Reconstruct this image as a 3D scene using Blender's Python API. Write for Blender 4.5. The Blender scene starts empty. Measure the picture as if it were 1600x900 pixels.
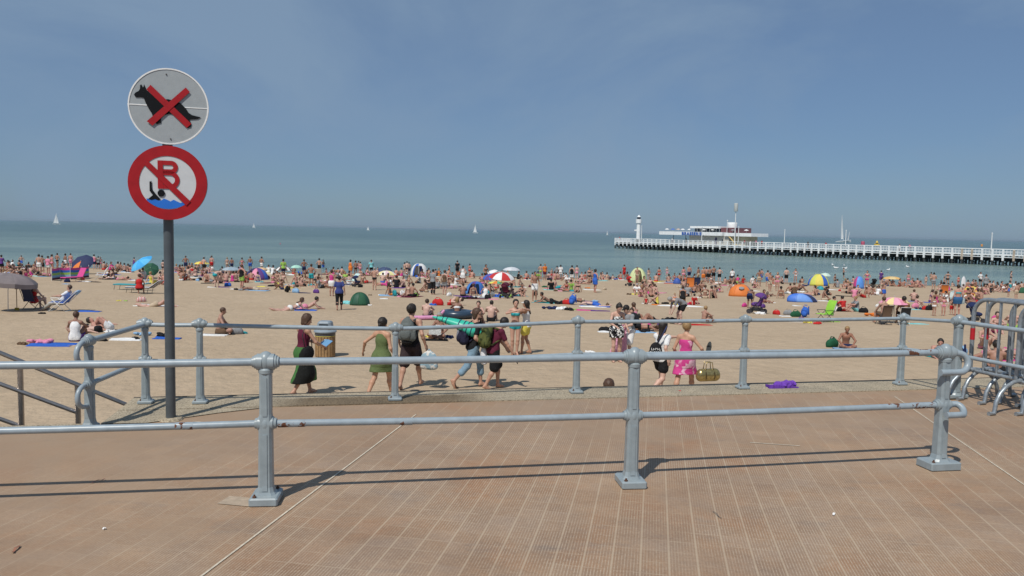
import bpy, bmesh, math, random
import numpy as np
from math import radians as rad, sin, cos, pi, sqrt, atan2, floor
from mathutils import Vector, Matrix, Euler
random.seed(7)
SC = bpy.context.scene
COL = SC.collection

# ---------------------------------------------------------------- camera
F = 1200.0                      # focal length in pixels of the 1600 wide photograph
H = 1.65
cam_d = bpy.data.cameras.new('camera')
cam = bpy.data.objects.new('camera', cam_d)
COL.objects.link(cam)
cam_d.sensor_width = 36.0
cam_d.lens = 36.0 * F / 1600.0
cam_d.clip_start = 0.1
cam_d.clip_end = 60000
RC = (Matrix.Rotation(rad(90 - 4.27), 3, 'X') @ Matrix.Rotation(rad(1.2), 3, 'Z'))
cam.matrix_world = Matrix.Translation((0, 0, H)) @ RC.to_4x4()
SC.camera = cam

# ---------------------------------------------------------------- light
SUN_EL, SUN_AZ = 54.0, 27.0     # shadows run 27 degrees right of straight ahead
w = bpy.data.worlds.new('World'); SC.world = w; w.use_nodes = True
nt = w.node_tree; nt.nodes.clear()
def N(nt, t, **k):
    n = nt.nodes.new(t)
    for a, b in k.items():
        if a.startswith('i_'):
            n.inputs[int(a[2:]) if a[2:].isdigit() else a[2:].replace('_', ' ')].default_value = b
        else: setattr(n, a, b)
    return n
sky = N(nt, 'ShaderNodeTexSky', sky_type='NISHITA', sun_disc=False, sun_elevation=rad(SUN_EL),
        sun_rotation=rad(180 + SUN_AZ), altitude=0, air_density=1.0, dust_density=0.5, ozone_density=2.0)
tc = N(nt, 'ShaderNodeTexCoord')
mp = N(nt, 'ShaderNodeMapping'); mp.inputs['Scale'].default_value = (1.0, 1.0, 2.2); mp.inputs['Rotation'].default_value = (0, rad(-24), 0)
mp.inputs['Location'].default_value = (0.35, 0, 0.1)
n1 = N(nt, 'ShaderNodeTexNoise', i_Scale=2.0, i_Detail=10.0, i_Roughness=0.60, i_Distortion=0.5)
cr = N(nt, 'ShaderNodeMapRange', i_1=0.40, i_2=0.64, i_3=0.50, i_4=1.0)
mx = N(nt, 'ShaderNodeMix', data_type='RGBA')
tint = N(nt, 'ShaderNodeMix', data_type='RGBA', blend_type='MULTIPLY'); tint.inputs[0].default_value = 1.0
tint.inputs[7].default_value = (0.50, 0.67, 0.90, 1)
cl = N(nt, 'ShaderNodeMath', operation='MULTIPLY', i_1=0.85)
mx.inputs[7].default_value = (3.0, 4.3, 6.0, 1)
bg = N(nt, 'ShaderNodeBackground', i_Strength=0.075)
out = N(nt, 'ShaderNodeOutputWorld')
L = nt.links.new
L(tc.outputs['Generated'], mp.inputs[0]); L(mp.outputs[0], n1.inputs['Vector']); L(n1.outputs[0], cr.inputs[0])
L(cr.outputs[0], cl.inputs[0]); L(cl.outputs[0], mx.inputs[0]); L(sky.outputs[0], tint.inputs[6]); L(tint.outputs[2], mx.inputs[6])
L(mx.outputs[2], bg.inputs[0]); L(bg.outputs[0], out.inputs[0])
sd = bpy.data.lights.new('sun', 'SUN'); sd.energy = 3.6; sd.angle = rad(0.6); sd.color = (1.0, 0.955, 0.88)
so = bpy.data.objects.new('sun', sd); COL.objects.link(so)
ldir = Vector((sin(rad(SUN_AZ)) * cos(rad(SUN_EL)), cos(rad(SUN_AZ)) * cos(rad(SUN_EL)), -sin(rad(SUN_EL))))
so.rotation_euler = ldir.to_track_quat('-Z', 'Y').to_euler()
vs = SC.view_settings; vs.view_transform = 'Standard'; vs.look = 'None'; vs.exposure = 0.0; vs.gamma = 1.0
SC.cycles.max_bounces = 5; SC.cycles.diffuse_bounces = 2; SC.cycles.glossy_bounces = 2; SC.cycles.transmission_bounces = 3
SC.cycles.use_denoising = True

# ---------------------------------------------------------------- where a pixel of the photograph lies in the place
def ray(u, v):
    d = RC @ Vector(((u - 800) / F, -(v - 450) / F, -1.0))
    return d.normalized()
def on_z(u, v, z=0.0):
    d = ray(u, v); t = (z - H) / d.z
    return Vector((0, 0, H)) + d * t
def at_y(u, v, Y):
    d = ray(u, v); return Vector((0, 0, H)) + d * (Y / d.y)
SEA = -3.75
def beach_z(x, y):
    return -1.45 - 0.0255 * y + 0.05 * sin(x * 0.21 + 1.3) * sin(y * 0.17) * min(1, max(0, (85 - y) / 40))
def on_beach(u, v):
    z = -2.4
    for _ in range(14):
        p = on_z(u, v, z); z = beach_z(p.x, min(p.y, 89.5))
    if p.y > 89.5: p = at_y(u, v, 89.5); p.z = beach_z(p.x, 89.5); return p
    return Vector((p.x, p.y, z))
def sc_at(p): return F / p.y            # pixels per metre

# ---------------------------------------------------------------- materials
MATS = {}
def srgb(r, g, b):
    f = lambda c: (c / 255 / 12.92) if c <= 10 else ((c / 255 + 0.055) / 1.055) ** 2.4
    return (f(r), f(g), f(b), 1)
def new_mat(name, rough=0.7, col=(0.5, 0.5, 0.5, 1), metal=0.0, spec=0.5):
    m = bpy.data.materials.new(name); m.use_nodes = True
    b = m.node_tree.nodes['Principled BSDF']
    b.inputs['Base Color'].default_value = col; b.inputs['Roughness'].default_value = rough
    b.inputs['Metallic'].default_value = metal; b.inputs['Specular IOR Level'].default_value = spec
    MATS[name] = m
    return m, m.node_tree, b
def ramp(nt, stops):
    r = nt.nodes.new('ShaderNodeValToRGB'); e = r.color_ramp.elements
    e[0].position, e[0].color = stops[0]; e[1].position, e[1].color = stops[-1]
    for p, c in stops[1:-1]:
        x = e.new(p); x.color = c
    return r
def mulc(nt, a, b, fac=1.0, mode='MULTIPLY'):
    m = N(nt, 'ShaderNodeMix', data_type='RGBA', blend_type=mode)
    m.inputs[0].default_value = fac if not hasattr(fac, 'links') else 1
    if hasattr(fac, 'links'): nt.links.new(fac, m.inputs[0])
    for s, i in ((a, 6), (b, 7)):
        if isinstance(s, tuple): m.inputs[i].default_value = s
        else: nt.links.new(s, m.inputs[i])
    return m.outputs[2]
def noise(nt, scale, detail=4.0, rough=0.55, coord='Object', vec=None, sc=(1, 1, 1), dist=0.0):
    n = N(nt, 'ShaderNodeTexNoise', i_Scale=scale, i_Detail=detail, i_Roughness=rough, i_Distortion=dist)
    if vec is None:
        t = N(nt, 'ShaderNodeTexCoord'); vec = t.outputs[coord]
    m = N(nt, 'ShaderNodeMapping'); m.inputs['Scale'].default_value = sc
    nt.links.new(vec, m.inputs[0]); nt.links.new(m.outputs[0], n.inputs['Vector'])
    return n.outputs[0]
def mrange(nt, s, a, b, c=0.0, d=1.0):
    m = N(nt, 'ShaderNodeMapRange', i_1=a, i_2=b, i_3=c, i_4=d); nt.links.new(s, m.inputs[0]); return m.outputs[0]
def bump(nt, b, h, strength=0.4, dist=0.01):
    n = N(nt, 'ShaderNodeBump', i_Strength=strength, i_Distance=dist); nt.links.new(h, n.inputs['Height']); nt.links.new(n.outputs[0], b.inputs['Normal']); return n
def math1(nt, op, a, b=None):
    m = N(nt, 'ShaderNodeMath', operation=op)
    for i, s in enumerate((a, b)):
        if s is None: continue
        if isinstance(s, (int, float)): m.inputs[i].default_value = s
        else: nt.links.new(s, m.inputs[i])
    return m.outputs[0]

# painted / plain materials with a little unevenness
def plain(name, col, rough=0.6, metal=0.0, var=0.12, scale=9.0, spec=0.5):
    if name in MATS: return MATS[name]
    if len(col) == 3: col = (*col, 1)
    m, t, b = new_mat(name, rough, col, metal, spec)
    n = noise(t, scale, 5)
    f = mrange(t, n, 0.3, 0.7, 1 - var, 1 + var * 0.6)
    c = N(t, 'ShaderNodeCombineColor'); [t.links.new(f, c.inputs[i]) for i in range(3)]
    t.links.new(mulc(t, col, c.outputs[0]), b.inputs['Base Color'])
    return m
# colour taken from the object (one material, many colours)
def objcol(name, rough, var, scale, bs=0.0, spec=0.3, sheen=0.0):
    m, t, b = new_mat(name, rough, spec=spec)
    oi = N(t, 'ShaderNodeObjectInfo')
    f = mrange(t, noise(t, scale, 5), 0.3, 0.7, 1 - var, 1 + var * 0.7)
    c = N(t, 'ShaderNodeCombineColor'); [t.links.new(f, c.inputs[i]) for i in range(3)]
    t.links.new(mulc(t, oi.outputs['Color'], c.outputs[0]), b.inputs['Base Color'])
    if bs: bump(t, b, noise(t, 11.0, 3, dist=0.8), bs, 0.03)
    if sheen: b.inputs['Sheen Weight'].default_value = sheen
    return m
M_SKIN = objcol('skin', 0.5, 0.10, 6, spec=0.35)
M_CLOTH = objcol('cloth', 0.85, 0.13, 7, 0.55, 0.15)
M_HAIR = objcol('hair_strands', 0.55, 0.30, 40, 0.5, 0.4)
M_TOWEL = objcol('terry_cloth', 0.95, 0.15, 14, 0.7, 0.05)
def two_tone(name, kind, c2, scale):
    m, t, b = new_mat(name, 0.85, spec=0.15)
    oi = N(t, 'ShaderNodeObjectInfo'); tcd = N(t, 'ShaderNodeTexCoord')
    if kind == 'stripe':
        wv = N(t, 'ShaderNodeTexWave', bands_direction='X', i_Scale=scale); t.links.new(tcd.outputs['Object'], wv.inputs['Vector'])
        f = mrange(t, wv.outputs[1], 0.45, 0.55)
    elif kind == 'stripey':
        wv = N(t, 'ShaderNodeTexWave', bands_direction='Y', i_Scale=scale); t.links.new(tcd.outputs['Object'], wv.inputs['Vector'])
        f = mrange(t, wv.outputs[1], 0.45, 0.55)
    else:
        f = mrange(t, noise(t, scale, 2, 0.4, dist=0.6), 0.5, 0.56)
    t.links.new(mulc(t, oi.outputs['Color'], c2, f, 'MIX'), b.inputs['Base Color'])
    bump(t, b, noise(t, 10.0, 3, dist=0.8), 0.5, 0.03)
    return m
M_FLOR_W = two_tone('floral_print', 'spot', (0.75, 0.75, 0.72, 1), 16)
M_FLOR_P = two_tone('pink_print', 'spot', (0.72, 0.45, 0.55, 1), 7)
M_STRIPE = two_tone('striped_cloth', 'stripe', (0.75, 0.74, 0.7, 1), 5)
M_STRIPE_Y = two_tone('cross_striped_cloth', 'stripey', (0.10, 0.22, 0.40, 1), 3)
M_LEO = two_tone('dark_print', 'spot', (0.03, 0.03, 0.03, 1), 22)

# ---- railing paint, chipped to rust
def paint_mat(name, col, rust=0.62, seed=0.0, nsc=3.2):
    m, t, b = new_mat(name, 0.38, spec=0.5)
    g = N(t, 'ShaderNodeNewGeometry')
    mpn = N(t, 'ShaderNodeMapping'); mpn.inputs['Location'].default_value = (seed, seed, 0); t.links.new(g.outputs['Position'], mpn.inputs[0])
    n = noise(t, nsc, 8, 0.62, vec=mpn.outputs[0]); f = mrange(t, n, rust, rust + 0.012)
    n2 = noise(t, 14, 6, 0.6, vec=g.outputs['Position'])
    base = mulc(t, col, ramp_out(t, n2, [(0.2, (0.78, 0.78, 0.78, 1)), (0.7, (1.06, 1.06, 1.06, 1))]))
    n3 = noise(t, 45, 5, 0.7, vec=g.outputs['Position'])
    chips = mrange(t, n3, 0.735, 0.745)
    base = mulc(t, base, (0.08, 0.05, 0.035, 1), chips, 'MIX')
    rustc = ramp_out(t, noise(t, 30, 6, 0.7, vec=g.outputs['Position']), [(0.3, (0.05, 0.02, 0.012, 1)), (0.7, (0.20, 0.075, 0.035, 1))])
    t.links.new(mulc(t, base, rustc, f, 'MIX'), b.inputs['Base Color'])
    t.links.new(mrange(t, f, 0, 1, 0.36, 0.85), b.inputs['Roughness'])
    bump(t, b, n2, 0.12, 0.004)
    return m
def ramp_out(t, s, stops):
    r = ramp(t, stops); t.links.new(s, r.inputs[0]); return r.outputs[0]
M_RAIL = paint_mat('grey_blue_paint', (0.31, 0.37, 0.41, 1), 0.72)
M_POST = paint_mat('grey_blue_casting', (0.285, 0.335, 0.355, 1), 0.71, 5.0)
M_RUSTY = paint_mat('rusting_paint', (0.31, 0.37, 0.41, 1), 0.53, 9.0, 15.0)
M_STEEL = plain('stainless_steel', (0.42, 0.38, 0.35), 0.3, 0.9, 0.15, 20)
M_GALV = plain('galvanised_tube', (0.36, 0.40, 0.43), 0.42, 0.55, 0.25, 30)
M_POLE = plain('sign_pole_paint', (0.085, 0.10, 0.11), 0.4, 0.1, 0.15, 12)
M_WHITE = plain('white_paint', (0.72, 0.73, 0.72), 0.6, 0, 0.08, 2)

# ---------------------------------------------------------------- mesh helpers
def mesh_from(verts, faces, name, smooth=False, mats=None, fm=None):
    me = bpy.data.meshes.new(name)
    me.from_pydata([tuple(v) for v in verts], [], faces)
    if mats:
        for m in mats: me.materials.append(m)
    if fm is not None: me.polygons.foreach_set('material_index', fm)
    if smooth: me.polygons.foreach_set('use_smooth', [True] * len(me.polygons))
    me.update()
    return me
class MB:
    def __init__(s): s.v = []; s.f = []; s.m = []; s.cur = 0
    def add(s, vs, fs):
        o = len(s.v); s.v += [Vector(p) for p in vs]
        for f in fs: s.f.append([i + o for i in f]); s.m.append(s.cur)
    def box(s, c, size, R=None, bev=0.0):
        hx, hy, hz = [k / 2 for k in size]; R = R or Matrix.Identity(3); c = Vector(c)
        if bev <= 0:
            P = [c + R @ Vector((x * hx, y * hy, z * hz)) for x in (-1, 1) for y in (-1, 1) for z in (-1, 1)]
            s.add(P, [(0, 1, 3, 2), (4, 6, 7, 5), (0, 4, 5, 1), (2, 3, 7, 6), (0, 2, 6, 4), (1, 5, 7, 3)]); return
        b = bev; rings = []
        for z, q in ((-hz, b), (-hz + b, 0), (hz - b, 0), (hz, b)):
            x, y = hx - q, hy - q
            cx, cy = max(x - b, .0001), max(y - b, .0001)
            rings.append([c + R @ Vector(p) for p in ((cx, -y, z), (x, -cy, z), (x, cy, z), (cx, y, z), (-cx, y, z), (-x, cy, z), (-x, -cy, z), (-cx, -y, z))])
        s.loft(rings)
    def loft(s, rings, cap=True, closed=True):
        n = len(rings[0]); vs = [p for r in rings for p in r]; fs = []
        for i in range(len(rings) - 1):
            for j in range(n if closed else n - 1):
                k = (j + 1) % n
                fs.append((i * n + j, i * n + k, (i + 1) * n + k, (i + 1) * n + j))
        if cap and closed:
            fs.append(tuple(range(n - 1, -1, -1))); fs.append(tuple((len(rings) - 1) * n + j for j in range(n)))
        s.add(vs, fs)
    def tube(s, pts, r, n=10, cap=True, flat=1.0):
        pts = [Vector(p) for p in pts]; k = len(pts)
        rr = r if isinstance(r, (list, tuple)) else [r] * k
        t0 = (pts[1] - pts[0]).normalized()
        up = Vector((0, 0, 1)) if abs(t0.z) < 0.95 else Vector((1, 0, 0))
        a = t0.cross(up).normalized(); rings = []
        for i, p in enumerate(pts):
            if i == 0: t = t0
            elif i == k - 1: t = (pts[-1] - pts[-2]).normalized()
            else: t = ((pts[i + 1] - pts[i]).normalized() + (pts[i] - pts[i - 1]).normalized()).normalized()
            a = (a - t * a.dot(t)).normalized(); b = t.cross(a)
            rings.append([p + (a * cos(2 * pi * j / n) + b * sin(2 * pi * j / n) * flat) * rr[i] for j in range(n)])
        s.loft(rings, cap)
    def lathe(s, prof, c=(0, 0, 0), n=16, R=None, sy=1.0, cap=True):
        R = R or Matrix.Identity(3); c = Vector(c)
        s.loft([[c + R @ Vector((r * cos(2 * pi * j / n), r * sy * sin(2 * pi * j / n), z)) for j in range(n)] for r, z in prof], cap)
    def sph(s, c, r, n=12, m=8, R=None):
        rx, ry, rz = r if isinstance(r, (tuple, list)) else (r, r, r); R = R or Matrix.Identity(3); c = Vector(c)
        s.loft([[c + R @ Vector((rx * sin(t) * cos(2 * pi * j / n), ry * sin(t) * sin(2 * pi * j / n), -rz * cos(t))) for j in range(n)]
                for t in [pi * max(.02, min(.98, i / m)) for i in range(m + 1)]])
    def prism(s, poly, thick, M):
        """poly (x, z) in the plane of M, extruded along its y"""
        n = len(poly)
        vs = [M @ Vector((x, 0, z)) for x, z in poly] + [M @ Vector((x, thick, z)) for x, z in poly]
        area = sum(poly[i][0] * poly[(i + 1) % n][1] - poly[(i + 1) % n][0] * poly[i][1] for i in range(n))
        a = list(range(n)); b = [n + i for i in range(n)]
        fs = [tuple(a) if area > 0 else tuple(a[::-1]), tuple(b[::-1]) if area > 0 else tuple(b)]
        for i in range(n):
            j = (i + 1) % n; fs.append((i, n + i, n + j, j) if area > 0 else (j, n + j, n + i, i))
        s.add(vs, fs)
    def build(s, name, mat, parent=None, smooth=False, loc=None, color=None, angle=None):
        mats = mat if isinstance(mat, list) else [mat]
        me = mesh_from(s.v, s.f, name, smooth, mats, s.m)
        if smooth and angle:
            try: me.set_sharp_from_angle(angle=rad(angle))
            except Exception: pass
        return link(name, me, parent, loc, color=color)
def link(name, me, parent=None, loc=None, rotz=None, scale=None, color=None):
    o = bpy.data.objects.new(name, me); COL.objects.link(o)
    if parent: o.parent = parent
    if loc is not None: o.location = loc
    if rotz is not None: o.rotation_euler = (0, 0, rotz)
    if scale is not None: o.scale = (scale,) * 3 if isinstance(scale, (int, float)) else scale
    if color is not None: o.color = color if len(color) == 4 else (*color, 1)
    return o
def tag(o, label=None, cat=None, group=None, kind=None):
    if label: o['label'] = label
    if cat: o['category'] = cat
    if group: o['group'] = group
    if kind: o['kind'] = kind
    return o
def thing(name, loc, label, cat, group=None, rotz=0.0, scale=None):
    return tag(link(name, None, None, loc, rotz, scale), label, cat, group)
def copy_tree(o, parent=None, top=True):
    c = o.copy(); COL.objects.link(c)
    if parent: c.parent = parent
    for ch in list(o.children): copy_tree(ch, c)
    return c
# ================================================================ SETTING
KD = Vector((1, 0.2145, 0)).normalized()         # direction of the quay edge
KN = Vector((-KD.y, KD.x, 0))
def kline(x, base=(-3.5, 7.12)): return base[1] + (x - base[0]) * 0.2145
N1 = Vector((-3.34, 6.17, 0)); N2 = Vector((-3.53, 7.11, 0))
LX = -16.0; RX = 26.0

# promenade paving
def pave_mat():
    m, t, b = new_mat('ribbed_clay_tiles', 0.72, spec=0.3)
    tcd = N(t, 'ShaderNodeTexCoord')
    mpn = N(t, 'ShaderNodeMapping'); mpn.inputs['Rotation'].default_value = (0, 0, rad(10.5)); t.links.new(tcd.outputs['Object'], mpn.inputs[0])
    sp = N(t, 'ShaderNodeSeparateXYZ'); t.links.new(mpn.outputs[0], sp.inputs[0])
    T = 0.142
    def cellf(s, size, off=0.0):
        a = math1(t, 'ADD', s, off); a = math1(t, 'DIVIDE', a, size); return math1(t, 'FRACT', a), math1(t, 'FLOOR', a)
    fx, ix = cellf(sp.outputs[0], T, 0.02 + 100 * T); fy, iy = cellf(sp.outputs[1], T, 100 * T)
    def edge(f, wd):
        d = math1(t, 'ABSOLUTE', math1(t, 'SUBTRACT', f, 0.5)); return mrange(t, d, 0.5 - wd * 1.6, 0.5 - wd * 0.6)
    ex, ey = edge(fx, 0.035), edge(fy, 0.03)
    # tile colour by cell
    cb = N(t, 'ShaderNodeCombineXYZ'); t.links.new(ix, cb.inputs[0]); t.links.new(iy, cb.inputs[1])
    wn = N(t, 'ShaderNodeTexWhiteNoise', noise_dimensions='2D'); t.links.new(cb.outputs[0], wn.inputs['Vector'])
    cell = ramp_out(t, wn.outputs[0], [(0.0, (0.325, 0.214, 0.137, 1)), (0.35, (0.337, 0.225, 0.146, 1)), (0.7, (0.342, 0.232, 0.152, 1)), (1.0, (0.358, 0.246, 0.165, 1))])
    big = noise(t, 0.55, 6, 0.6, vec=tcd.outputs['Object']); mid = noise(t, 2.3, 6, 0.65, vec=tcd.outputs['Object']); fine = noise(t, 55, 4, 0.7, vec=tcd.outputs['Object'])
    c = mulc(t, cell, ramp_out(t, big, [(0.3, (0.80, 0.80, 0.83, 1)), (0.7, (1.17, 1.13, 1.06, 1))]))
    c = mulc(t, c, ramp_out(t, mid, [(0.25, (0.80, 0.79, 0.80, 1)), (0.55, (1, 1, 1, 1)), (0.8, (1.14, 1.14, 1.12, 1))]))
    c = mulc(t, c, ramp_out(t, fine, [(0.25, (0.80, 0.80, 0.80, 1)), (0.75, (1.16, 1.16, 1.16, 1))]))
    hue = noise(t, 1.1, 7, 0.68, vec=tcd.outputs['Object'], dist=0.4)
    c = mulc(t, c, ramp_out(t, hue, [(0.30, (1.10, 0.93, 0.80, 1)), (0.48, (1.0, 1.0, 1.0, 1)), (0.64, (0.92, 0.99, 1.10, 1))]))
    c = mulc(t, c, (0.13, 0.11, 0.105, 1), mrange(t, noise(t, 9.0, 6, 0.75, vec=tcd.outputs['Object'], sc=(0.6, 1.3, 1)), 0.66, 0.72, 0, 0.5), 'MIX')
    c = mulc(t, c, (0.56, 0.50, 0.42, 1), mrange(t, noise(t, 7.0, 7, 0.8, vec=tcd.outputs['Object'], sc=(1.2, 0.7, 1)), 0.69, 0.73, 0, 0.35), 'MIX')
    # dark grime spots of their own shape
    gr = mrange(t, noise(t, 1.25, 9, 0.72, vec=tcd.outputs['Object'], sc=(0.8, 1.6, 1)), 0.56, 0.70, 0, 0.62)
    c = mulc(t, c, (0.17, 0.145, 0.13, 1), gr, 'MIX')
    # sand blown over the left part, hiding joints
    px = N(t, 'ShaderNodeSeparateXYZ'); t.links.new(tcd.outputs['Object'], px.inputs[0])
    sandm = math1(t, 'ADD', mrange(t, px.outputs[0], -3.4, -0.6, 0.32, 0.0), mrange(t, px.outputs[1], 4.0, 6.6, -0.10, 0.13))
    sandm = mrange(t, math1(t, 'ADD', noise(t, 0.9, 7, 0.65, vec=tcd.outputs['Object']), sandm), 0.50, 0.80, 0.0, 0.86)
    inv = math1(t, 'SUBTRACT', 1.0, sandm)
    # ribs
    rib = math1(t, 'FRACT', math1(t, 'MULTIPLY', fx, 9.0)); ribd = mrange(t, math1(t, 'ABSOLUTE', math1(t, 'SUBTRACT', rib, 0.5)), 0.25, 0.42)
    rib2 = math1(t, 'FRACT', math1(t, 'MULTIPLY', fy, 9.0)); ribe = mrange(t, math1(t, 'ABSOLUTE', math1(t, 'SUBTRACT', rib2, 0.5)), 0.3, 0.45)
    wear = math1(t, 'MULTIPLY', mrange(t, noise(t, 0.8, 5, 0.6, vec=tcd.outputs['Object'], sc=(1, 1, 1)), 0.36, 0.58, 0.2, 1.0), mrange(t, noise(t, 26.0, 4, 0.7, vec=tcd.outputs['Object']), 0.40, 0.56, 0.3, 1.15))
    rr = math1(t, 'MULTIPLY', math1(t, 'MULTIPLY', ribd, math1(t, 'SUBTRACT', 1.0, math1(t, 'MULTIPLY', ribe, 0.35))), math1(t, 'MULTIPLY', wear, inv))
    c = mulc(t, c, (0.47, 0.375, 0.275, 1), math1(t, 'MULTIPLY', rr, 0.8), 'MIX')
    jx = math1(t, 'MULTIPLY', ex, mrange(t, mid, 0.3, 0.6, 0.55, 1.0)); jy = math1(t, 'MULTIPLY', ey, mrange(t, noise(t, 3.1, 4, vec=tcd.outputs['Object']), 0.44, 0.64, 0.04, 0.6))
    jj = math1(t, 'MULTIPLY', math1(t, 'MAXIMUM', jx, jy), math1(t, 'MULTIPLY', inv, 0.66))
    c = mulc(t, c, (0.48, 0.38, 0.27, 1), jj, 'MIX')
    c = mulc(t, c, (0.335, 0.238, 0.158, 1), math1(t, 'MULTIPLY', sandm, 0.8), 'MIX')
    t.links.new(c, b.inputs['Base Color'])
    hgt = math1(t, 'ADD', math1(t, 'MULTIPLY', rr, -0.6), math1(t, 'MULTIPLY', fine, 0.5))
    bump(t, b, hgt, 0.35, 0.004)
    return m
mb = MB()
poly = [(LX, kline(LX, (N1.x, N1.y))), (N1.x, N1.y), (N2.x, N2.y), (RX, kline(RX)), (RX, -12), (LX, -12)]
def grid_poly(mbx, poly, z):
    mbx.add([(x, y, z) for x, y in poly], [tuple(range(len(poly)))[::-1]])
grid_poly(mb, poly, 0.0)
prom = mb.build('promenade', pave_mat()); tag(prom, kind='structure')

# long pale expansion joints (filled gaps between slabs of paving)
A_ = Vector((sin(rad(10.5)), cos(rad(10.5)), 0)); B_ = Vector((cos(rad(10.5)), -sin(rad(10.5)), 0))
M_JOINT = plain('joint_mortar', (0.62, 0.54, 0.42), 0.9, 0, 0.25, 30)
mb = MB()
def strip(p, d, l, wd, z=0.004):
    n = Vector((-d.y, d.x, 0)) * wd / 2
    mb.add([Vector((*(p - n).xy, z)), Vector((*(p + d * l - n).xy, z)), Vector((*(p + d * l + n).xy, z)), Vector((*(p + n).xy, z))], [(0, 1, 2, 3)])
q = on_z(650, 648); strip(q - A_ * 9, A_, 9.0, 0.011)
q = on_z(1398, 620); strip(q - A_ * 9, A_, 9.0, 0.011)
q = on_z(1172, 692); strip(q, B_, 0.38, 0.012)
q = on_z(301, 659); strip(q, B_, 0.45, 0.012)
tag(mb.build('paving_joints', M_JOINT), kind='structure')

# kerb of exposed-aggregate concrete along the quay edge
def kerb_mat():
    m, t, b = new_mat('aggregate_concrete', 0.85, spec=0.2)
    g = N(t, 'ShaderNodeTexCoord')
    v = N(t, 'ShaderNodeTexVoronoi', i_Scale=70.0); t.links.new(g.outputs['Object'], v.inputs['Vector'])
    c = ramp_out(t, v.outputs['Distance'], [(0.0, (0.52, 0.46, 0.36, 1)), (0.5, (0.36, 0.31, 0.235, 1)), (0.9, (0.20, 0.17, 0.13, 1))])
    c = mulc(t, c, ramp_out(t, noise(t, 3, 7, 0.65, vec=g.outputs['Object']), [(0.3, (0.78, 0.78, 0.76, 1)), (0.7, (1.2, 1.16, 1.08, 1))]))
    # dark damp stain with a shape of its own
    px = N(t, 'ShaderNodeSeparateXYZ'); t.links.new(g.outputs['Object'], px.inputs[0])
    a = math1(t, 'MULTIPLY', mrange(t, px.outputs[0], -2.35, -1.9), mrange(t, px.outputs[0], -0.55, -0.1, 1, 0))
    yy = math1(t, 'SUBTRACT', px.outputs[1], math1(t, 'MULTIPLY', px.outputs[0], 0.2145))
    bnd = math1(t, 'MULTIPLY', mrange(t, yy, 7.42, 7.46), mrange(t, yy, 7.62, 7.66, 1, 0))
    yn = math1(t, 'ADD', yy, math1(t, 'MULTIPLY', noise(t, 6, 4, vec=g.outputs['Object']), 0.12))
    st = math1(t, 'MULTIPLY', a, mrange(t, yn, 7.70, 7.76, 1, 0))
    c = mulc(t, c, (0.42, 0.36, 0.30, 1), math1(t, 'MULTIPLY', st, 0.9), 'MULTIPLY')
    t.links.new(c, b.inputs['Base Color'])
    bump(t, b, v.outputs['Distance'], 0.5, 0.004)
    return m
M_KERB = kerb_mat()
mb = MB(); KW = 0.50
def seg_box(p, q, inward, wd, z0, z1):
    p, q = Vector(p), Vector(q); n = inward.normalized() * wd
    P = [p, q, q + n, p + n]
    mb.add([(a.x, a.y, z) for z in (z0, z1) for a in P], [(0, 3, 2, 1), (4, 5, 6, 7), (0, 1, 5, 4), (1, 2, 6, 5), (2, 3, 7, 6), (3, 0, 4, 7)])
e_r = Vector((RX, kline(RX), 0)); 
seg_box(e_r, N2, -KN, KW, -0.3, 0.010)
mb2 = mb; 
mb = MB()
NK = N2 - KN * KW
# corner piece by the steps (wider concrete apron round the sign pole)
ap = [N2 - KN * (KW + 0.003) , N1, N1 + KD * 0.35 - KN * 0.02, Vector((-2.55, 6.62, 0)), Vector((-2.2, 6.86, 0))]
ap = [(p.x, p.y) for p in ap]
mb.add([(x, y, 0.007) for x, y in ap], [(0, 1, 2, 3, 4)])
apron = mb.build('corner_apron', M_KERB); tag(apron, kind='structure')
mb = MB()
seg_box(N1 - KD * 0.003, Vector((LX, kline(LX, (N1.x, N1.y)), 0)), -KN, 0.16, -0.3, 0.012)
mb2.v += []; 
k1 = mb2.build('kerb', M_KERB); tag(k1, kind='structure')
k2 = mb.build('kerb', M_KERB); tag(k2, kind='structure')
# dark steel bead on the very edge
mb = MB(); seg_box(e_r + KN * 0.016, N2 + KN * 0.016, -KN, 0.014, -0.05, 0.014)
tag(mb.build('kerb_edge_bead', plain('old_steel_edge', (0.06, 0.055, 0.05), 0.6)), kind='structure')

# quay wall under the promenade
M_WALL = plain('quay_concrete', (0.32, 0.29, 0.24), 0.85, 0, 0.25, 3)
mb = MB()
def wall(p, q): mb.add([(p.x, p.y, -4), (q.x, q.y, -4), (q.x, q.y, -0.02), (p.x, p.y, -0.02)], [(0, 1, 2, 3)])
wall(Vector((RX, kline(RX))), N2); wall(N2, N1); wall(N1, Vector((LX, kline(LX, (N1.x, N1.y)))))
tag(mb.build('quay_wall', M_WALL), 'pale concrete quay wall dropping from promenade to sand', 'wall')

# steps going down to the sand beside the corner
mb = MB()
for i in range(9):
    c = N1 - KD * (3.1 - 0.32 * i) + KN * 0.50; top = -0.16 * (i + 1)
    mb.box((c.x, c.y, (top - 2.2) / 2), (0.32, 0.94, 2.2 + top), Matrix.Rotation(atan2(KD.y, KD.x), 3, 'Z'))
tag(mb.build('beach_steps', M_WALL), 'concrete steps leading down from the promenade to the sand', 'steps')

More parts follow.
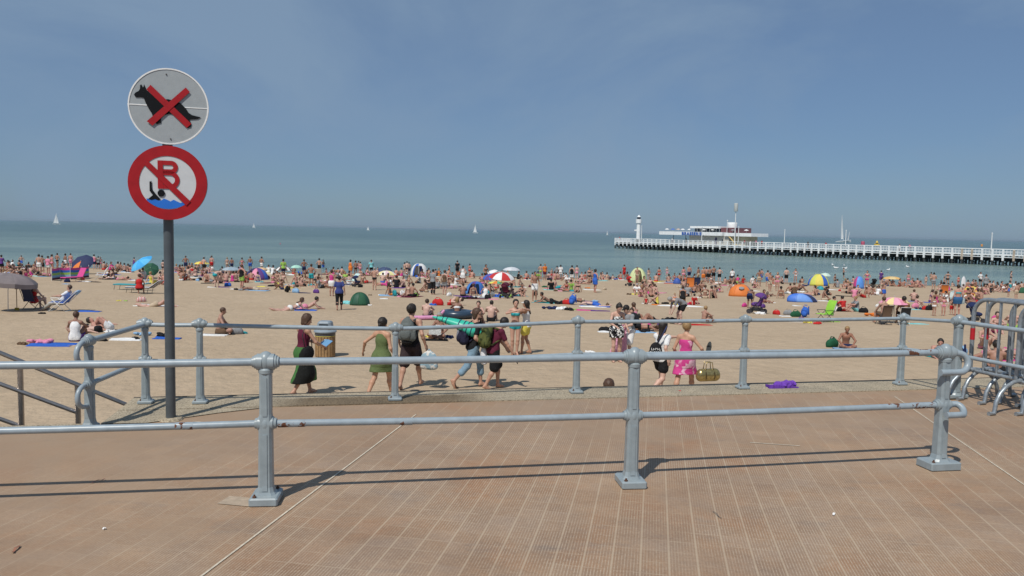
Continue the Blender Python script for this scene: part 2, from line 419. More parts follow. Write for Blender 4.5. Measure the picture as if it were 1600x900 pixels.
# beach
def sand_mat():
    m, t, b = new_mat('dry_sand', 0.95, spec=0.1)
    g = N(t, 'ShaderNodeTexCoord'); O = g.outputs['Object']
    c = ramp_out(t, noise(t, 0.25, 6, 0.6, vec=O), [(0.3, (0.440, 0.335, 0.228, 1)), (0.7, (0.490, 0.378, 0.262, 1))])
    c = mulc(t, c, ramp_out(t, noise(t, 2.2, 6, 0.7, vec=O), [(0.3, (0.88, 0.88, 0.88, 1)), (0.7, (1.08, 1.08, 1.08, 1))]))
    c = mulc(t, c, ramp_out(t, noise(t, 90, 3, 0.7, vec=O), [(0.3, (0.86, 0.86, 0.86, 1)), (0.7, (1.12, 1.12, 1.12, 1))]))
    # wet band by the water line
    px = N(t, 'ShaderNodeSeparateXYZ'); t.links.new(O, px.inputs[0])
    wet = mrange(t, math1(t, 'ADD', px.outputs[1], math1(t, 'MULTIPLY', noise(t, 0.15, 4, vec=O), 6.0)), 88.5, 91.5)
    c = mulc(t, c, (0.55, 0.55, 0.55, 1), wet, 'MULTIPLY')
    t.links.new(c, b.inputs['Base Color'])
    v = N(t, 'ShaderNodeTexVoronoi', feature='SMOOTH_F1', i_Scale=2.6); v.inputs['Smoothness'].default_value = 0.6
    mpn = N(t, 'ShaderNodeMapping'); mpn.inputs['Scale'].default_value = (1, 0.8, 1); t.links.new(O, mpn.inputs[0]); t.links.new(mpn.outputs[0], v.inputs['Vector'])
    h = math1(t, 'ADD', math1(t, 'MULTIPLY', v.outputs['Distance'], 0.6), math1(t, 'MULTIPLY', noise(t, 5.5, 5, 0.6, vec=O), 0.9))
    bump(t, b, h, 0.62, 0.11)
    return m
xs = np.concatenate([np.linspace(-160, -42, 10), np.linspace(-40, 45, 60), np.linspace(50, 220, 12)])
ys = np.concatenate([np.linspace(5.0, 40, 40), np.linspace(41.5, 120, 45)])
vs_ = [(x, y, beach_z(x, y)) for y in ys for x in xs]; nx = len(xs)
fs_ = [(j * nx + i, j * nx + i + 1, (j + 1) * nx + i + 1, (j + 1) * nx + i) for j in range(len(ys) - 1) for i in range(nx - 1)]
sand = link('sand', mesh_from(vs_, fs_, 'sand', True, [sand_mat()])); tag(sand, kind='structure')

# sea
def sea_mat():
    m, t, b = new_mat('sea_water', 0.22, spec=0.5)
    g = N(t, 'ShaderNodeTexCoord'); O = g.outputs['Object']
    px = N(t, 'ShaderNodeSeparateXYZ'); t.links.new(O, px.inputs[0])
    far = mrange(t, px.outputs[1], 95, 420)
    c = mulc(t, (0.195, 0.275, 0.245, 1), (0.090, 0.150, 0.142, 1), far, 'MIX')
    pat = noise(t, 0.05, 6, 0.65, vec=O, sc=(0.28, 1.0, 1))
    c = mulc(t, c, ramp_out(t, pat, [(0.3, (0.62, 0.70, 0.72, 1)), (0.7, (1.32, 1.26, 1.22, 1))]))
    t.links.new(c, b.inputs['Base Color'])
    n1_ = noise(t, 1.4, 8, 0.7, vec=O, sc=(0.45, 1, 1), dist=0.6); n2_ = noise(t, 0.22, 6, 0.65, vec=O, sc=(0.3, 1, 1), dist=0.8)
    h = math1(t, 'ADD', n1_, math1(t, 'MULTIPLY', n2_, 3.0))
    bump(t, b, h, 0.9, 0.55)
    return m
mb = MB()
mb.add([(-30000, 84, SEA), (30000, 84, SEA), (30000, 40000, SEA), (-30000, 40000, SEA)], [(0, 1, 2, 3)])
sea = mb.build('sea', sea_mat()); tag(sea, kind='structure')
# thin broken foam line at the shore
mb = MB(); random.seed(3)
x = -70.0
while x < 90:
    wdt = random.uniform(2, 7); yy0 = 90.6 + 0.5 * sin(x * 0.3) + random.uniform(-.2, .2); n = 8
    up = [(x + wdt * i / n, yy0 + 0.16 * sin(pi * i / n) + 0.1 * sin(x + i), SEA + 0.02) for i in range(n + 1)]
    lo = [(p[0], p[1] - 0.28 * sin(pi * i / n) - 0.01, SEA + 0.02) for i, p in enumerate(up)]
    mb.add(lo + up, [(i, i + 1, n + 2 + i, n + 1 + i) for i in range(n)])
    x += wdt + random.uniform(0.5, 5)
tag(mb.build('shore_foam', plain('foam', (0.75, 0.77, 0.76), 0.7)), kind='stuff', label='thin broken line of white foam where the sea meets the sand', cat='foam')

# ================================================================ RAILINGS
def casting(parent, base, head_z, rail_dir, low_z, r=0.046, foot=(0.20, 0.15, 0.05), shaft=(0.042, 0.034), R_head=0.053, rr=0.0245):
    """one cast post: foot block, tapering chamfered shaft, collar and ball head; base = ground point"""
    base = Vector(base); d = Vector(rail_dir).normalized(); n = Vector((-d.y, d.x, 0)); Rm = Matrix((d, n, Vector((0, 0, 1)))).transposed()
    m = MB()
    m.box(base + Vector((0, 0, foot[2] / 2)), foot, Rm, 0.008)
    f0 = foot[2] - 0.004
    def ring(z, a, b, ch=0.35):
        c = [(a, -b * (1 - ch)), (a, b * (1 - ch)), (a * (1 - ch), b), (-a * (1 - ch), b), (-a, b * (1 - ch)), (-a, -b * (1 - ch)), (-a * (1 - ch), -b), (a * (1 - ch), -b)]
        return [base + Rm @ Vector((x, y, z)) for x, y in c]
    s0, s1 = shaft
    m.loft([ring(f0, s0 * 1.55, s0 * 1.35), ring(f0 + 0.02, s0 * 1.2, s0 * 1.15), ring(f0 + 0.05, s0, s0), ring(low_z - 0.05, (s0 + s1) / 2, (s0 + s1) / 2 + .002),
            ring(low_z, (s0 + s1) / 2 + .003, (s0 + s1) / 2 + .004), ring(low_z + 0.06, (s0 + s1) / 2 - 0.004, (s0 + s1) / 2 - .003), ring(head_z - 0.055, s1, s1)])
    for sy in (-1, 1):   # raised rib down each broad face
        def rr4(z, a, q): return [base + Rm @ Vector((x, sy * y, z)) for x, y in ((-a * .42, q * .5), (a * .42, q * .5), (a * .34, q + .0045), (-a * .34, q + .0045))][::sy]
        m.loft([rr4(f0 + 0.03, s0 * 1.1, s0 * 1.10), rr4(f0 + 0.06, s0, s0), rr4(low_z - 0.06, (s0 + s1) / 2, (s0 + s1) / 2 + .002)])
        m.loft([rr4(low_z + 0.05, (s0 + s1) / 2, (s0 + s1) / 2 - .002), rr4(head_z - 0.10, s1, s1)])
    po = m.build('post', M_POST, parent)
    m = MB()
    m.sph(base + Vector((0, 0, head_z - 0.006)), (R_head * 0.88, R_head * 0.9, R_head * 1.12), 20, 14, Rm)
    m.lathe([(s1 * 0.9, head_z - 0.085), (s1 * 1.25, head_z - 0.075), (s1 * 1.3, head_z - 0.055), (s1 * 0.9, head_z - 0.04)], base, 18)
    for sg in (-1, 1):
        c = base + Vector((0, 0, head_z - 0.01))
        m.tube([c + d * sg * R_head * 0.3, c + d * sg * (R_head * 0.95), c + d * sg * (R_head * 0.99), c + d * sg * (R_head * 1.2), c + d * sg * (R_head * 1.24), c + d * sg * R_head * 1.45],
               [rr * 2.02, rr * 2.0, rr * 1.7, rr * 1.66, rr * 1.36, rr * 1.3], 16)
    m.build('post_head', M_POST, parent, True, angle=40)
    m = MB()
    c = base + Vector((0, 0, low_z)); a = R_head * 0.90
    m.sph(c, (a * 0.9, a * 0.95, a * 1.25), 18, 12, Rm)
    for sg in (-1, 1):
        m.tube([c + d * sg * a * 0.3, c + d * sg * a * 0.92, c + d * sg * a * 1.0, c + d * sg * a * 1.3], [rr * 1.75, rr * 1.7, rr * 1.35, rr * 1.25], 14)
    m.build('rail_collar', M_POST, parent, True, angle=40)
    for sx, sy in ((1, 1), (-1, -1)):
        q = base + Rm @ Vector((sx * (foot[0] / 2 - 0.03), sy * (foot[1] / 2 - 0.025), foot[2])); m = MB()
        m.lathe([(0.012, -0.004), (0.012, 0.008), (0.006, 0.009), (0.006, 0.018), (0.001, 0.02)], q, 6)
        m.build('anchor_bolt', M_RUST, parent)
M_RUST = plain('rusty_iron', (0.11, 0.05, 0.03), 0.9, 0, 0.4, 60)
def rail(parent, pts, r, sag=0.0, mat=None):
    P = []
    for a, b in zip(pts[:-1], pts[1:]):
        a, b = Vector(a), Vector(b); n = 8
        for i in range(n): P.append(a.lerp(b, i / n) + Vector((0, 0, -sag * 4 * (i / n) * (1 - i / n))))
    P.append(Vector(pts[-1]))
    m = MB(); m.tube(P, r, 14); return m.build('rail', mat or M_RAIL, parent, True, angle=60)
def coupling(m, p, d, r):
    d = d.normalized(); m.tube([p - d * 0.03, p + d * 0.03], r * 1.13, 12)

# near railing
n1b = on_z(416, 783); n2b = on_z(985, 757); n3b = on_z(1466, 731)
nb = [n1b, n2b, n3b]
n0b = n1b + (n1b - n2b) * 1.0 + Vector((0, 0.04, 0)); n00 = n0b + (n1b - n2b)
near = thing('railing', (0, 0, 0), 'grey-blue two-bar railing on ball-headed cast posts nearest the camera', 'railing')
hz = 0.845; lz = 0.475
d01 = (n2b - n1b)
for b_, hh, ll in ((n0b, .85, .47), (n1b, .855, .475), (n2b, .860, .462), (n3b, .855, .466)):
    casting(near, b_, hh - 0.0, (1, 0.12 if b_ is not n3b else 0.18, 0), ll, foot=(0.165, 0.21, 0.05) if b_ is not n3b else (0.24, 0.17, 0.06))
def up(p, z): return Vector((p.x, p.y, z))
for a, b_, h1, h2 in ((n00, n0b, .84, .84), (n0b, n1b, .84, .845), (n1b, n2b, .845, .85), (n2b, n3b, .85, .845)): rail(near, [up(a, h1), up(b_, h2)], 0.0230, 0.004)
for a, b_, h1, h2 in ((n00, n0b, .47, .47), (n0b, n1b, .47, .475), (n1b, n2b, .475, .462), (n2b, n3b, .462, .466)): rail(near, [up(a, h1), up(b_, h2)], 0.0210, 0.006)
dr = (n3b - n2b).normalized()
def hook(parent, p, d, out_, drop, back, r, n=10, side=Vector((0, 0, 0))):
    P = [p, p + d * out_ * 0.7]
    rad_ = drop / 2; c = p + d * (out_ * 0.7) - Vector((0, 0, rad_)) + side * 0.0
    for i in range(1, n):
        a = pi / 2 - pi * i / n; P.append(c + d * (cos(a) * rad_ * 1.1) + Vector((0, 0, sin(a) * rad_)) + side * (i / n))
    P.append(p + d * (out_ * 0.7) - Vector((0, 0, drop)) + side); P.append(P[-1] - d * back)
    m = MB(); m.tube(P, r, 12); return m.build('rail_end_hook', M_RAIL, parent, True, angle=60)
hook(near, up(n3b, .838), dr, .15, .13, .17, .023, side=Vector((0.0, -0.05, 0)))
hook(near, up(n3b, .466), dr, .16, .055, .14, .023, side=Vector((0.0, -0.10, 0)))
def rusty_sleeve(par, a, b_, t_, z, ln):
    p = a.lerp(b_, t_); d_ = (b_ - a).normalized(); m = MB()
    m.tube([up(p, z) - d_ * ln / 2, up(p, z) - d_ * (ln / 2 - .008), up(p, z) + d_ * (ln / 2 - .008), up(p, z) + d_ * ln / 2], [.0214, .0222, .0222, .0214] if z < .6 else [.0233, .0241, .0241, .0233], 14)
    m.build('pipe_coupling', M_RUSTY, par, True, angle=50)
rusty_sleeve(near, n1b, n2b, .065, .470, .16); rusty_sleeve(near, n1b, n2b, .36, .462, .08); rusty_sleeve(near, n2b, n3b, .935, .4645, .22); rusty_sleeve(near, n2b, n3b, .92, .8458, .26); rusty_sleeve(near, n2b, n3b, .83, .4615, .10); rusty_sleeve(near, n0b, n1b, .80, .4705, .10)

# far railing on the kerb
fpx = [(228, 632, 502), (313, 632, 502), (617, 627, 508), (900, 616, 497), (1160, 609, 495), (1406, 603, 492)]
far_r = thing('railing', (0, 0, 0), 'grey-blue two-bar railing along the quay edge, farther from the camera', 'railing')
fb = [on_z(u, v - 2, 0.01) for u, v, t_ in fpx]
fh = []
for (u, v, tp), p in zip(fpx, fb):
    q = at_y(u, tp + 4, p.y); fh.append(q.z)
fh[0] = fh[1]
for i, (p, h_) in enumerate(zip(fb, fh)):
    casting(far_r, p, h_, KD, h_ * 0.545, foot=(0.13, 0.11, 0.03), shaft=(0.033, 0.026), R_head=0.045, rr=0.019)
for i in range(len(fb) - 1):
    rail(far_r, [up(fb[i], fh[i] - .01), up(fb[i + 1], fh[i + 1] - .01)], 0.0195, 0.004)
    rail(far_r, [up(fb[i], fh[i] * .545), up(fb[i + 1], fh[i + 1] * .545)], 0.0175, 0.006)
# left end post by the steps with its curled rail ends
le = on_z(141, 668, 0.0); lh = at_y(141, 531, le.y).z; dl = (fb[0] - le).normalized()
casting(far_r, le, lh, dl, lh * .50, foot=(0.12, 0.10, 0.03), shaft=(0.034, 0.029), R_head=0.048, rr=0.020)
rail(far_r, [up(le, lh - .01), up(fb[0], fh[0] - .01)], 0.023); rail(far_r, [up(le, lh * .50), up(fb[0], fh[0] * .545)], 0.021)
hook(far_r, up(le, lh - .01), -dl, .09, .17, .03, .021); hook(far_r, up(le, lh * .5), -dl, .09, .17, .03, .019)
# right end: bigger post, rails turning back towards the camera
re_ = on_z(1491, 621, 0.01); rh = at_y(1489, 501, re_.y).z
casting(far_r, re_, rh, KD, rh * .56, foot=(0.24, 0.13, 0.04), shaft=(0.044, 0.038), R_head=0.056, rr=0.023)
rail(far_r, [up(fb[-1], fh[-1] - .01), up(re_, rh - .01)], 0.0195); rail(far_r, [up(fb[-1], fh[-1] * .545), up(re_, rh * .56)], 0.0175)
dn = Vector((0.34, -0.94, 0)); rn = re_ + dn * 2.3
rail(far_r, [up(re_, rh - .01), up(rn, .82)], 0.023, .01); rail(far_r, [up(re_, rh * .56), up(rn, .46)], 0.021, .01)
casting(far_r, rn, .83, dn, .46, foot=(0.2, 0.16, 0.05))

# stainless handrail of the steps
hr = thing('handrail', (0, 0, 0), 'stainless steel handrail sloping down beside the beach steps at the left', 'handrail')
ya = 6.75
def hp(u, v, y): return at_y(u, v, y)
def trail(pts, r):
    m = MB(); m.tube(pts, r, 12); m.build('rail', M_STEEL, hr, True, angle=60)
a0, a1 = hp(-140, 494, ya - .25), hp(197, 632, ya + .22)
trail([a0, a1, a1 + Vector((.02, 0, -.12)), a1 + Vector((.0, 0, -.3))], .021)
b0, b1 = hp(-140, 548, ya - .25), hp(122, 645, ya + .12); trail([b0, b1], .019)
c0, c1 = hp(-140, 605, ya - .25), hp(100, 690, ya + .1); trail([c0, c1], .019)
for u, v in ((31, 562), (121, 600)):
    y = ya if u < 60 else ya + .12
    tp = hp(u, v, y); m = MB(); m.tube([tp, (tp.x, tp.y, tp.z - 1.15)], .024, 12)
    m.build('post', M_STEEL, hr, True, angle=60)

# ================================================================ SIGN POST
M_SREF = plain('sign_grey_film', (0.34, 0.37, 0.38), 0.45, 0, 0.06, 20)
M_SWHITE = plain('sign_white_film', (0.58, 0.60, 0.61), 0.45, 0, 0.05, 20)
M_SRED = plain('sign_red_film', (0.36, 0.010, 0.016), 0.6, 0, 0.12, 14, .25)
M_SBLK = plain('sign_black_film', (0.007, 0.008, 0.010), 0.75, 0, 0.1, 10, .15)
M_SBLU = plain('sign_blue_film', (0.02, 0.16, 0.62), 0.4, 0, 0.1, 10)
M_SRIM = plain('sign_rim_white', (0.80, 0.80, 0.78), 0.5, 0, 0.1, 30)
M_SBACK = plain('sign_back_grey', (0.12, 0.11, 0.11), 0.6)
sb = on_z(267, 655, 0.005)
sp_ = thing('sign_post', sb, 'dark grey pole carrying round dog-ban sign above round red no-bathing sign', 'sign')
m = MB(); topz = at_y(264, 112, sb.y).z
m.tube([(0, 0, 0), (0, 0, topz)], 0.0395, 20); m.build('pole', M_POLE, sp_, True, angle=60)
m = MB(); m.lathe([(0.1, -.003), (0.09, .012), (0.05, .018)], (0, 0, 0), 14); m.build('pole_footing', M_KERB, sp_)
face = atan2(-sb.x, sb.y) * 0.55    # turned a little towards the camera
def sign_frame(cu, cv):
    c = at_y(cu, cv, sb.y - .06) - sb; c.y = 0
    return c
S = 170.0 / 567.0   # zoomed pixel -> photo pixel
RS = Matrix.Rotation(face, 4, 'Z')
def disc(n=56, r=1.0): return [(r * cos(2 * pi * i / n), r * sin(2 * pi * i / n)) for i in range(n)]
def ringmb(r0, r1, M_, y0, y1, n=56):
    m = MB(); P = []
    for r, y in ((r0, y0), (r1, y0), (r1, y1), (r0, y1)): P.append([M_ @ Vector((r * cos(2 * pi * i / n), y, r * sin(2 * pi * i / n))) for i in range(n)])
    P.append(P[0]); m.loft(P, cap=False); return m
mm = sb.y / F * S * .925          # metres per zoomed pixel
# --- upper sign
c1 = sign_frame(262.5, 166); R1 = 205 * mm * 1.0
MS = Matrix.Translation(c1 + Vector((0.0, -0.048, 0))) @ RS @ Matrix.Rotation(rad(-2.0), 4, 'Y')
m = MB(); m.prism(disc(56, R1), 0.012, MS); s1 = m.build('sign_plate', M_SREF, sp_)
tag(s1, 'grey round plate with black dog crossed out in red')
ringmb(R1 * 0.975, R1 * 1.012, MS, -0.004, 0.016).build('rim', M_SRIM, s1)
def zp(pts, cx, cy, sx=1.0): return [((x - cx) * mm * sx, -(y - cy) * mm) for x, y in pts]
dog = [(104, 190), (112, 181), (128, 172), (135, 160), (137, 140), (144, 137), (149, 152), (153, 150), (157, 136), (163, 152), (168, 165), (185, 185), (215, 205), (245, 217), (275, 213), (300, 219), (340, 234),
       (365, 262), (378, 285), (395, 297), (440, 308), (424, 318), (390, 321), (380, 322), (390, 345), (386, 364), (368, 368), (362, 350), (352, 338), (330, 322), (305, 298), (280, 292), (252, 299), (234, 318), (234, 342), (212, 350), (205, 340),
       (196, 318), (188, 290), (175, 268), (160, 235), (152, 208), (135, 205), (112, 206), (106, 198)]
def layer(pts, y, mat, name, cx, cy, M_, par):
    m = MB(); m.prism(zp(pts, cx, cy), 0.0025, M_ @ Matrix.Translation((0, y, 0))); return m.build(name, mat, par)
layer([(68, 240), (482, 258), (482, 263), (68, 246)], -0.003, M_SRIM, 'plate_seam', 276, 252, MS, s1)
layer(dog, -0.006, M_SBLK, 'dog_silhouette', 276, 252, MS, s1)
layer([(190, 138), (168, 163), (365, 368), (390, 345)], -0.009, M_SRED, 'cross_bar', 276, 252, MS, s1)
layer([(370, 148), (390, 172), (190, 358), (162, 335)], -0.0125, M_SRED, 'cross_bar', 276, 252, MS, s1)
for x, y in ((272, 78), (278, 428)): m = MB(); m.sph(MS @ Vector(((x - 276) * mm, -0.004, -(y - 252) * mm)), 0.006, 8, 6); m.build('rivet', M_SBACK, s1)
# --- lower sign (boxed)
c2 = sign_frame(264.5, 286); R2 = 207 * mm * 0.985
M2 = Matrix.Translation(c2 + Vector((0.0, -0.085, 0))) @ RS
m = MB(); m.prism(disc(56, R2 * 0.975), 0.075, M2 @ Matrix.Translation((0, 0.004, 0))); s2 = m.build('sign_box', M_SBACK, sp_)
tag(s2, 'round boxed sign, red ring with swimmer and letter B struck through')
m = MB(); m.prism(disc(56, R2 * 0.75), 0.003, M2); m.build('white_face', M_SWHITE, s2)
ringmb(R2 * 0.72, R2, M2, -0.004, 0.006).build('red_ring', M_SRED, s2)
cx2, cy2 = 281, 653
# letter B with two counters
Bx0, Bx1, By0, By1 = 231, 340, 532, 686; st = 26
def arc(cx, cy, rx, ry, a0, a1, n=10): return [(cx + rx * cos(rad(a0 + (a1 - a0) * i / n)), cy - ry * sin(rad(a0 + (a1 - a0) * i / n))) for i in range(n + 1)]
def bowl(y0, y1, x1, name):
    cy = (y0 + y1) / 2; ro = (y1 - y0) / 2; ri = ro - st * .92; xc = x1 - ro
    out_ = [(Bx0, y0)] + arc(xc, cy, ro, ro, 90, -90, 14) + [(Bx0, y1)]
    inn = [(Bx0, y1 - st * .92)] + arc(xc, cy, ri, ri, -90, 90, 14) + [(Bx0, y0 + st * .92)]
    # quad strip between outer and inner
    m = MB()
    P = out_; Q = inn[::-1]; Mx = M2 @ Matrix.Translation((0, -0.006, 0)); y = 0.0025
    PP = zp(P, cx2, cy2); QQ = zp(Q, cx2, cy2); n = len(PP)
    vs = [Mx @ Vector((a, 0, b)) for a, b in PP] + [Mx @ Vector((a, 0, b)) for a, b in QQ] + [Mx @ Vector((a, y, b)) for a, b in PP] + [Mx @ Vector((a, y, b)) for a, b in QQ]
    fs = []
    for i in range(n - 1):
        fs += [(i, n + i, n + i + 1, i + 1), (i, i + 1, 2 * n + i + 1, 2 * n + i), (n + i, 3 * n + i, 3 * n + i + 1, n + i + 1)]
    m.add(vs, fs); return m
mB = MB()
for bwl in (bowl(By0, 603, 334, 'a'), bowl(588, By1, 342, 'b')): mB.add(bwl.v, bwl.f)
mB.prism(zp([(Bx0 - 1, By0), (Bx0 + st, By0), (Bx0 + st, By1), (Bx0 - 1, By1)], cx2, cy2), 0.0025, M2 @ Matrix.Translation((0, -0.0075, 0)))
mB.build('letter_b', M_SRED, s2)
layer([(160, 556), (178, 533), (398, 752), (376, 776)], -0.0105, M_SRED, 'slash_bar', cx2, cy2, M2, s2)
wave = [(172, 740), (182, 745), (198, 748), (214, 742), (232, 750), (246, 752), (260, 740), (276, 746), (294, 755), (310, 745), (326, 753), (344, 762), (358, 758), (376, 766)]
wave += [(x, y) for x, y in arc(281, 653, 150, 150 * 0.955, -50, -136, 14)]
layer(wave, -0.005, M_SBLU, 'blue_water', cx2, cy2, M2, s2)
m = MB(); m.prism([(x * 19 * mm + (247 - cx2) * mm, z * 19 * mm - (711 - cy2) * mm) for x, z in disc(20)], .0025, M2 @ Matrix.Translation((0, -.008, 0)))
m.prism(zp([(188, 650), (198, 646), (200, 690), (222, 720), (244, 744), (232, 750), (214, 743), (198, 749), (180, 744), (205, 722), (188, 700)], cx2, cy2), .0025, M2 @ Matrix.Translation((0, -.008, 0)))
m.build('swimmer_figure', M_SBLK, s2)

# ================================================================ CROWD BARRIERS
BARR = []
def barrier(loc, ang, lean, label, bandmat):
    """one steel crowd barrier; x runs along its length, feet cross below"""
    t_ = thing('crowd_barrier', loc, label, 'barrier', 'crowd barriers stacked beside the railing', ang)
    t_.rotation_euler = (rad(lean), 0, ang)
    L_, Hh, r0 = 2.1, 1.05, 0.16; zb = 0.30
    P = [(0, 0, zb)]; P.append((0, 0, Hh - r0))
    for i in range(1, 7): a = pi - (pi / 2) * i / 6; P.append((r0 + r0 * cos(a), 0, Hh - r0 + r0 * sin(a)))
    for i in range(0, 7): a = pi / 2 - (pi / 2) * i / 6; P.append((L_ - r0 + r0 * cos(a), 0, Hh - r0 + r0 * sin(a)))
    P.append((L_, 0, zb)); P.append((0, 0, zb))
    m = MB(); m.tube(P[:-1], 0.0215, 10); m.tube([(0, 0, zb), (L_, 0, zb)], .019, 10); m.build('frame', M_GALV, t_, True, angle=60)
    for k in range(13):
        m = MB(); x = L_ * (k + 1) / 14; m.tube([(x, 0, zb + .008), (x, 0, Hh - .012)], .0105, 8); m.build('bar', M_GALV, t_, True, angle=60)
    for x in (0.05, L_ - 0.05):
        m = MB(); pts = []
        for i in range(11): a = pi * i / 10; pts.append((x, -cos(a) * 0.34, max(0.0, sin(a)) ** 0.9 * 0.30 + 0.018))
        pts = [(x, -.41, .018)] + pts + [(x, .41, .018)]
        m.tube(pts, .020, 10); m.tube([(x, 0, .28), (x, 0, zb)], .02, 8); m.build('foot', M_GALV, t_, True, angle=60)
    if bandmat:
        m = MB(); m.tube([(0, 0, .62), (0, 0, .74)], .0235, 12); m.build('reflective_band', bandmat, t_, True, angle=60)
    return t_
M_RBAND = plain('red_reflective', (0.50, 0.02, 0.03), 0.35); M_YBAND = plain('amber_reflective', (0.75, 0.42, 0.03), 0.35)
bs = on_z(1513, 622, 0)
ba = atan2(-0.94, 0.30)
lab = ['leftmost crowd barrier of the stack, red band on its end tube', 'second crowd barrier from the railing, standing higher with red band',
       'third crowd barrier from the left with plain end tube', 'fourth crowd barrier from the left, rusty tan end tube',
       'fifth crowd barrier from the left with amber band', 'sixth crowd barrier from the left, red band by photo edge',
       'seventh crowd barrier from the left at the photo edge', 'crowd barrier tucked between the second and third of the stack', 'crowd barrier tucked between the fourth and fifth of the stack', 'crowd barrier tucked between the sixth and seventh of the stack']
bm_ = [M_RBAND, M_RBAND, None, None, M_YBAND, M_RBAND, None, None, M_RBAND, None]
M_TAN = plain('tan_rusty_tube', (0.40, 0.33, 0.24), 0.6, 0.1, 0.3, 20)
offs = [0, .175, .29, .46, .62, .78, .93, .09, .37, .70]; yo = [0, .10, -.06, 0.03, -.02, -.10, -.05, -.25, -.22, -.28]
for k in range(10):
    p = bs + Vector((offs[k], yo[k] - 0.05 * k, 0))
    b_ = barrier(p, ba + rad([0, 2, -1, 1.5, 0, 2, -1, 3, -2, 1][k]), 0.0, lab[k], bm_[k])
# ================================================================ PIER
M_PW = plain('pier_white_paint', (0.84, 0.85, 0.84), 0.6, 0, 0.12, 1.2)
M_PD = plain('algae_dark_timber', (0.035, 0.040, 0.036), 0.8, 0, 0.4, 1.5)
M_PRUST = plain('rust_streaked_white', (0.52, 0.42, 0.32), 0.7, 0, 0.35, 2.0)
M_PS = plain('pier_deck_shadow_grey', (0.40, 0.42, 0.43), 0.7)  # even grey of the deck itself
PA = at_y(961, 387.6, 272); PA.z = 0
PDIR = (at_y(1600, 415.7, 165.7) - at_y(961, 387.6, 272)); PDIR.z = 0; PDIR.normalize()
PN = Vector((-PDIR.y, PDIR.x, 0))       # away from the camera
def pier_at_u(u, back=0.0):
    # distance along the pier whose front stands at image column u
    lo, hi = -5.0, 190.0
    for _ in range(40):
        m_ = (lo + hi) / 2; p = PA + PDIR * m_ + PN * back; q = RC.transposed() @ (Vector((p.x, p.y, SEA + 2)) - Vector((0, 0, H)))
        uu = 800 + F * q.x / -q.z
        if uu < u: lo = m_
        else: hi = m_
    return (lo + hi) / 2
pier = thing('pier', (PA.x, PA.y, SEA), 'long white timber pier on dark piles reaching out into the sea', 'pier')
def P(s, back, z): v = PDIR * s + PN * back; return Vector((v.x, v.y, z))
RP = Matrix((PDIR, PN, Vector((0, 0, 1)))).transposed()
PL = 175.0; DK = 2.42; PWID = 7.0
m = MB(); m.box(P(PL / 2, PWID / 2, DK - .09), (PL, PWID, .18), RP)
head_u0, head_u1 = pier_at_u(1015), pier_at_u(1185)
m.box(P((head_u0 + head_u1) / 2, PWID + 7, DK - .10), (head_u1 - head_u0 + 4, 14, .2), RP); m.build('deck', M_PS, pier)
m = MB(); m.box(P(PL / 2, -.14, DK - .10), (PL + .3, .10, .34), RP); m.build('deck_beam', M_PW, pier)
m = MB(); m.box(P(PL / 2, -.18, DK - .62), (PL + .3, .08, .16), RP); m.build('lower_beam', M_PW, pier)
for nm, back in (('handrail', -.12), ('handrail', PWID + .02)):
    m = MB(); m.box(P(PL / 2, back, DK + 1.10), (PL + .3, .16, .13), RP); m.build(nm, M_PW, pier)
    m = MB(); m.box(P(PL / 2, back, DK + .62), (PL + .3, .05, .06), RP); m.box(P(PL / 2, back, DK + .36), (PL + .3, .05, .06), RP); m.build('midrail', M_PW, pier)
random.seed(5)
s = 0.15; wide0, wide1 = pier_at_u(1112), pier_at_u(1232); k = 0; r0 = pier_at_u(1405)
piles = []
while s < PL and k < 99:
    mat = M_PRUST if (s > r0 and random.random() < .55) else M_PW
    m = MB(); q = P(s, -.12, 0)
    m.box((q.x, q.y, (1.0 + DK + 1.05) / 2), (.34 if s < wide0 else .40, .26, DK + .05), RP)
    m.box(q + Vector((0, 0, 2.0)) + PDIR * 0, (.62, .2, .22), RP)
    o = m.build('pile', mat, pier)
    m = MB(); m.tube([P(s, -.12, -1.2), P(s, -.12, 1.05)], .21, 8); m.build('pile_foot', M_PD, o)
    piles.append(s); s += 2.75 if wide0 < s < wide1 else (2.0 if s < wide1 else 2.15); k += 1
m = MB()
for s in piles:
    for back in (1.7, 3.5, 5.3, 6.9): m.tube([P(s, back, -1.2), P(s, back, DK - .1)], .18, 6)
    m.tube([P(s, .2, .3), P(s, 6.6, 1.9)], .1, 5); m.tube([P(s, 6.6, .3), P(s, .2, 1.9)], .1, 5)
    m.tube([P(s, 1.7, 1.3), P(s + 2, 1.7, .4)], .11, 5); m.tube([P(s, 3.5, .5), P(s + 2, 3.5, 1.7)], .11, 5)
    m.box(P(s + 1, 1.9, 1.35), (2.2, .2, .9), RP)
tag(m.build('inner_pile', M_PD, pier), kind='stuff')
m = MB()
for i in range(len(piles) - 1):
    for t_ in (.33, .67):
        s = piles[i] * (1 - t_) + piles[i + 1] * t_; m.box(P(s, -.1, DK + .55), (.09, .07, 1.05), RP)
tag(m.build('baluster', M_PW, pier), kind='stuff')
m = MB(); m.box(P(-.1, PWID / 2, DK + .25), (.2, PWID + .3, 1.9), RP); m.box(P(-.1, PWID / 2, 1.05), (.18, PWID, .8), RP); m.build('end_panel', M_PW, pier)
def on_pier(u, back, z): v = PA + PDIR * pier_at_u(u, back) + PN * back; return Vector((v.x, v.y, SEA + z))
def z_at(u, v, p): return at_y(u, v, p.y).z

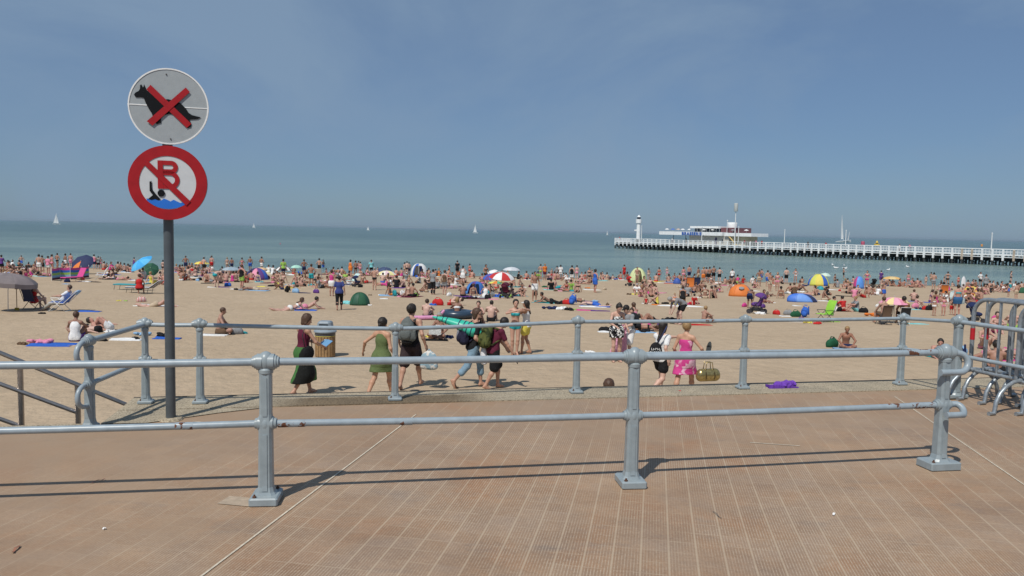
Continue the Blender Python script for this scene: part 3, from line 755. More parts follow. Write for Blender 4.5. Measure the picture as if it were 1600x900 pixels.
# brasserie on the pier head
bl, br = pier_at_u(1031, 2.5), pier_at_u(1172, 2.5); bc = (bl + br) / 2
B0 = PA + PDIR * bl + PN * 2.5; B0 = Vector((B0.x, B0.y, 0))
bra = thing('restaurant_building', B0, 'white two-level restaurant with blue lettering and rooftop terrace on the pier', 'building')
LEN = (br - bl)
def sb_(u): return pier_at_u(u, 2.5) - bl
def BP(s, back, z): v = PDIR * s + PN * back; return Vector((v.x, v.y, z))
zd = SEA + DK
zt0, zt1 = 1.40, 2.50     # terrace band
m = MB(); s0, s1 = -.0, sb_(1129); m.box(BP((s0 + s1) / 2, 4, (zt0 + zt1) / 2), (s1 - s0, 9, zt1 - zt0), RP)
s2, s3 = sb_(1131), sb_(1173); m.box(BP((s2 + s3) / 2, 4, (zt0 + zt1) / 2 - .1), (s3 - s2, 8, zt1 - zt0 - .1), RP); m.build('terrace', M_PW, bra)
M_BEI = plain('beige_render', (0.56, 0.53, 0.46), 0.8, 0, .1, 1.5)
m = MB(); s0, s1 = sb_(1074), sb_(1136); m.box(BP((s0 + s1) / 2, 4.2, (zt0 + zd) / 2), (s1 - s0, 7, zt0 - zd), RP); m.build('wall', M_BEI, bra)
m = MB(); s0, s1 = sb_(1136.5), sb_(1158); m.box(BP((s0 + s1) / 2, 4.5, (zt0 + zd) / 2), (s1 - s0, 6, zt0 - zd), RP); m.build('wall', plain('pale_yellow_render', (0.62, 0.56, 0.38), .8), bra)
M_GL = plain('dark_window_glass', (0.03, 0.04, 0.06), 0.12, 0, .1, 3)
m = MB(); m.box(BP(sb_(1116), .62, zd + 1.1), (.7, .1, 2.1), RP); m.build('door', plain('dark_violet_door', (0.07, 0.05, 0.12), .5), bra)
m = MB(); m.box(BP(sb_(1126.5), .62, zd + 1.0), (.4, .1, 1.2), RP); m.build('window', M_GL, bra)
for u in (1050, 1069): m = MB(); m.tube([BP(sb_(u), .6, zd), BP(sb_(u), .6, zt0)], .09, 8); m.build('column', M_POLE, bra, True)
m = MB(); s0, s1 = sb_(1074), sb_(1118); m.box(BP((s0 + s1) / 2, 4.4, 4.0), (s1 - s0, 7, .66), RP); m.build('roof', M_PW, bra)
m = MB(); m.box(BP((s0 + s1) / 2 + .3, 4.8, 3.1), (s1 - s0 - 1.2, 5, 1.16), RP); m.build('glazed_wall', M_GL, bra)
for i in range(9): m = MB(); m.box(BP(s0 + .6 + (s1 - s0 - 1.2) * i / 8, 2.24, 3.1), (.16, .1, 1.14), RP); m.build('mullion', M_PW, bra)
M_MAR = plain('maroon_cladding', (0.16, 0.06, 0.07), .7)
m = MB(); s0, s1 = sb_(1118), sb_(1147); m.box(BP((s0 + s1) / 2, 5.0, 3.13), (s1 - s0, 5.5, 1.55), RP); m.build('upper_cabin', M_MAR, bra)
m = MB(); m.lathe([(1.45, 3.95), (1.45, 5.55), (1.40, 5.62)], BP(sb_(1127), 4.8, 0), 20); m.build('water_tank', M_PW, bra, True, angle=40)
m = MB()
a, b_ = BP(sb_(1150), .2, zd), BP(sb_(1137), .2, zt0); m.tube([a, b_], .22, 4); m.build('stair', plain('ochre_stair', (0.55, 0.38, 0.12), .6), bra)
m = MB(); m.tube([BP(sb_(1133), .5, zt0), BP(sb_(1133.3), .5, 6.1)], .07, 6); m.sph(BP(sb_(1133.3), .5, 6.1), .2, 8, 6); m.build('vent_pipe', M_PW, bra)
# blue letters on the terrace front
fc = bpy.data.curves.new('lettering', 'FONT'); fc.body = 'BRASSERIE'; fc.size = 1.38; fc.extrude = .05; fc.offset = .035; fc.align_x = 'LEFT'; fc.space_character = 1.12
fo = bpy.data.objects.new('lettering_source', fc); COL.objects.link(fo); bpy.context.view_layer.update()
fm_ = bpy.data.meshes.new_from_object(fo.evaluated_get(bpy.context.evaluated_depsgraph_get())); bpy.data.objects.remove(fo)
xs_ = [v.co.x for v in fm_.vertices]; sl = (sb_(1097.5) - sb_(1066.5)) / (max(xs_) - min(xs_))
fm_.materials.clear(); fm_.materials.append(plain('blue_letter_paint', (0.03, 0.12, 0.45), .5))
lo_ = link('lettering', fm_, bra)
Mx = Matrix((PDIR * sl, Vector((0, 0, 1)), -PN)).transposed().to_4x4(); Mx.translation = BP(sb_(1066.5), -.60, zt0 + .02); lo_.matrix_local = Mx

# lighthouse
lp = on_pier(997, 3.0, DK)
lh_ = thing('lighthouse', lp, 'small white lighthouse with black base at the seaward end of the pier', 'lighthouse')
ztop = z_at(997, 335.5, lp) - lp.z; g0 = z_at(997, 348.5, lp) - lp.z; g1 = z_at(997, 342.5, lp) - lp.z
m = MB(); m.lathe([(.75, 0), (.75, .85)], n=20); m.build('base', M_PD, lh_, True, angle=40)
m = MB(); m.lathe([(.70, .86), (.66, g0 - .3), (.95, g0 - .05)], n=20); m.build('tower', M_PW, lh_, True, angle=40)
m = MB(); m.lathe([(1.0, g0), (1.0, g1), (.93, g1), (.93, g1 - .2)], n=20); m.build('gallery', M_PW, lh_, True, angle=40)
m = MB(); m.lathe([(.62, g1 - .2), (.62, g1 + .75)], n=14); m.build('lantern', M_GL, lh_, True, angle=40)
m = MB(); m.lathe([(.68, g1 + .75), (.5, g1 + .95), (.1, ztop - .1), (.02, ztop)], n=14); m.build('lantern_roof', M_PW, lh_, True, angle=40)
m = MB(); zz = z_at(990, 360, lp) - lp.z; m.box((-1.05, 0, zz), (.8, .6, .5), None, .08); m.build('fog_horn', M_PW, lh_)
# masts
def mast(u, vt, name, label, cat, r=.10, back=.2, grp=None, extra=None):
    p = on_pier(u, back, DK); t_ = thing(name, p, label, cat, grp); h_ = z_at(u, vt, p) - p.z
    m = MB(); m.lathe([(r * 1.3, 0), (r, .4), (r * .8, h_)], n=10); m.build('pole', M_WHITE, t_, True, angle=40)
    if extra: extra(t_, h_)
    return t_
def head_cyl(t_, h_): m = MB(); m.lathe([(.56, h_ - 2.45), (.60, h_ - 2.4), (.60, h_ - .05), (.52, h_)], n=14); m.build('antenna_drum', plain('antenna_grey', (.6, .6, .57), .6), t_, True, angle=40)
mast(1147.5, 317.5, 'mast', 'tall white mast with fat grey drum on top beside the pier restaurant', 'mast', .16, 1.6, None, head_cyl)
def lamp_top(t_, h_): m = MB(); m.sph((0, 0, h_ + .1), (.16, .16, .2), 8, 6); m.build('lamp_cap', M_WHITE, t_, True)
for u, vt, lb in ((1002, 354, 'white lamp pole standing right next to the lighthouse'), (1096, 355, 'white lamp pole in front of the restaurant lettering'), (1153, 355.5, 'short white lamp pole just right of the tall drum-topped mast'),
                  (1225, 360, 'lone white lamp pole on the pier right of the restaurant'), (1320.5, 361, 'white lamp pole on the pier next to the pale sails'), (1548, 365.5, 'white lamp pole at the landward part of the pier, rightmost')):
    mast(u, vt, 'street_lamp', lb, 'lamp', .13, .25, 'white lamp poles along the pier', lamp_top)

# ================================================================ BOATS AND BUOYS
M_SAIL = plain('pale_sailcloth', (0.72, 0.74, 0.74), .8, 0, .05, .5)
M_HULL = plain('white_hull', (0.74, 0.76, 0.76), .35)
def sea_pt(u, v, dmax=1500):
    p = on_z(u, v, SEA); 
    if p.y > dmax or p.y < 0: p = at_y(u, 400, dmax); p = Vector((p.x, dmax, SEA))
    return p
def sailboat(u, v, vtop, label, lean=0, tilt_deg=0, wide=.3, jib=True, dmax=1500, hull=True):
    p = sea_pt(u, v, dmax); t_ = thing('sailboat', p, label, 'sailboat', 'sailing boats out at sea', rad(tilt_deg)); h_ = z_at(u, vtop, p) - SEA
    t_.rotation_euler = (0, rad(lean), rad(tilt_deg)); L_ = h_ * .62
    m = MB(); R_ = []
    for i in range(9):
        x = -L_ / 2 + L_ * i / 8; w_ = L_ * .14 * sin(pi * min(1, (i + 1.5) / 9.5)) * (1 if i < 7 else .5 if i == 7 else .08)
        R_.append([Vector((x, w_ * c, z)) for c, z in ((-1, L_ * .10), (-.8, 0), (0, -.05 * L_), (.8, 0), (1, L_ * .10))])
    m.loft(R_, cap=True); m.build('hull', M_HULL, t_, True, angle=50)
    m = MB(); m.tube([(0, 0, 0), (0, 0, h_)], h_ * .006, 6); m.build('mast', M_WHITE, t_)
    def sail(name, pts):
        m = MB(); y = .02 * h_; C_ = sum((Vector(q) for q in pts), Vector()) / 3 + Vector((0, y, 0)); P_ = [Vector(q) for q in pts]
        mids = [(P_[i] + P_[(i + 1) % 3]) / 2 + Vector((0, y * .6, 0)) for i in range(3)]
        V = P_ + mids + [C_]; F_ = [(0, 3, 6), (3, 1, 6), (1, 4, 6), (4, 2, 6), (2, 5, 6), (5, 0, 6)]
        V2 = V + [q + Vector((0, .05, 0)) for q in V]; F2 = F_ + [tuple(i + 7 for i in f[::-1]) for f in F_] + [(i, j, j + 7, i + 7) for i, j in ((3, 0), (1, 3), (4, 1), (2, 4), (5, 2), (0, 5))]
        m.add(V2, F2); m.build(name, M_SAIL, t_, True, angle=40)
    sail('mainsail', [(-.004 * h_, 0, h_ * .12), (-wide * h_, 0, h_ * .12), (-.004 * h_, 0, h_ * .97)])
    if jib: sail('jib', [(.006 * h_, 0, h_ * .10), (wide * .7 * h_, 0, h_ * .10), (.006 * h_, 0, h_ * .8)])
    return t_
sailboat(89.5, 348.6, 332.5, 'white sailing boat far out at the left of the sign', 0, 10, .26, dmax=1300)
sailboat(397, 352.6, 348, 'tiny white sailing boat on the horizon right of the sign', 0, 20, .3, dmax=1500)
sailboat(575, 356.6, 353, 'speck of a boat on the horizon, second from the sign', 0, 0, .3, dmax=1500)
sailboat(742, 362, 350.5, 'white sailing boat in the middle of the horizon', 0, -12, .24, dmax=1300)
sailboat(948, 364.8, 359.5, 'faint sailing boat on the horizon just left of the pier head', 0, 15, .2, dmax=1500)
sailboat(1318, 378.5, 336, 'tall pale sail leaning left behind the pier', -7, 12, .10, False, dmax=900)
sailboat(1324, 376.5, 361, 'small pale sail leaning right behind the pier', 9, 30, .16, False, dmax=900)
M_BR = plain('faded_red_buoy', (0.42, 0.06, 0.12), .5); M_BY = plain('yellow_buoy', (0.70, 0.48, 0.06), .5)
def buoy(u, v, vt, mat, label, kind):
    p = sea_pt(u, v); t_ = thing('buoy', p, label, 'buoy', 'marker buoys in the sea'); h_ = z_at(u, vt, p) - SEA
    m = MB()
    if kind == 'can': m.lathe([(h_ * .42, -.3), (h_ * .42, h_ * .85), (h_ * .3, h_)], n=14)
    else: m.lathe([(h_ * .55, -.3), (h_ * .55, h_ * .30), (h_ * .4, h_ * .36)], n=14)
    m.build('float', mat, t_, True, angle=40)
    if kind != 'can':
        m = MB(); m.lathe([(h_ * .24, h_ * .36), (h_ * .22, h_ * .6)], n=10); m.build('cage', M_PD, t_, True, angle=40)
        m = MB(); m.lathe([(h_ * .30, h_ * .6), (h_ * .05, h_)], n=10); m.build('topmark', mat, t_, True, angle=40)
buoy(1348, 383.5, 377, M_BR, 'faded red can buoy showing just above the pier handrail', 'can')
buoy(1370, 383.8, 376, M_BY, 'yellow buoy with dark band behind the pier', 'cone')
buoy(1534, 385, 381.5, plain('orange_buoy', (0.6, 0.25, 0.05), .5), 'tiny orange buoy far out at the right behind the pier', 'can')
buoy(438, 381.5, 379.8, M_BR, 'small red float in the open water right of the sign pole', 'can')

# ================================================================ SEA HAZE: one closed box of even air round everything
hm_ = bpy.data.materials.new('sea_haze'); hm_.use_nodes = True; ht_ = hm_.node_tree; ht_.nodes.clear()
pv = N(ht_, 'ShaderNodeVolumePrincipled'); pv.inputs['Density'].default_value = 0.00005; pv.inputs['Color'].default_value = (0.62, 0.76, 0.86, 1); pv.inputs['Anisotropy'].default_value = 0.2
ho = N(ht_, 'ShaderNodeOutputMaterial'); ht_.links.new(pv.outputs[0], ho.inputs['Volume'])
m = MB(); m.box((0, 19990, (SEA - 2 + 16) / 2), (61000, 40100, 16 - SEA + 2)); hz_ = m.build('haze', hm_); tag(hz_, kind='stuff')
SC.cycles.volume_bounces = 0
# ================================================================ FIGURES: a signed distance field polygonised into one continuous skin
class SDF:
    def __init__(s, res): s.res = res; s.p = []; s.c = []
    def cone(s, a, b, ra, rb, k=.03): s.p.append(('c', np.array(a, float), np.array(b, float), ra, rb, k)); return s
    def ell(s, c, r, R=None, k=.04):
        s.p.append(('e', np.array(c, float), np.array(r, float), np.array(R, float) if R is not None else np.eye(3), 0, k)); return s
    def clip(s, pt, n): s.c.append((np.array(pt, float), np.array(n, float) / np.linalg.norm(n))); return s   # keep the side against n
    def mesh(s, name, mat):
        lo = np.full(3, 1e9); hi = -lo
        for p in s.p:
            if p[0] == 'c':
                for q, r in ((p[1], p[3]), (p[2], p[4])): lo = np.minimum(lo, q - r); hi = np.maximum(hi, q + r)
            else: r = p[2].max(); lo = np.minimum(lo, p[1] - r); hi = np.maximum(hi, p[1] + r)
        h = s.res; lo = lo - 3 * h; n = np.ceil((hi + 3 * h - lo) / h).astype(int) + 1
        Fd = np.full(n, 1.0, np.float32); ax = [lo[i] + h * np.arange(n[i]) for i in range(3)]
        for p in s.p:
            k = max(p[5], h * .6)
            if p[0] == 'c': bl = np.minimum(p[1] - p[3], p[2] - p[4]); bh = np.maximum(p[1] + p[3], p[2] + p[4])
            else: bl = p[1] - p[2].max(); bh = p[1] + p[2].max()
            i0 = np.clip(np.floor((bl - k - 2 * h - lo) / h).astype(int), 0, n - 1); i1 = np.clip(np.ceil((bh + k + 2 * h - lo) / h).astype(int) + 1, 1, n)
            X = ax[0][i0[0]:i1[0], None, None]; Y = ax[1][None, i0[1]:i1[1], None]; Z = ax[2][None, None, i0[2]:i1[2]]
            if p[0] == 'c':
                a, b = p[1], p[2]; ba = b - a; L2 = max(ba @ ba, 1e-9)
                t = np.clip(((X - a[0]) * ba[0] + (Y - a[1]) * ba[1] + (Z - a[2]) * ba[2]) / L2, 0, 1)
                d = np.sqrt((X - a[0] - t * ba[0]) ** 2 + (Y - a[1] - t * ba[1]) ** 2 + (Z - a[2] - t * ba[2]) ** 2) - (p[3] + (p[4] - p[3]) * t)
            else:
                c, r, R = p[1], p[2], p[3]; dx, dy, dz = X - c[0], Y - c[1], Z - c[2]
                q = [dx * R[0, j] + dy * R[1, j] + dz * R[2, j] for j in range(3)]
                k0 = np.sqrt(sum((q[j] / r[j]) ** 2 for j in range(3))); k1 = np.sqrt(sum((q[j] / r[j] ** 2) ** 2 for j in range(3))) + 1e-9
                d = k0 * (k0 - 1) / k1
                d = np.where(k0 < 1e-3, -r.min(), d)
            A = Fd[i0[0]:i1[0], i0[1]:i1[1], i0[2]:i1[2]]
            hh = np.maximum(k - np.abs(A - d), 0) / k
            Fd[i0[0]:i1[0], i0[1]:i1[1], i0[2]:i1[2]] = np.minimum(A, d) - hh * hh * k * .25
        for pt, nn in s.c:
            d = (ax[0][:, None, None] - pt[0]) * nn[0] + (ax[1][None, :, None] - pt[1]) * nn[1] + (ax[2][None, None, :] - pt[2]) * nn[2]
            Fd = np.maximum(Fd, d)
        return nets(Fd, lo, h, name, mat)
def nets(Fd, lo, h, name, mat):
    S_ = Fd < 0; n = Fd.shape
    c8 = [(i, j, k) for i in (0, 1) for j in (0, 1) for k in (0, 1)]
    sl = lambda A, c: A[c[0]:n[0] - 1 + c[0], c[1]:n[1] - 1 + c[1], c[2]:n[2] - 1 + c[2]]
    cnt = sum(sl(S_, c).astype(np.int8) for c in c8); act = (cnt > 0) & (cnt < 8)
    idx = np.argwhere(act); ID = -np.ones(act.shape, np.int64); ID[act] = np.arange(len(idx))
    if not len(idx): return bpy.data.meshes.new(name)
    V = np.zeros((len(idx), 3)); W = np.zeros(len(idx))
    vals = {c: Fd[idx[:, 0] + c[0], idx[:, 1] + c[1], idx[:, 2] + c[2]] for c in c8}
    for c in c8:
        for a in range(3):
            if c[a]: continue
            e = list(c); e[a] = 1; e = tuple(e); f0, f1 = vals[c], vals[e]; m = (f0 < 0) != (f1 < 0)
            t = np.where(m, f0 / np.where(m, f0 - f1, 1), 0); P = np.zeros_like(V) + np.array(c); P[:, a] = t
            V += P * m[:, None]; W += m
    V = (idx + V / W[:, None]) * h + lo
    Q = []
    for a in range(3):
        b, c = (a + 1) % 3, (a + 2) % 3
        s0 = [slice(1, -1)] * 3; s0[a] = slice(0, n[a] - 1); s1 = list(s0); s1[a] = slice(1, n[a])
        A0, A1 = S_[tuple(s0)], S_[tuple(s1)]; ch = np.argwhere(A0 != A1)
        if not len(ch): continue
        dirn = A0[ch[:, 0], ch[:, 1], ch[:, 2]]; g = ch.copy(); g[:, b] += 1; g[:, c] += 1
        def cell(db, dc): q = g.copy(); q[:, b] -= db; q[:, c] -= dc; return ID[q[:, 0], q[:, 1], q[:, 2]]
        q = np.stack([cell(1, 1), cell(0, 1), cell(0, 0), cell(1, 0)], 1)
        q[~dirn] = q[~dirn][:, ::-1]; Q.append(q)
    Q = np.concatenate(Q); Q = Q[(Q >= 0).all(1)]
    me = bpy.data.meshes.new(name); me.vertices.add(len(V)); me.vertices.foreach_set('co', V.ravel())
    me.loops.add(Q.size); me.loops.foreach_set('vertex_index', Q.ravel().astype(np.int32))
    me.polygons.add(len(Q)); me.polygons.foreach_set('loop_start', np.arange(0, Q.size, 4, dtype=np.int32))
    try: me.polygons.foreach_set('loop_total', np.full(len(Q), 4, np.int32))
    except Exception: pass
    me.update(calc_edges=True); me.polygons.foreach_set('use_smooth', np.ones(len(Q), bool)); me.materials.append(mat); me.validate()
    return me
def RX_(a): a = rad(a); return np.array([[1, 0, 0], [0, cos(a), -sin(a)], [0, sin(a), cos(a)]])
def RY_(a): a = rad(a); return np.array([[cos(a), 0, sin(a)], [0, 1, 0], [-sin(a), 0, cos(a)]])
def RZ_(a): a = rad(a); return np.array([[cos(a), -sin(a), 0], [sin(a), cos(a), 0], [0, 0, 1]])
def ik(a, t, l1, l2, pole):
    a, t, pole = np.array(a, float), np.array(t, float), np.array(pole, float)
    d = t - a; L = np.linalg.norm(d); u = d / max(L, 1e-6)
    if L > (l1 + l2) * .998: t = a + u * (l1 + l2) * .998; L = (l1 + l2) * .998
    x = (l1 * l1 - l2 * l2 + L * L) / (2 * L); y = sqrt(max(l1 * l1 - x * x, 0))
    q = pole - u * (pole @ u); q = q / max(np.linalg.norm(q), 1e-6)
    return a + u * x + q * y, t
# pose: pelvis position and tilt, chest tilt, head tilt (degrees forward), feet, hands, poles
def pose(name, **o):
    d = dict(pel=(0, 0, .95), pt=0, ct=0, ht=0, hy=0, cy=0, cr=0, fl=(-.10, 0, .075), fr=(.10, 0, .075), hl=(-.27, .06, .90), hr=(.27, .06, .90),
             kp=(0, 1, .05), ep=(0, -1, -.2), toe=((-.12, 1, 0), (.12, 1, 0)), kpl=None, kpr=None, epl=None, epr=None, fing=.25)
    d.update(o); POSES[name] = d
POSES = {}
pose('S')
pose('S2', fl=(-.12, .03, .075), fr=(.13, -.05, .075), hl=(-.20, .12, 1.02), hr=(.19, .14, 1.05), epl=(-1, -.6, 0), epr=(1, -.6, 0), cy=8, hy=-15)   # hands on hips
pose('S3', fl=(-.09, .0, .075), fr=(.12, .1, .075), hl=(-.30, .02, .93), hr=(.16, .34, 1.12), epr=(.6, -.5, -1), hy=20, cy=10)
pose('SU', hl=(-.14, .12, 1.66), hr=(.15, .13, 1.66), epl=(-1, .3, .2), epr=(1, .3, .2), fl=(-.11, 0, .075), fr=(.11, .06, .075))   # hands to head
pose('W', pel=(0, 0, .93), ct=4, fl=(-.08, .30, .08), fr=(.08, -.36, .15), toe=((-.05, 1, .12), (.05, .85, -.6)), hl=(-.27, -.18, .90), hr=(.25, .26, .94), kp=(0, 1, .1))
pose('K', pel=(0, 0, .13), pt=-12, ct=14, ht=6, fl=(-.12, .56, .075), fr=(.13, .60, .075), hl=(-.13, .44, .42), hr=(.14, .46, .40), kp=(0, .3, 1), epl=(-1, -.3, -.4), epr=(1, -.3, -.4))
pose('K2', pel=(0, 0, .13), pt=-22, ct=-16, ht=8, fl=(-.12, .62, .075), fr=(.14, .80, .07), hl=(-.27, -.30, .05), hr=(.27, -.28, .05), kp=(0, .3, 1), epl=(-1, -.3, .1), epr=(1, -.3, .1))
pose('L', pel=(0, 0, .13), pt=-20, ct=-18, ht=4, fl=(-.10, .85, .075), fr=(.12, .83, .075), hl=(-.28, -.30, .05), hr=(.28, -.28, .05), kp=(0, .1, 1), toe=((-.3, .35, 1), (.3, .35, 1)), epl=(-1, -.3, .1), epr=(1, -.3, .1))
pose('C', pel=(0, 0, .13), pt=-4, ct=12, ht=14, fl=(.13, .34, .07), fr=(-.12, .40, .08), hl=(-.20, .34, .22), hr=(.20, .34, .22), kpl=(-1, .35, .25), kpr=(1, .35, .25), toe=((.8, .4, 0), (-.8, .4, 0)), epl=(-1, -.2, -.3), epr=(1, -.2, -.3))
pose('B', pel=(0, -.12, .90), pt=38, ct=82, ht=70, fl=(-.12, .0, .075), fr=(.12, .05, .075), hl=(-.14, .50, .42), hr=(.15, .46, .38), kp=(0, 1, 0), epl=(-.4, -.2, 1), epr=(.4, -.2, 1))
pose('P', pel=(0, 0, .125), pt=86, ct=55, ht=12, fl=(-.12, -.86, .06), fr=(.12, -.84, .06), hl=(-.12, .82, .04), hr=(.12, .80, .04), kp=(0, 0, -1), toe=((0, -1, .1), (0, -1, .1)), epl=(-.6, -.2, -1), epr=(.6, -.2, -1))
pose('P2', pel=(0, 0, .125), pt=88, ct=86, ht=88, fl=(-.14, -.86, .06), fr=(.12, -.84, .06), hl=(-.22, .80, .05), hr=(.24, .76, .05), kp=(0, 0, -1), toe=((0, -1, .1), (0, -1, .1)), epl=(-1, 0, 0), epr=(1, 0, 0), hy=60)
pose('U', pel=(0, 0, .12), pt=-88, ct=-84, ht=-70, fl=(-.13, -.86, .075), fr=(.14, -.84, .075), hl=(-.30, .05, .05), hr=(.32, .04, .05), kp=(0, 0, 1), toe=((-.4, -.3, 1), (.4, -.3, 1)), epl=(-1, 0, 0), epr=(1, 0, 0))
pose('U2', pel=(0, 0, .12), pt=-84, ct=-76, ht=-50, fl=(-.11, -.58, .075), fr=(.13, -.50, .075), hl=(-.12, .62, .20), hr=(.30, .04, .05), kp=(0, -.2, 1), toe=((-.1, -1, 0), (.1, -1, 0)), epl=(-1, .2, .3), epr=(1, 0, 0))
pose('R', pel=(0, 0, .42), pt=-30, ct=-34, ht=-6, fl=(-.12, .78, .075), fr=(.14, .72, .075), hl=(-.27, .20, .66), hr=(.27, .20, .66), kp=(0, .3, 1), epl=(-1, -.6, -.6), epr=(1, -.6, -.6))
pose('R2', pel=(0, 0, .42), pt=-6, ct=4, ht=8, fl=(-.14, .46, .075), fr=(.14, .50, .075), hl=(-.16, .36, .52), hr=(.18, .36, .52), kp=(0, 1, .6), epl=(-1, -.6, -.6), epr=(1, -.6, -.6))
pose('KN', pel=(0, 0, .40), pt=20, ct=45, ht=30, fl=(-.12, -.22, .05), fr=(.12, -.20, .05), hl=(-.16, .46, .30), hr=(.16, .48, .28), kp=(0, 1, -.6), toe=((0, -1, -.1), (0, -1, -.1)))

def joints(P, sex):
    A = np.array; J = {}
    pel = A(P['pel'], float); Rp = RX_(-P['pt']); J['pel'] = pel; J['Rp'] = Rp
    waist = pel + Rp @ A((0, 0, .13)); Rw = RX_(-(P['pt'] + P['ct']) / 2); J['waist'] = waist; J['Rw'] = Rw
    Rc = RX_(-P['ct']) @ RY_(P['cr']) @ RZ_(P['cy']); J['Rc'] = Rc; ch = waist + Rw @ A((0, 0, .05)) + Rc @ A((0, 0, .15)); J['ch'] = ch
    nb_ = ch + Rc @ A((0, -.012, .175)); J['nb'] = nb_
    Rh = RX_(-P['ht']) @ RZ_(P['hy']); J['Rh'] = Rh; J['head'] = nb_ + (Rc @ A((0, .01, .045))) + Rh @ A((0, .022, .125))
    sw = .180 if sex == 'm' else .158; hw = .088 if sex == 'm' else .094
    for s, sg in (('l', -1), ('r', 1)):
        sh = ch + Rc @ A((sg * sw, -.005, .118)); J['sh' + s] = sh
        ep = P['ep' + s] or (sg * .35, P['ep'][1], P['ep'][2]); J['el' + s], J['wr' + s] = ik(sh, P['h' + s], .285, .25, ep)
        hp_ = pel + Rp @ A((sg * hw, 0, -.03)); J['hip' + s] = hp_
        J['kn' + s], J['an' + s] = ik(hp_, P['f' + s], .435, .415, P['kp' + s] or (sg * .12, P['kp'][1], P['kp'][2]))
        t = A(P['toe'][0 if sg < 0 else 1], float); J['toe' + s] = t / np.linalg.norm(t)
    J['sw'] = sw; J['sex'] = sex; J['fing'] = P['fing']
    return J
def body_sdf(J, res, hi=False, stout=1.0):
    A = np.array; s = SDF(res); m = J['sex'] == 'm'; Rp, Rw, Rc, Rh = J['Rp'], J['Rw'], J['Rc'], J['Rh']; g = stout; th = 1.0 if hi else 1.06
    s.ell(J['pel'] + Rp @ A((0, -.012, -.01)), ((.150 if m else .162) * g, .105 * g, .115), Rp)
    for sg in (-1, 1): s.ell(J['pel'] + Rp @ A((sg * .07, -.062, -.055)), (.078, .070, .085), Rp, .03)
    s.ell(J['waist'], ((.138 if m else .120) * g, .092 * g, .13), Rw, .06)
    s.ell(J['ch'] + Rc @ A((0, 0, -.01)), ((.158 if m else .138) * g, .102 * g, .165), Rc, .06)
    s.cone(J['shl'], J['shr'], .056, .056, .06)
    if m: s.ell(J['ch'] + Rc @ A((0, .05, .05)), (.125, .055, .07), Rc, .04)
    else:
        for sg in (-1, 1): s.ell(J['ch'] + Rc @ A((sg * .062, .085, .015)), (.055, .05, .055), Rc, .025)
    s.cone(J['nb'] - Rc @ A((0, 0, .03)), J['head'] - Rh @ A((0, .005, .06)), .056 if m else .048, .050 if m else .044, .03)
    for sg in (-1, 1): s.cone(J['nb'] + Rc @ A((0, -.01, .01)), J['ch'] + Rc @ A((sg * J['sw'] * .8, -.01, .14)), .036, .040, .05)
    H_ = J['head']
    s.ell(H_ + Rh @ A((0, -.006, .03)), (.076, .094, .088), Rh, .02); s.ell(H_ + Rh @ A((0, .025, -.035)), (.058, .066, .078), Rh, .03)
    s.cone(H_ + Rh @ A((0, .086, .012)), H_ + Rh @ A((0, .108, -.022)), .009, .015, .012)
    s.cone(H_ + Rh @ A((-.02, .088, -.062)), H_ + Rh @ A((.02, .088, -.062)), .010, .010, .01)
    for sg in (-1, 1): s.ell(H_ + Rh @ A((sg * .078, -.004, -.005)), (.012, .02, .03), Rh, .006)
    for q, sg in (('l', -1), ('r', 1)):
        s.cone(J['sh' + q], J['el' + q], (.052 if m else .044) * th, (.038 if m else .033) * th, .03)
        mid = J['el' + q] * .7 + J['wr' + q] * .3
        s.cone(J['el' + q], mid, (.038 if m else .033) * th, (.040 if m else .034) * th, .02); s.cone(mid, J['wr' + q], (.039 if m else .033) * th, (.026 if m else .023) * th, .02)
        fa = J['wr' + q] - J['el' + q]; fa /= np.linalg.norm(fa); inn = A((-sg * 1.0, 0.25, 0)) if abs(fa[2]) > .5 else A((0, .2, -1.0)); inn = inn - fa * (inn @ fa); inn /= np.linalg.norm(inn); sd_ = np.cross(fa, inn)
        if sd_[1] < 0 and abs(fa[2]) > .5: sd_ = -sd_
        Rm = np.stack([sd_, inn, fa], 1); pc = J['wr' + q] + fa * .05
        s.ell(pc, (.042, .019, .055), Rm, .02)
        if hi:
            c = J['fing']
            for i, (o_, L_) in enumerate(((-.031, .062), (-.011, .076), (.010, .082), (.031, .074))):
                k0 = pc + sd_ * o_ + fa * .042; k1 = k0 + fa * L_ * .5 * cos(c) + inn * L_ * .5 * sin(c); k2 = k1 + fa * L_ * .5 * cos(2.2 * c) + inn * L_ * .5 * sin(2.2 * c)
                s.cone(k0, k1, .0098, .009, .004); s.cone(k1, k2, .009, .0078, .004)
            t0 = pc + sd_ * .030 - fa * .022; t1 = t0 + sd_ * .028 + fa * .026 + inn * .012; s.cone(t0, t1, .013, .011, .01); s.cone(t1, t1 + fa * .032 + sd_ * .006 + inn * .008, .011, .009, .006)
        else: s.ell(pc + fa * .06 + inn * .008, (.034, .015, .045), Rm, .02)
        s.cone(J['hip' + q], J['kn' + q], (.086 if m else .088) * g, .052 * th, .04)
        kn, an = J['kn' + q], J['an' + q]; sh_ = an - kn; sh_ /= np.linalg.norm(sh_); thg = kn - J['hip' + q]; thg /= np.linalg.norm(thg)
        bk = (sh_ - thg) if np.linalg.norm(sh_ - thg) > .15 else (-J['toe' + q] if abs(J['toe' + q] @ sh_) < .7 else A((0, 0, 0.0)))
        bk = bk - sh_ * (bk @ sh_); nn = np.linalg.norm(bk); bk = bk / nn if nn > 1e-3 else bk * 0
        cf = kn * .70 + an * .30 + bk * .016
        s.cone(kn, cf, .050 * th, .056 * th, .03); s.cone(cf, an, .054 * th, .033 * th, .03)
        t = J['toe' + q]; dn_ = sh_ - t * (sh_ @ t); nn = np.linalg.norm(dn_); dn_ = dn_ / nn if nn > 1e-3 else A((0, 0, -1.0))
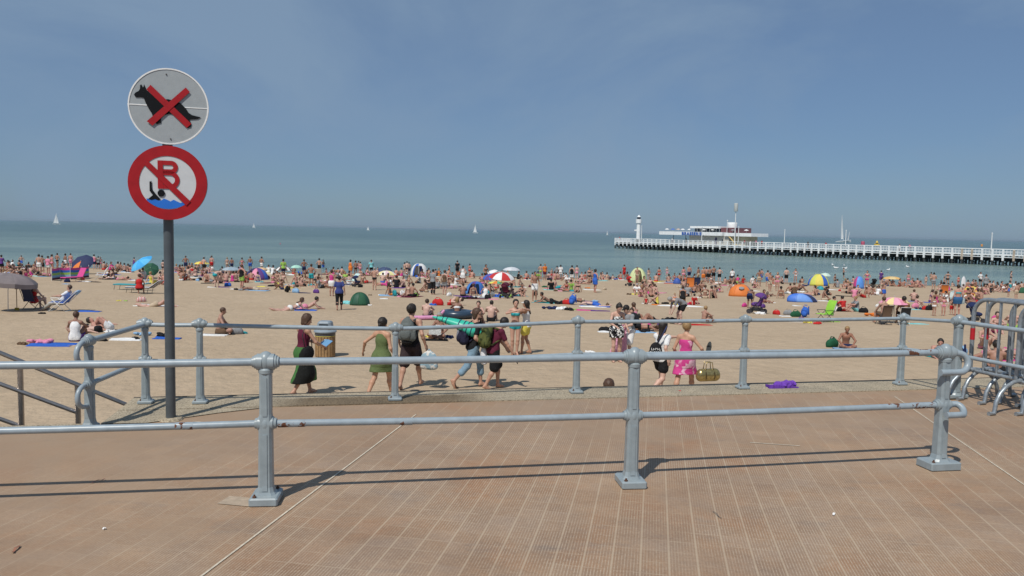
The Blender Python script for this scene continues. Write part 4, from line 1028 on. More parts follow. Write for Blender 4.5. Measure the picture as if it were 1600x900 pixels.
        s.cone(an - t * .028 + dn_ * .038, an + t * .06 + dn_ * .042, .032, .030, .03); s.cone(an + t * .05 + dn_ * .044, an + t * .155 + dn_ * .052, .034, .020, .02); s.cone(an, an + t * .10 + dn_ * .035, .034, .024, .03)
    return s
GARM = {}
def garment(kind, J, res, g=1.0):
    """cloth shapes cut from the body's own bones, a little larger than it"""
    A = np.array; s = SDF(res); m = J['sex'] == 'm'; Rp, Rw, Rc = J['Rp'], J['Rw'], J['Rc']; e = .010
    def torso(e, pelvis=True, k=.06):
        if pelvis:
            s.ell(J['pel'] + Rp @ A((0, -.012, -.01)), ((.150 if m else .162) * g + e, .105 * g + e, .115 + e), Rp, k)
            for sg in (-1, 1): s.ell(J['pel'] + Rp @ A((sg * .07, -.062, -.055)), (.078 + e, .070 + e, .085 + e), Rp, .03)
        s.ell(J['waist'], ((.138 if m else .120) * g + e, .092 * g + e, .13 + e), Rw, k)
        s.ell(J['ch'] + Rc @ A((0, 0, -.01)), ((.158 if m else .138) * g + e, .102 * g + e, .165 + e), Rc, k)
        if m: s.ell(J['ch'] + Rc @ A((0, .05, .05)), (.125 + e, .055 + e, .07 + e), Rc, k)
        else:
            for sg in (-1, 1): s.ell(J['ch'] + Rc @ A((sg * .062, .085, .015)), (.055 + e, .05 + e, .055 + e), Rc, .03)
    def thigh(t1, e, k=.04, t0=0.0, flare=0.0):
        for q in 'lr':
            a, b = J['hip' + q], J['kn' + q]; s.cone(a, a + (b - a) * t1, (.088) * g + e, .088 * g + (.052 - .088 * g) * t1 + e + flare, k)
    def clipz(R, c, z, sign):   # sign +1: remove above z, -1: remove below
        s.clip(c + R @ A((0, 0, z)), sign * (R @ A((0, 0, 1.0))))
    if kind == 'briefs':
        torso(e); thigh(.16, e, .03); clipz(Rp, J['pel'], .045, 1)
        for q in 'lr':
            d = J['kn' + q] - J['hip' + q]; d = d / np.linalg.norm(d); out_ = Rp @ A((-1.0 if q == 'l' else 1.0, 0, 0)); s.clip(J['hip' + q] + d * .10, d * 1.0 + out_ * .35)
    elif kind == 'trunks':
        torso(.016); thigh(.50, .022, .04, flare=.018); clipz(Rp, J['pel'], .075, 1)
    elif kind == 'shorts':
        torso(.018); thigh(.86, .026, .04, flare=.034); clipz(Rp, J['pel'], .08, 1)
    elif kind == 'trousers':
        torso(.016); clipz(Rp, J['pel'], .08, 1); thigh(1.0, .022)
        for q in 'lr': s.cone(J['kn' + q], J['kn' + q] * .1 + J['an' + q] * .9, .076, .066, .03)
    elif kind == 'capris':
        torso(.016); clipz(Rp, J['pel'], .08, 1); thigh(1.0, .020)
        for q in 'lr': s.cone(J['kn' + q], J['kn' + q] * .55 + J['an' + q] * .45, .074, .078, .03)
    elif kind == 'bikini_top':
        torso(.007, False); clipz(Rc, J['ch'], .055, 1); clipz(Rc, J['ch'], -.038, -1)
    elif kind == 'swimsuit':
        torso(.008); thigh(.14, .008, .03); clipz(Rc, J['ch'], .07, 1)
        for q in 'lr':
            d = J['kn' + q] - J['hip' + q]; d = d / np.linalg.norm(d); out_ = Rp @ A((-1.0 if q == 'l' else 1.0, 0, 0)); s.clip(J['hip' + q] + d * .09, d + out_ * .4)
        for sg in (-1, 1):
            for y0, y1 in ((.10, .05), (-.10, -.05)): s.cone(J['ch'] + Rc @ A((sg * .085, y0, .06)), J['ch'] + Rc @ A((sg * .095, y1 * .4, .175)), .012, .012, .01)
        s.c = [c for c in s.c]
    elif kind == 'tshirt':
        torso(.020); s.cone(J['shl'], J['shr'], .068, .068, .06)
        for q in 'lr': a, b = J['sh' + q], J['el' + q]; s.cone(a, a + (b - a) * .62, .068, .060, .03)
        s.ell(J['pel'] + Rp @ A((0, -.012, -.01)), (.168 * g + .016, .118 * g + .020, .17), Rp, .06); clipz(Rp, J['pel'], -.085, -1)
    elif kind == 'tank':
        torso(.016); s.ell(J['pel'] + Rp @ A((0, -.012, -.01)), (.166 * g + .010, .115 * g + .016, .17), Rp, .06); clipz(Rp, J['pel'], -.06, -1)
        s.cone(J['ch'] + Rc @ A((-.10, 0, .13)), J['ch'] + Rc @ A((.10, 0, .13)), .062, .062, .05)
        clipz(Rc, J['ch'], .185, 1)
        for sg in (-1, 1): s.clip(J['ch'] + Rc @ A((sg * .145, 0, .10)), Rc @ A((sg * 1.0, 0, .25)))
    elif kind in ('dress', 'strapless', 'skirt', 'longskirt', 'minidress'):
        L_ = dict(dress=.72, strapless=.80, skirt=.60, longskirt=1.0, minidress=.45)[kind]
        if kind not in ('skirt', 'longskirt'):
            torso(.016); clipz(Rc, J['ch'], .185 if kind == 'dress' else .075, 1)
            if kind == 'dress': s.cone(J['ch'] + Rc @ A((-.09, 0, .13)), J['ch'] + Rc @ A((.09, 0, .13)), .058, .058, .05)
            for sg in (-1, 1): s.clip(J['ch'] + Rc @ A((sg * .15, 0, .10)), Rc @ A((sg * 1.0, 0, .25)))
        else: torso(.018); clipz(Rp, J['pel'], .11, 1)
        fl_ = .055 if kind != 'longskirt' else .075
        for q in 'lr':
            a, b = J['hip' + q], J['kn' + q]; s.cone(a, a + (b - a) * L_, .105 * g, .095 + fl_ * L_, .16)
            if kind == 'longskirt': s.cone(J['kn' + q], J['kn' + q] * .5 + J['an' + q] * .5, .15, .175, .16)
        a = (J['hipl'] + J['hipr']) / 2; b = (J['knl'] + J['knr']) / 2; s.cone(a, a + (b - a) * L_, .10, .13, .12)
        if J['pel'][2] > .6 and kind != 'longskirt':
            s.clip(a + (b - a) * L_, A((0, 0, -1.0)))
        elif kind == 'longskirt' and J['pel'][2] > .6: s.clip(A((0, 0, .30)), A((0, 0, -1.0)))
    return s
def hair_sdf(kind, J, res):
    A = np.array; s = SDF(res); Rh = J['Rh']; H_ = J['head']; W_ = lambda x, y, z: H_ + Rh @ A((x, y, z))
    e = .012 if kind == 'crop' else .020
    if kind in ('cap', 'hat'):
        s.ell(W_(0, -.006, .035), (.088, .104, .092), Rh, .01); s.clip(W_(0, 0, .035), Rh @ A((0, 0, -1.0)))
        if kind == 'cap': s.ell(W_(0, .11, .045), (.06, .065, .012), Rh, .01); return s
        s.c = []; s.clip(W_(0, 0, .025), Rh @ A((0, 0, -1.0))); s.ell(W_(0, 0, .04), (.17, .18, .012), Rh, .012); return s
    s.ell(W_(0, -.014, .032), (.076 + e, .092 + e, .088 + e), Rh, .02)
    if kind in ('bob', 'long'):
        for sg in (-1, 1): s.cone(W_(sg * .058, -.02, .0), W_(sg * .062, -.03, -.085 if kind == 'bob' else -.14), .038, .030, .03)
        s.cone(W_(0, -.06, .0), W_(0, -.065, -.09 if kind == 'bob' else -.20), .06, .045, .04)
        if kind == 'long': s.cone(W_(0, -.065, -.1), J['ch'] + J['Rc'] @ A((0, -.13, .05)), .055, .03, .03)
    if kind == 'bun': s.ell(W_(0, -.05, .135), (.035, .035, .035), Rh, .012)
    if kind == 'lowbun': s.ell(W_(0, -.115, -.02), (.035, .035, .035), Rh, .012)
    if kind == 'tail': s.cone(W_(0, -.10, .03), W_(0, -.13, -.12), .028, .018, .02)
    if kind != 'crop':
        rs = random.Random(4 + len(kind)); big = kind == 'messy'
        for _ in range(34 if not big else 30):
            a = rs.uniform(0, 2 * pi); t = rs.uniform(.2, 1.5); r = .10
            q = 1.02 if big else .97; r_ = .024 if big else .021; s.cone(W_(cos(a) * sin(t) * .082 * q, sin(a) * sin(t) * .10 * q - .018, cos(t) * .100 * q + .03), W_(cos(a + .35) * sin(t + .35) * .084 * q, sin(a + .35) * sin(t + .35) * .10 * q - .022, cos(t + .35) * .10 * q + .03), r_, r_ * .6, .008)
    s.clip(W_(0, .052, .05), Rh @ A((0, 1.0, -.55)))           # leave the face open
    if kind in ('crop', 'short', 'bun', 'tail', 'lowbun', 'messy'):
        if kind in ('crop', 'short', 'messy'): s.clip(W_(0, -.02, -.045), Rh @ A((0, .35, -1.0)))
    return s
MC = {}
def cached(key, fn):
    if key not in MC: MC[key] = fn()
    return MC[key]
LIGHT_SKIN = [(0.46, 0.27, 0.20), (0.40, 0.225, 0.165), (0.55, 0.36, 0.29), (0.34, 0.18, 0.125), (0.48, 0.25, 0.19), (0.28, 0.145, 0.10), (0.50, 0.30, 0.24)]
HAIRC = dict(k=(0.020, 0.015, 0.012), b=(0.045, 0.025, 0.016), e=(0.08, 0.042, 0.025), y=(0.32, 0.20, 0.09), g=(0.30, 0.29, 0.27), r=(0.16, 0.05, 0.02))
CN = dict(r=((.50, .03, .03), 'red'), R=((.11, .018, .04), 'maroon'), o=((.70, .20, .04), 'orange'), y=((.72, .62, .12), 'yellow'), g=((.30, .50, .10), 'green'), d=((.02, .10, .05), 'dark green'),
          t=((.03, .32, .36), 'teal'), b=((.04, .13, .50), 'blue'), n=((.02, .03, .09), 'navy'), p=((.68, .25, .36), 'pink'), m=((.58, .06, .25), 'magenta'), v=((.12, .05, .22), 'purple'),
          w=((.76, .76, .75), 'white'), k=((.016, .016, .018), 'black'), a=((.26, .27, .28), 'grey'), c=((.22, .58, .60), 'turquoise'), s=((.50, .40, .29), 'beige'), L=((.25, .42, .62), 'light blue'), e=((.13, .08, .05), 'brown'))
G_OF = {'B': [('bikini_top', 'bikini_top', 0), ('briefs', 'bikini_bottom', 0)], 'T': [('trunks', 'swim_trunks', 0)], 'K': [('briefs', 'swim_briefs', 0)], 'O': [('swimsuit', 'swimsuit', 0)],
        'S': [('tshirt', 'shirt', 0), ('trunks', 'shorts', 1)], 'V': [('tank', 'tank_top', 0), ('trunks', 'shorts', 1)], 'D': [('dress', 'dress', 0)], 'L': [('tshirt', 'shirt', 0), ('trousers', 'trousers', 1)],
        'M': [('minidress', 'dress', 0)], 'C': [('tshirt', 'shirt', 0), ('capris', 'capris', 1)], 'X': [('tank', 'tank_top', 0), ('skirt', 'skirt', 1)], 'Y': [('tank', 'tank_top', 0), ('longskirt', 'skirt', 1)],
        'Z': [('strapless', 'dress', 0)], 'J': [('tshirt', 'shirt', 0), ('capris', 'rolled_jeans', 1)], 'Q': [('tank', 'tank_top', 0), ('shorts', 'shorts', 1)], 'E': [('tshirt', 'shirt', 0), ('shorts', 'shorts', 1)]}
FEM = 'BODMXYZ'
PEOPLE = []
def person(loc, posek, heading, outfit, hair='k', scale=1.0, hairstyle=None, res=.024, sex=None, skin=None, mats=None, hat=None, stout=1.0, label=None, hi=False, **extra):
    sex = sex or ('f' if outfit[0] in FEM else 'm'); P_ = POSES[posek]; key = (posek, sex, res, stout)
    J = cached(('J',) + key, lambda: joints(P_, sex))
    me = cached(('body',) + key, lambda: body_sdf(J, res, hi, stout).mesh('person', M_SKIN))
    me = me
    o = link('person', me, None, loc, -rad(heading), scale)
    rs = random.Random(int(loc[0] * 991 + loc[1] * 37)); sk = skin or rs.choice(LIGHT_SKIN); o.color = (*sk, 1)
    for i, (g, nm, ci) in enumerate(G_OF[outfit[0]]):
        c = CN[outfit[1 + ci]][0]
        gm = cached((g,) + key, lambda: garment(g, J, res * .9, stout).mesh(nm, M_CLOTH))
        ob = link(nm, gm, o, color=c)
        if mats and i in mats: ob.material_slots[0].link = 'OBJECT'; ob.material_slots[0].material = mats[i]
    hs = hairstyle or (rs.choice(['short', 'crop', 'short']) if sex == 'm' else rs.choice(['bob', 'long', 'tail', 'lowbun', 'bun']))
    if hair in HAIRC:
        hm = cached(('hair', hs) + key, lambda: hair_sdf(hs, J, min(res, .016)).mesh('hair', M_HAIR)); link('hair', hm, o, color=HAIRC[hair])
    else:
        hm = cached(('hair', 'short') + key, lambda: hair_sdf('short', J, min(res, .016)).mesh('hair', M_HAIR)); link('hair', hm, o, color=HAIRC['e'])
        hat = hat or ('w', 'cap')
    if hat:
        hm = cached(('hat', hat[1]) + key, lambda: hair_sdf(hat[1], J, min(res, .016)).mesh('hat', M_CLOTH)); link('cap' if hat[1] == 'cap' else 'sun_hat', hm, o, color=CN[hat[0]][0])
    if hi or extra.get('face'):
        for sg in (-1, 1):
            m = MB(); c = J['head'] + J['Rh'] @ np.array((sg * .030, .086, .012)); m.sph(c, (.011, .007, .007), 10, 6); m.build('eye', M_EYE, o, True)
        m = MB(); c = J['head'] + J['Rh'] @ np.array((0, .098, -.062)); m.sph(c, (.022, .006, .007), 10, 6); m.build('mouth', M_LIP, o, True)
    o['category'] = 'person'
    PEOPLE.append(dict(o=o, pose=posek, sex=sex, outfit=outfit, hair=hair, hat=hat, scale=scale, loc=Vector(loc), heading=heading, label=label, mats=mats))
    if label: o['label'] = label
    return o, J
M_EYE = plain('eye_dark', (0.03, 0.02, 0.015), .2); M_LIP = plain('lips', (0.35, 0.12, 0.10), .5)
# ================================================================ BEACH THINGS
LAND = []          # (phrase, point) of things that can be found in the picture, used when describing others
def col_mat(c, rough=.8): 
    rgb, nm = CN[c] if isinstance(c, str) else (c, 'x'); return plain('fabric_' + (nm.replace(' ', '_') if isinstance(c, str) else '%d_%d_%d' % tuple(int(k * 100) for k in c)), rgb, rough, 0, .08, 5)
M_ALU = plain('pale_metal_tube', (0.62, 0.63, 0.63), .35, .4, .1, 20)
M_DKT = plain('dark_metal_tube', (0.06, 0.06, 0.07), .4, .3, .1, 20)
def base_pt(u, v): return on_beach(u, v)
def parasol(u, v, wpx, hpx_top, cols, label, phrase=None, bu=None, bv=None, tilt=(0, 0), valance=False, n=8, flat=.30):
    """canopy centre at column u, rim height at row v; foot at (bu, bv)"""
    p = base_pt(bu if bu is not None else u, bv); s_ = sc_at(p); r = wpx / 2 / s_
    c = at_y(u, v, p.y) - p
    t_ = thing('parasol', p, label, 'parasol', 'parasols on the beach')
    R_ = (Matrix.Rotation(rad(tilt[0]), 3, 'X') @ Matrix.Rotation(rad(tilt[1]), 3, 'Y'))
    rise = r * flat; m = MB(); mats = [col_mat(k) for k in cols]
    sub = 4; seg = n * sub; rings = []; prof = [(0.02, rise), (.35, rise * .93), (.68, rise * .66), (.9, rise * .26), (1.0, 0.0)]
    if valance: prof.append((1.01, -.16 * r))
    def pt(j, rr_, z):
        a = 2 * pi * (j / seg); f = (j % sub) / sub; sag = 1 - .055 * 4 * f * (1 - f) * rr_
        return c + R_ @ Vector((r * rr_ * sag * cos(a), r * rr_ * sag * sin(a), z - .02 * r * 4 * f * (1 - f)))
    off = R_ @ Vector((0, 0, -.012)); nr = len(prof)
    V = [pt(j, a_, z) for a_, z in prof for j in range(seg)]; V2 = [q + off for q in V]; m.add(V + V2, [])
    K = len(V)
    for i in range(nr - 1):
        for j in range(seg):
            k = (j + 1) % seg; a, b, cc, d = i * seg + j, i * seg + k, (i + 1) * seg + k, (i + 1) * seg + j
            mi = (j // sub) % len(mats); m.f += [[d, cc, b, a], [a + K, b + K, cc + K, d + K]]; m.m += [mi, mi]
    for j in range(seg): k = (j + 1) % seg; i = (nr - 1) * seg; m.f.append([i + j, i + k, i + k + K, i + j + K][::-1]); m.m.append((j // sub) % len(mats))
    m.build('canopy', mats, t_, True, angle=28)
    m = MB(); top = c + R_ @ Vector((0, 0, rise))
    m.tube([(0, 0, -.15), c + R_ @ Vector((0, 0, -.35 * r)), top + R_ @ Vector((0, 0, .08))], .018, 8); m.build('pole', M_ALU, t_, True, angle=60)
    if s_ > 14:
        for j in range(n):
            a = 2 * pi * j / n; m = MB(); m.tube([c + R_ @ Vector((r * .97 * cos(a), r * .97 * sin(a), -.02)), c + R_ @ Vector((0, 0, rise * .9))], .006, 4); m.build('rib', M_ALU, t_)
    if phrase: LAND.append((phrase, p + Vector((c.x, 0, 0)) * 0 + Vector((0, 0, 0))))
    return t_
def tent(u, v, wpx, hpx, cols, label, phrase, ax=0, n=8, door=None, depth=.8, power=1.0, win=None, name='pop_up_tent', skew=0.0):
    p = base_pt(u, v); s_ = sc_at(p); rx = wpx / 2 / s_; h_ = hpx / s_; ry = rx * depth
    t_ = thing(name, p + Vector((0, ry * .3, 0)), label, 'tent', 'pop-up tents and beach shelters', rad(ax)); mats = [col_mat(k, .6) for k in cols]
    m = MB(); seg = 32; lv = 8; V = []
    for i in range(lv + 1):
        t = (pi / 2) * i / lv
        for j in range(seg):
            a = 2 * pi * j / seg; f = abs(sin(a * n / 2)); bulge = 1 - .05 * f * sin(t)
            rr_ = max(cos(t), .02) ** power
            V.append(Vector((rx * rr_ * cos(a) * bulge + skew * rx * sin(t), ry * rr_ * sin(a) * bulge, h_ * sin(t))))
    m.add(V, [])
    for i in range(lv):
        for j in range(seg):
            k = (j + 1) % seg; a = j * 360 / seg
            if door and door[0] <= a < door[1] and i < lv - 3: continue
            m.f.append([i * seg + j, i * seg + k, (i + 1) * seg + k, (i + 1) * seg + j]); m.m.append(int(((j + .5) / seg) * n) % len(mats))
    o = m.build('shell', mats, t_, True, angle=35)
    md = o.modifiers.new('thickness', 'SOLIDIFY'); md.thickness = .015
    for j in range(0, n):
        a = 2 * pi * j / n; m = MB(); P_ = []
        for i in range(9):
            t = (pi / 2) * i / 8; rr_ = max(cos(t), .02) ** power; P_.append((rx * rr_ * cos(a) * 1.012 + skew * rx * sin(t), ry * rr_ * sin(a) * 1.012, h_ * sin(t) * 1.01))
        m.tube(P_, .012, 5); m.build('pole_sleeve', mats[0], t_)
    if win:
        m = MB(); m.sph((win[0] * rx, -ry * .83, h_ * .72), (rx * .24, .05, h_ * .15), 14, 8, Matrix.Rotation(rad(-42), 3, 'X')); m.build('mesh_window', col_mat('a'), t_, True)
    LAND.append((phrase, p)); return t_
def towel_mesh(kk):
    rs = random.Random(kk); m = MB(); nx, ny = 9, 14; V = []
    ph = [rs.uniform(0, 6) for _ in range(6)]
    def z(x, y): return .018 + .012 * sin(5 * x + ph[0]) * sin(4 * y + ph[1]) + .009 * sin(11 * x + 3 * y + ph[2]) + .03 * max(0, sin(2.3 * y + ph[3]) * sin(3 * x + ph[4]) - .6)
    for s_ in (1, 0):
        for j in range(ny):
            for i in range(nx):
                x, y = i / (nx - 1) - .5, j / (ny - 1) - .5; e = .03 * sin(6 * y + ph[5]); V.append((x * (1 + e) + .03 * sin(3 * y + ph[0]), y + .02 * sin(5 * x + ph[1]), z(x, y) if s_ else -.02))
    F_ = []
    for j in range(ny - 1):
        for i in range(nx - 1): a = j * nx + i; F_.append((a, a + 1, a + 1 + nx, a + nx)); b = a + nx * ny; F_.append((b, b + nx, b + 1 + nx, b + 1))
    for i in range(nx - 1): F_ += [(i + 1, i, i + nx * ny, i + 1 + nx * ny), ((ny - 1) * nx + i, (ny - 1) * nx + i + 1, (ny - 1) * nx + i + 1 + nx * ny, (ny - 1) * nx + i + nx * ny)]
    for j in range(ny - 1): F_ += [(j * nx, (j + 1) * nx, (j + 1) * nx + nx * ny, j * nx + nx * ny), ((j + 1) * nx + nx - 1, j * nx + nx - 1, j * nx + nx - 1 + nx * ny, (j + 1) * nx + nx - 1 + nx * ny)]
    return mesh_from(V, F_, 'towel', True, [M_TOWEL])
TW = [towel_mesh(k) for k in range(5)]
SMALL = []      # things whose labels are written at the end
def towel(u, v, wpx, c, hd=90, lab=None, asp=.5, mat=None, lift=0.0):
    p = base_pt(u, v); s_ = sc_at(p); k = random.Random(int(u * 7 + v)).randrange(5)
    L_ = min(max(wpx / s_, .5), 2.1); o = link('beach_towel', TW[k], None, p + Vector((0, 0, .005 + lift)), None, None, CN[c][0]); o.rotation_euler = (rad(-1.46), 0, -rad(hd)); o.scale = (max(.35, L_ * asp), L_, 1)
    if mat: o.material_slots[0].link = 'OBJECT'; o.material_slots[0].material = mat
    tag(o, lab, 'towel', 'towels spread on the sand'); SMALL.append((o, CN[c][1] + ' beach towel spread on the sand', u, v, lab)); return o
def blob(kind, rs):
    s = SDF(.018)
    if kind == 'bag':
        s.ell((0, 0, .11), (.21, .12, .12), None, .03); s.cone((-.13, 0, .05), (.13, 0, .05), .08, .08, .05); s.ell((.10, .02, .19), (.07, .06, .05), RY_(25), .04); s.ell((-.09, -.04, .17), (.08, .05, .06), RY_(-20), .04); s.cone((-.12, 0, .20), (-.06, 0, .29), .013, .013, .008); s.cone((-.06, 0, .29), (.06, 0, .28), .013, .013, .008); s.cone((.06, 0, .28), (.12, 0, .20), .013, .013, .008)
    elif kind == 'backpack':
        s.ell((0, 0, .21), (.15, .11, .21), RY_(12), .03); s.ell((.02, -.10, .14), (.11, .06, .10), None, .015); s.cone((-.06, -.08, .30), (.08, -.08, .28), .03, .03, .01); s.cone((-.1, .1, .42), (-.1, .14, .1), .025, .025, .02); s.cone((.1, .1, .42), (.1, .14, .1), .025, .025, .02); s.cone((-.05, .06, .48), (.05, .06, .48), .02, .02, .02)
    else:
        for _ in range(16): s.ell((rs.uniform(-.26, .26), rs.uniform(-.14, .14), rs.uniform(.03, .09)), (rs.uniform(.05, .15), rs.uniform(.03, .08), rs.uniform(.03, .09)), RZ_(rs.uniform(0, 180)) @ RY_(rs.uniform(-30, 30)), .015)
    s.clip((0, 0, -.01), (0, 0, -1.0)); return s.mesh(kind, M_CLOTH)
def lump(u, v, kind, c, size=1.0, lab=None, hd=0, mat=None):
    kind, k = (kind, '') if kind != 'clothes' else ('clothes', str(random.Random(int(u + v * 3)).randrange(4)))
    me = cached(('lump', kind, k), lambda: blob(kind, random.Random(k)))
    p = base_pt(u, v); nm = dict(bag='beach_bag', backpack='backpack', clothes='clothes_pile')[kind]
    o = link(nm, me, None, p + Vector((0, 0, -.005)), -rad(hd) + random.Random(int(u * 5)).uniform(-.9, .9), size, CN[c][0])
    if mat: o.material_slots[0].link = 'OBJECT'; o.material_slots[0].material = mat
    tag(o, lab, dict(bag='bag', backpack='backpack', clothes='clothes')[kind]); SMALL.append((o, CN[c][1] + ' ' + dict(bag='beach bag lying on the sand', backpack='backpack lying on the sand', clothes='heap of clothes on the sand')[kind], u, v, lab)); return o
def chair(u, v, c, hd, label, size=1.0, frame=None, phrase=None, pillow=None, recl=38, mat=None, reclined=False):
    """folding beach chair, sitter faces heading hd"""
    frame = frame or M_ALU; p = base_pt(u, v); t_ = thing('folding_chair', p, label, 'chair', 'folding chairs on the beach', -rad(hd), size)
    a = rad(recl); bt = Vector((0, -.24 - sin(a) * .72, .36 + cos(a) * .72))
    for sx in (-.28, .28):
        m = MB(); m.tube([(sx, .30, .38), (sx, -.26, .34), (sx, bt.y, bt.z)], .014, 8); m.build('side_frame', frame, t_, True, angle=60)
        m = MB(); m.tube([(sx, .34, 0), (sx, -.30, .56)], .013, 8); m.build('leg', frame, t_, True); m = MB(); m.tube([(sx, -.34, 0), (sx, .22, .56)], .013, 8); m.build('leg', frame, t_, True)
        m = MB(); m.box((sx, -.02, .575), (.05, .50, .025), None, .008); m.build('armrest', frame, t_)
    for y_, z_ in ((bt.y, bt.z), (.34, .01), (-.34, .01)): m = MB(); m.tube([(-.28, y_, z_), (.28, y_, z_)], .013, 8); m.build('cross_tube', frame, t_, True)
    def sheet(a_, b_, sag, name):
        m = MB(); n = 8; a_, b_ = Vector(a_), Vector(b_); d = b_ - a_; nn = Vector((0, -d.z, d.y)).normalized(); 
        for s_, w_ in ((0, .27),):
            top = [(a_ + d * i / n - nn * sag * 4 * (i / n) * (1 - i / n)) for i in range(n + 1)]
            V = [q + Vector((x, 0, 0)) for q in top for x in (-w_, w_)] + [q + Vector((x, 0, 0)) - nn * .012 for q in top for x in (-w_, w_)]; K = 2 * (n + 1); F_ = []
            for i in range(n): F_ += [(2 * i, 2 * i + 1, 2 * i + 3, 2 * i + 2), (2 * i + K, 2 * i + 2 + K, 2 * i + 3 + K, 2 * i + 1 + K), (2 * i, 2 * i + 2, 2 * i + 2 + K, 2 * i + K), (2 * i + 1, 2 * i + 1 + K, 2 * i + 3 + K, 2 * i + 3)]
            F_ += [(0, K, K + 1, 1), (2 * n, 2 * n + 1, 2 * n + 1 + K, 2 * n + K)]; m.add(V, F_)
        m.build(name, mat or col_mat(c), t_, True, angle=50, color=CN[c][0])
    sheet((0, .30, .385), (0, -.25, .345), .03, 'seat'); sheet((0, -.27, .36), (0, bt.y, bt.z + .01), .04, 'backrest')
    if pillow: m = MB(); q = Vector((0, bt.y + .06, bt.z - .05)); m.sph(q, (.24, .07, .13), 14, 8, Matrix.Rotation(a, 3, 'X')); m.build('head_cushion', col_mat(pillow), t_, True)
    if phrase: LAND.append((phrase, p))
    return t_
def lounger(u, v, c, hd, label, phrase=None, mat=None, up_deg=35):
    p = base_pt(u, v); t_ = thing('sun_lounger', p, label, 'sun lounger', 'sun loungers', -rad(hd))
    a = rad(up_deg); e = Vector((0, -.35 - cos(a) * .75, .32 + sin(a) * .75))
    for sx in (-.3, .3):
        m = MB(); m.tube([(sx, 1.15, .32), (sx, -.35, .32), (sx, e.y, e.z)], .016, 8); m.build('side_frame', M_DKT, t_, True, angle=60)
        for y in (1.0, -.3): m = MB(); m.tube([(sx, y, .32), (sx, y + .08, 0)], .014, 6); m.build('leg', M_DKT, t_, True)
    m = MB(); m.box((0, .4, .35), (.6, 1.5, .07), None, .02); m.build('mattress', mat or col_mat(c), t_, color=CN[c][0])
    m = MB(); q = Vector((0, -.35, .35)).lerp(e + Vector((0, 0, .03)), .5); m.box(q, (.6, .78, .07), Matrix.Rotation(-a, 3, 'X'), .02); m.build('backrest', mat or col_mat(c), t_, color=CN[c][0])
    if phrase: LAND.append((phrase, p))
    return t_
def stroller(u, v, c, label, hd=40, size=1.0, phrase=None):
    p = base_pt(u, v); t_ = thing('stroller', p, label, 'stroller', 'strollers parked on the sand', -rad(hd), size)
    for x, y in ((-.25, .35), (.25, .35), (-.28, -.3), (.28, -.3)):
        m = MB(); R_ = Matrix.Rotation(rad(90), 3, 'Y'); m.lathe([(.04, -.02), (.115, -.025), (.12, 0), (.115, .025), (.04, .02)], (x, y, .12), 14, R_); m.build('wheel', M_DKT, t_, True, angle=50)
    for sx in (-.24, .24):
        m = MB(); m.tube([(sx, .36, .14), (sx, -.1, .62), (sx, -.45, 1.02)], .015, 8); m.tube([(sx, -.3, .14), (sx, .1, .55)], .013, 6); m.build('side_frame', M_DKT, t_, True)
    m = MB(); m.tube([(-.24, -.45, 1.02), (.24, -.45, 1.02)], .02, 8); m.build('handle_bar', M_DKT, t_, True)
    s = SDF(.03); s.ell((0, .05, .45), (.24, .26, .12), None, .05); s.ell((0, -.15, .62), (.23, .09, .26), RX_(20), .06); me = cached(('stroller_seat',), lambda: s.mesh('seat', M_CLOTH)); link('seat', me, t_, color=CN[c][0])
    s = SDF(.03); s.ell((0, -.12, .80), (.27, .30, .24), None, .05); s.clip((0, -.12, .80), (0, .35, -1)); me = cached(('stroller_hood',), lambda: s.mesh('hood', M_CLOTH)); link('hood', me, t_, color=CN[c][0])
    m = MB(); m.box((0, -.02, .22), (.42, .42, .16), None, .04); m.build('basket', col_mat('k'), t_)
    if phrase: LAND.append((phrase, p))
    return t_
def windbreak(pts, h_, mats, label, phrase):
    """pts: (u, v) feet of the poles"""
    P_ = [base_pt(u, v) for u, v in pts]; t_ = thing('windbreak', P_[0], label, 'windbreak'); o_ = P_[0]
    for a, b_ in zip(P_[:-1], P_[1:]):
        m = MB(); nz = len(mats); a, b_ = a - o_ + Vector((0, 0, 0)), b_ - o_; n = 6; nn = Vector((-(b_ - a).y, (b_ - a).x, 0)).normalized()
        for k, mt in enumerate(mats):
            z0, z1 = h_ * k / nz + .03, h_ * (k + 1) / nz + .03; m.cur = k
            lo = [a.lerp(b_, i / n) + nn * .06 * sin(pi * i / n) + Vector((0, 0, z0 - .06 * sin(pi * i / n) * (k / nz))) for i in range(n + 1)]
            hi_ = [a.lerp(b_, i / n) + nn * .06 * sin(pi * i / n) + Vector((0, 0, z1 - .06 * sin(pi * i / n) * ((k + 1) / nz))) for i in range(n + 1)]
            for off in (Vector(), nn * .01): m.add([q + off for q in lo + hi_], [(i, i + 1, n + 2 + i, n + 1 + i) for i in range(n)])
        m.build('cloth_panel', [col_mat(k) for k in mats], t_)
    for q in P_: m = MB(); m.tube([q - o_, q - o_ + Vector((0, 0, h_ + .15))], .016, 6); m.build('pole', M_WHITE, t_)
    LAND.append((phrase, sum(P_, Vector()) / len(P_))); return t_

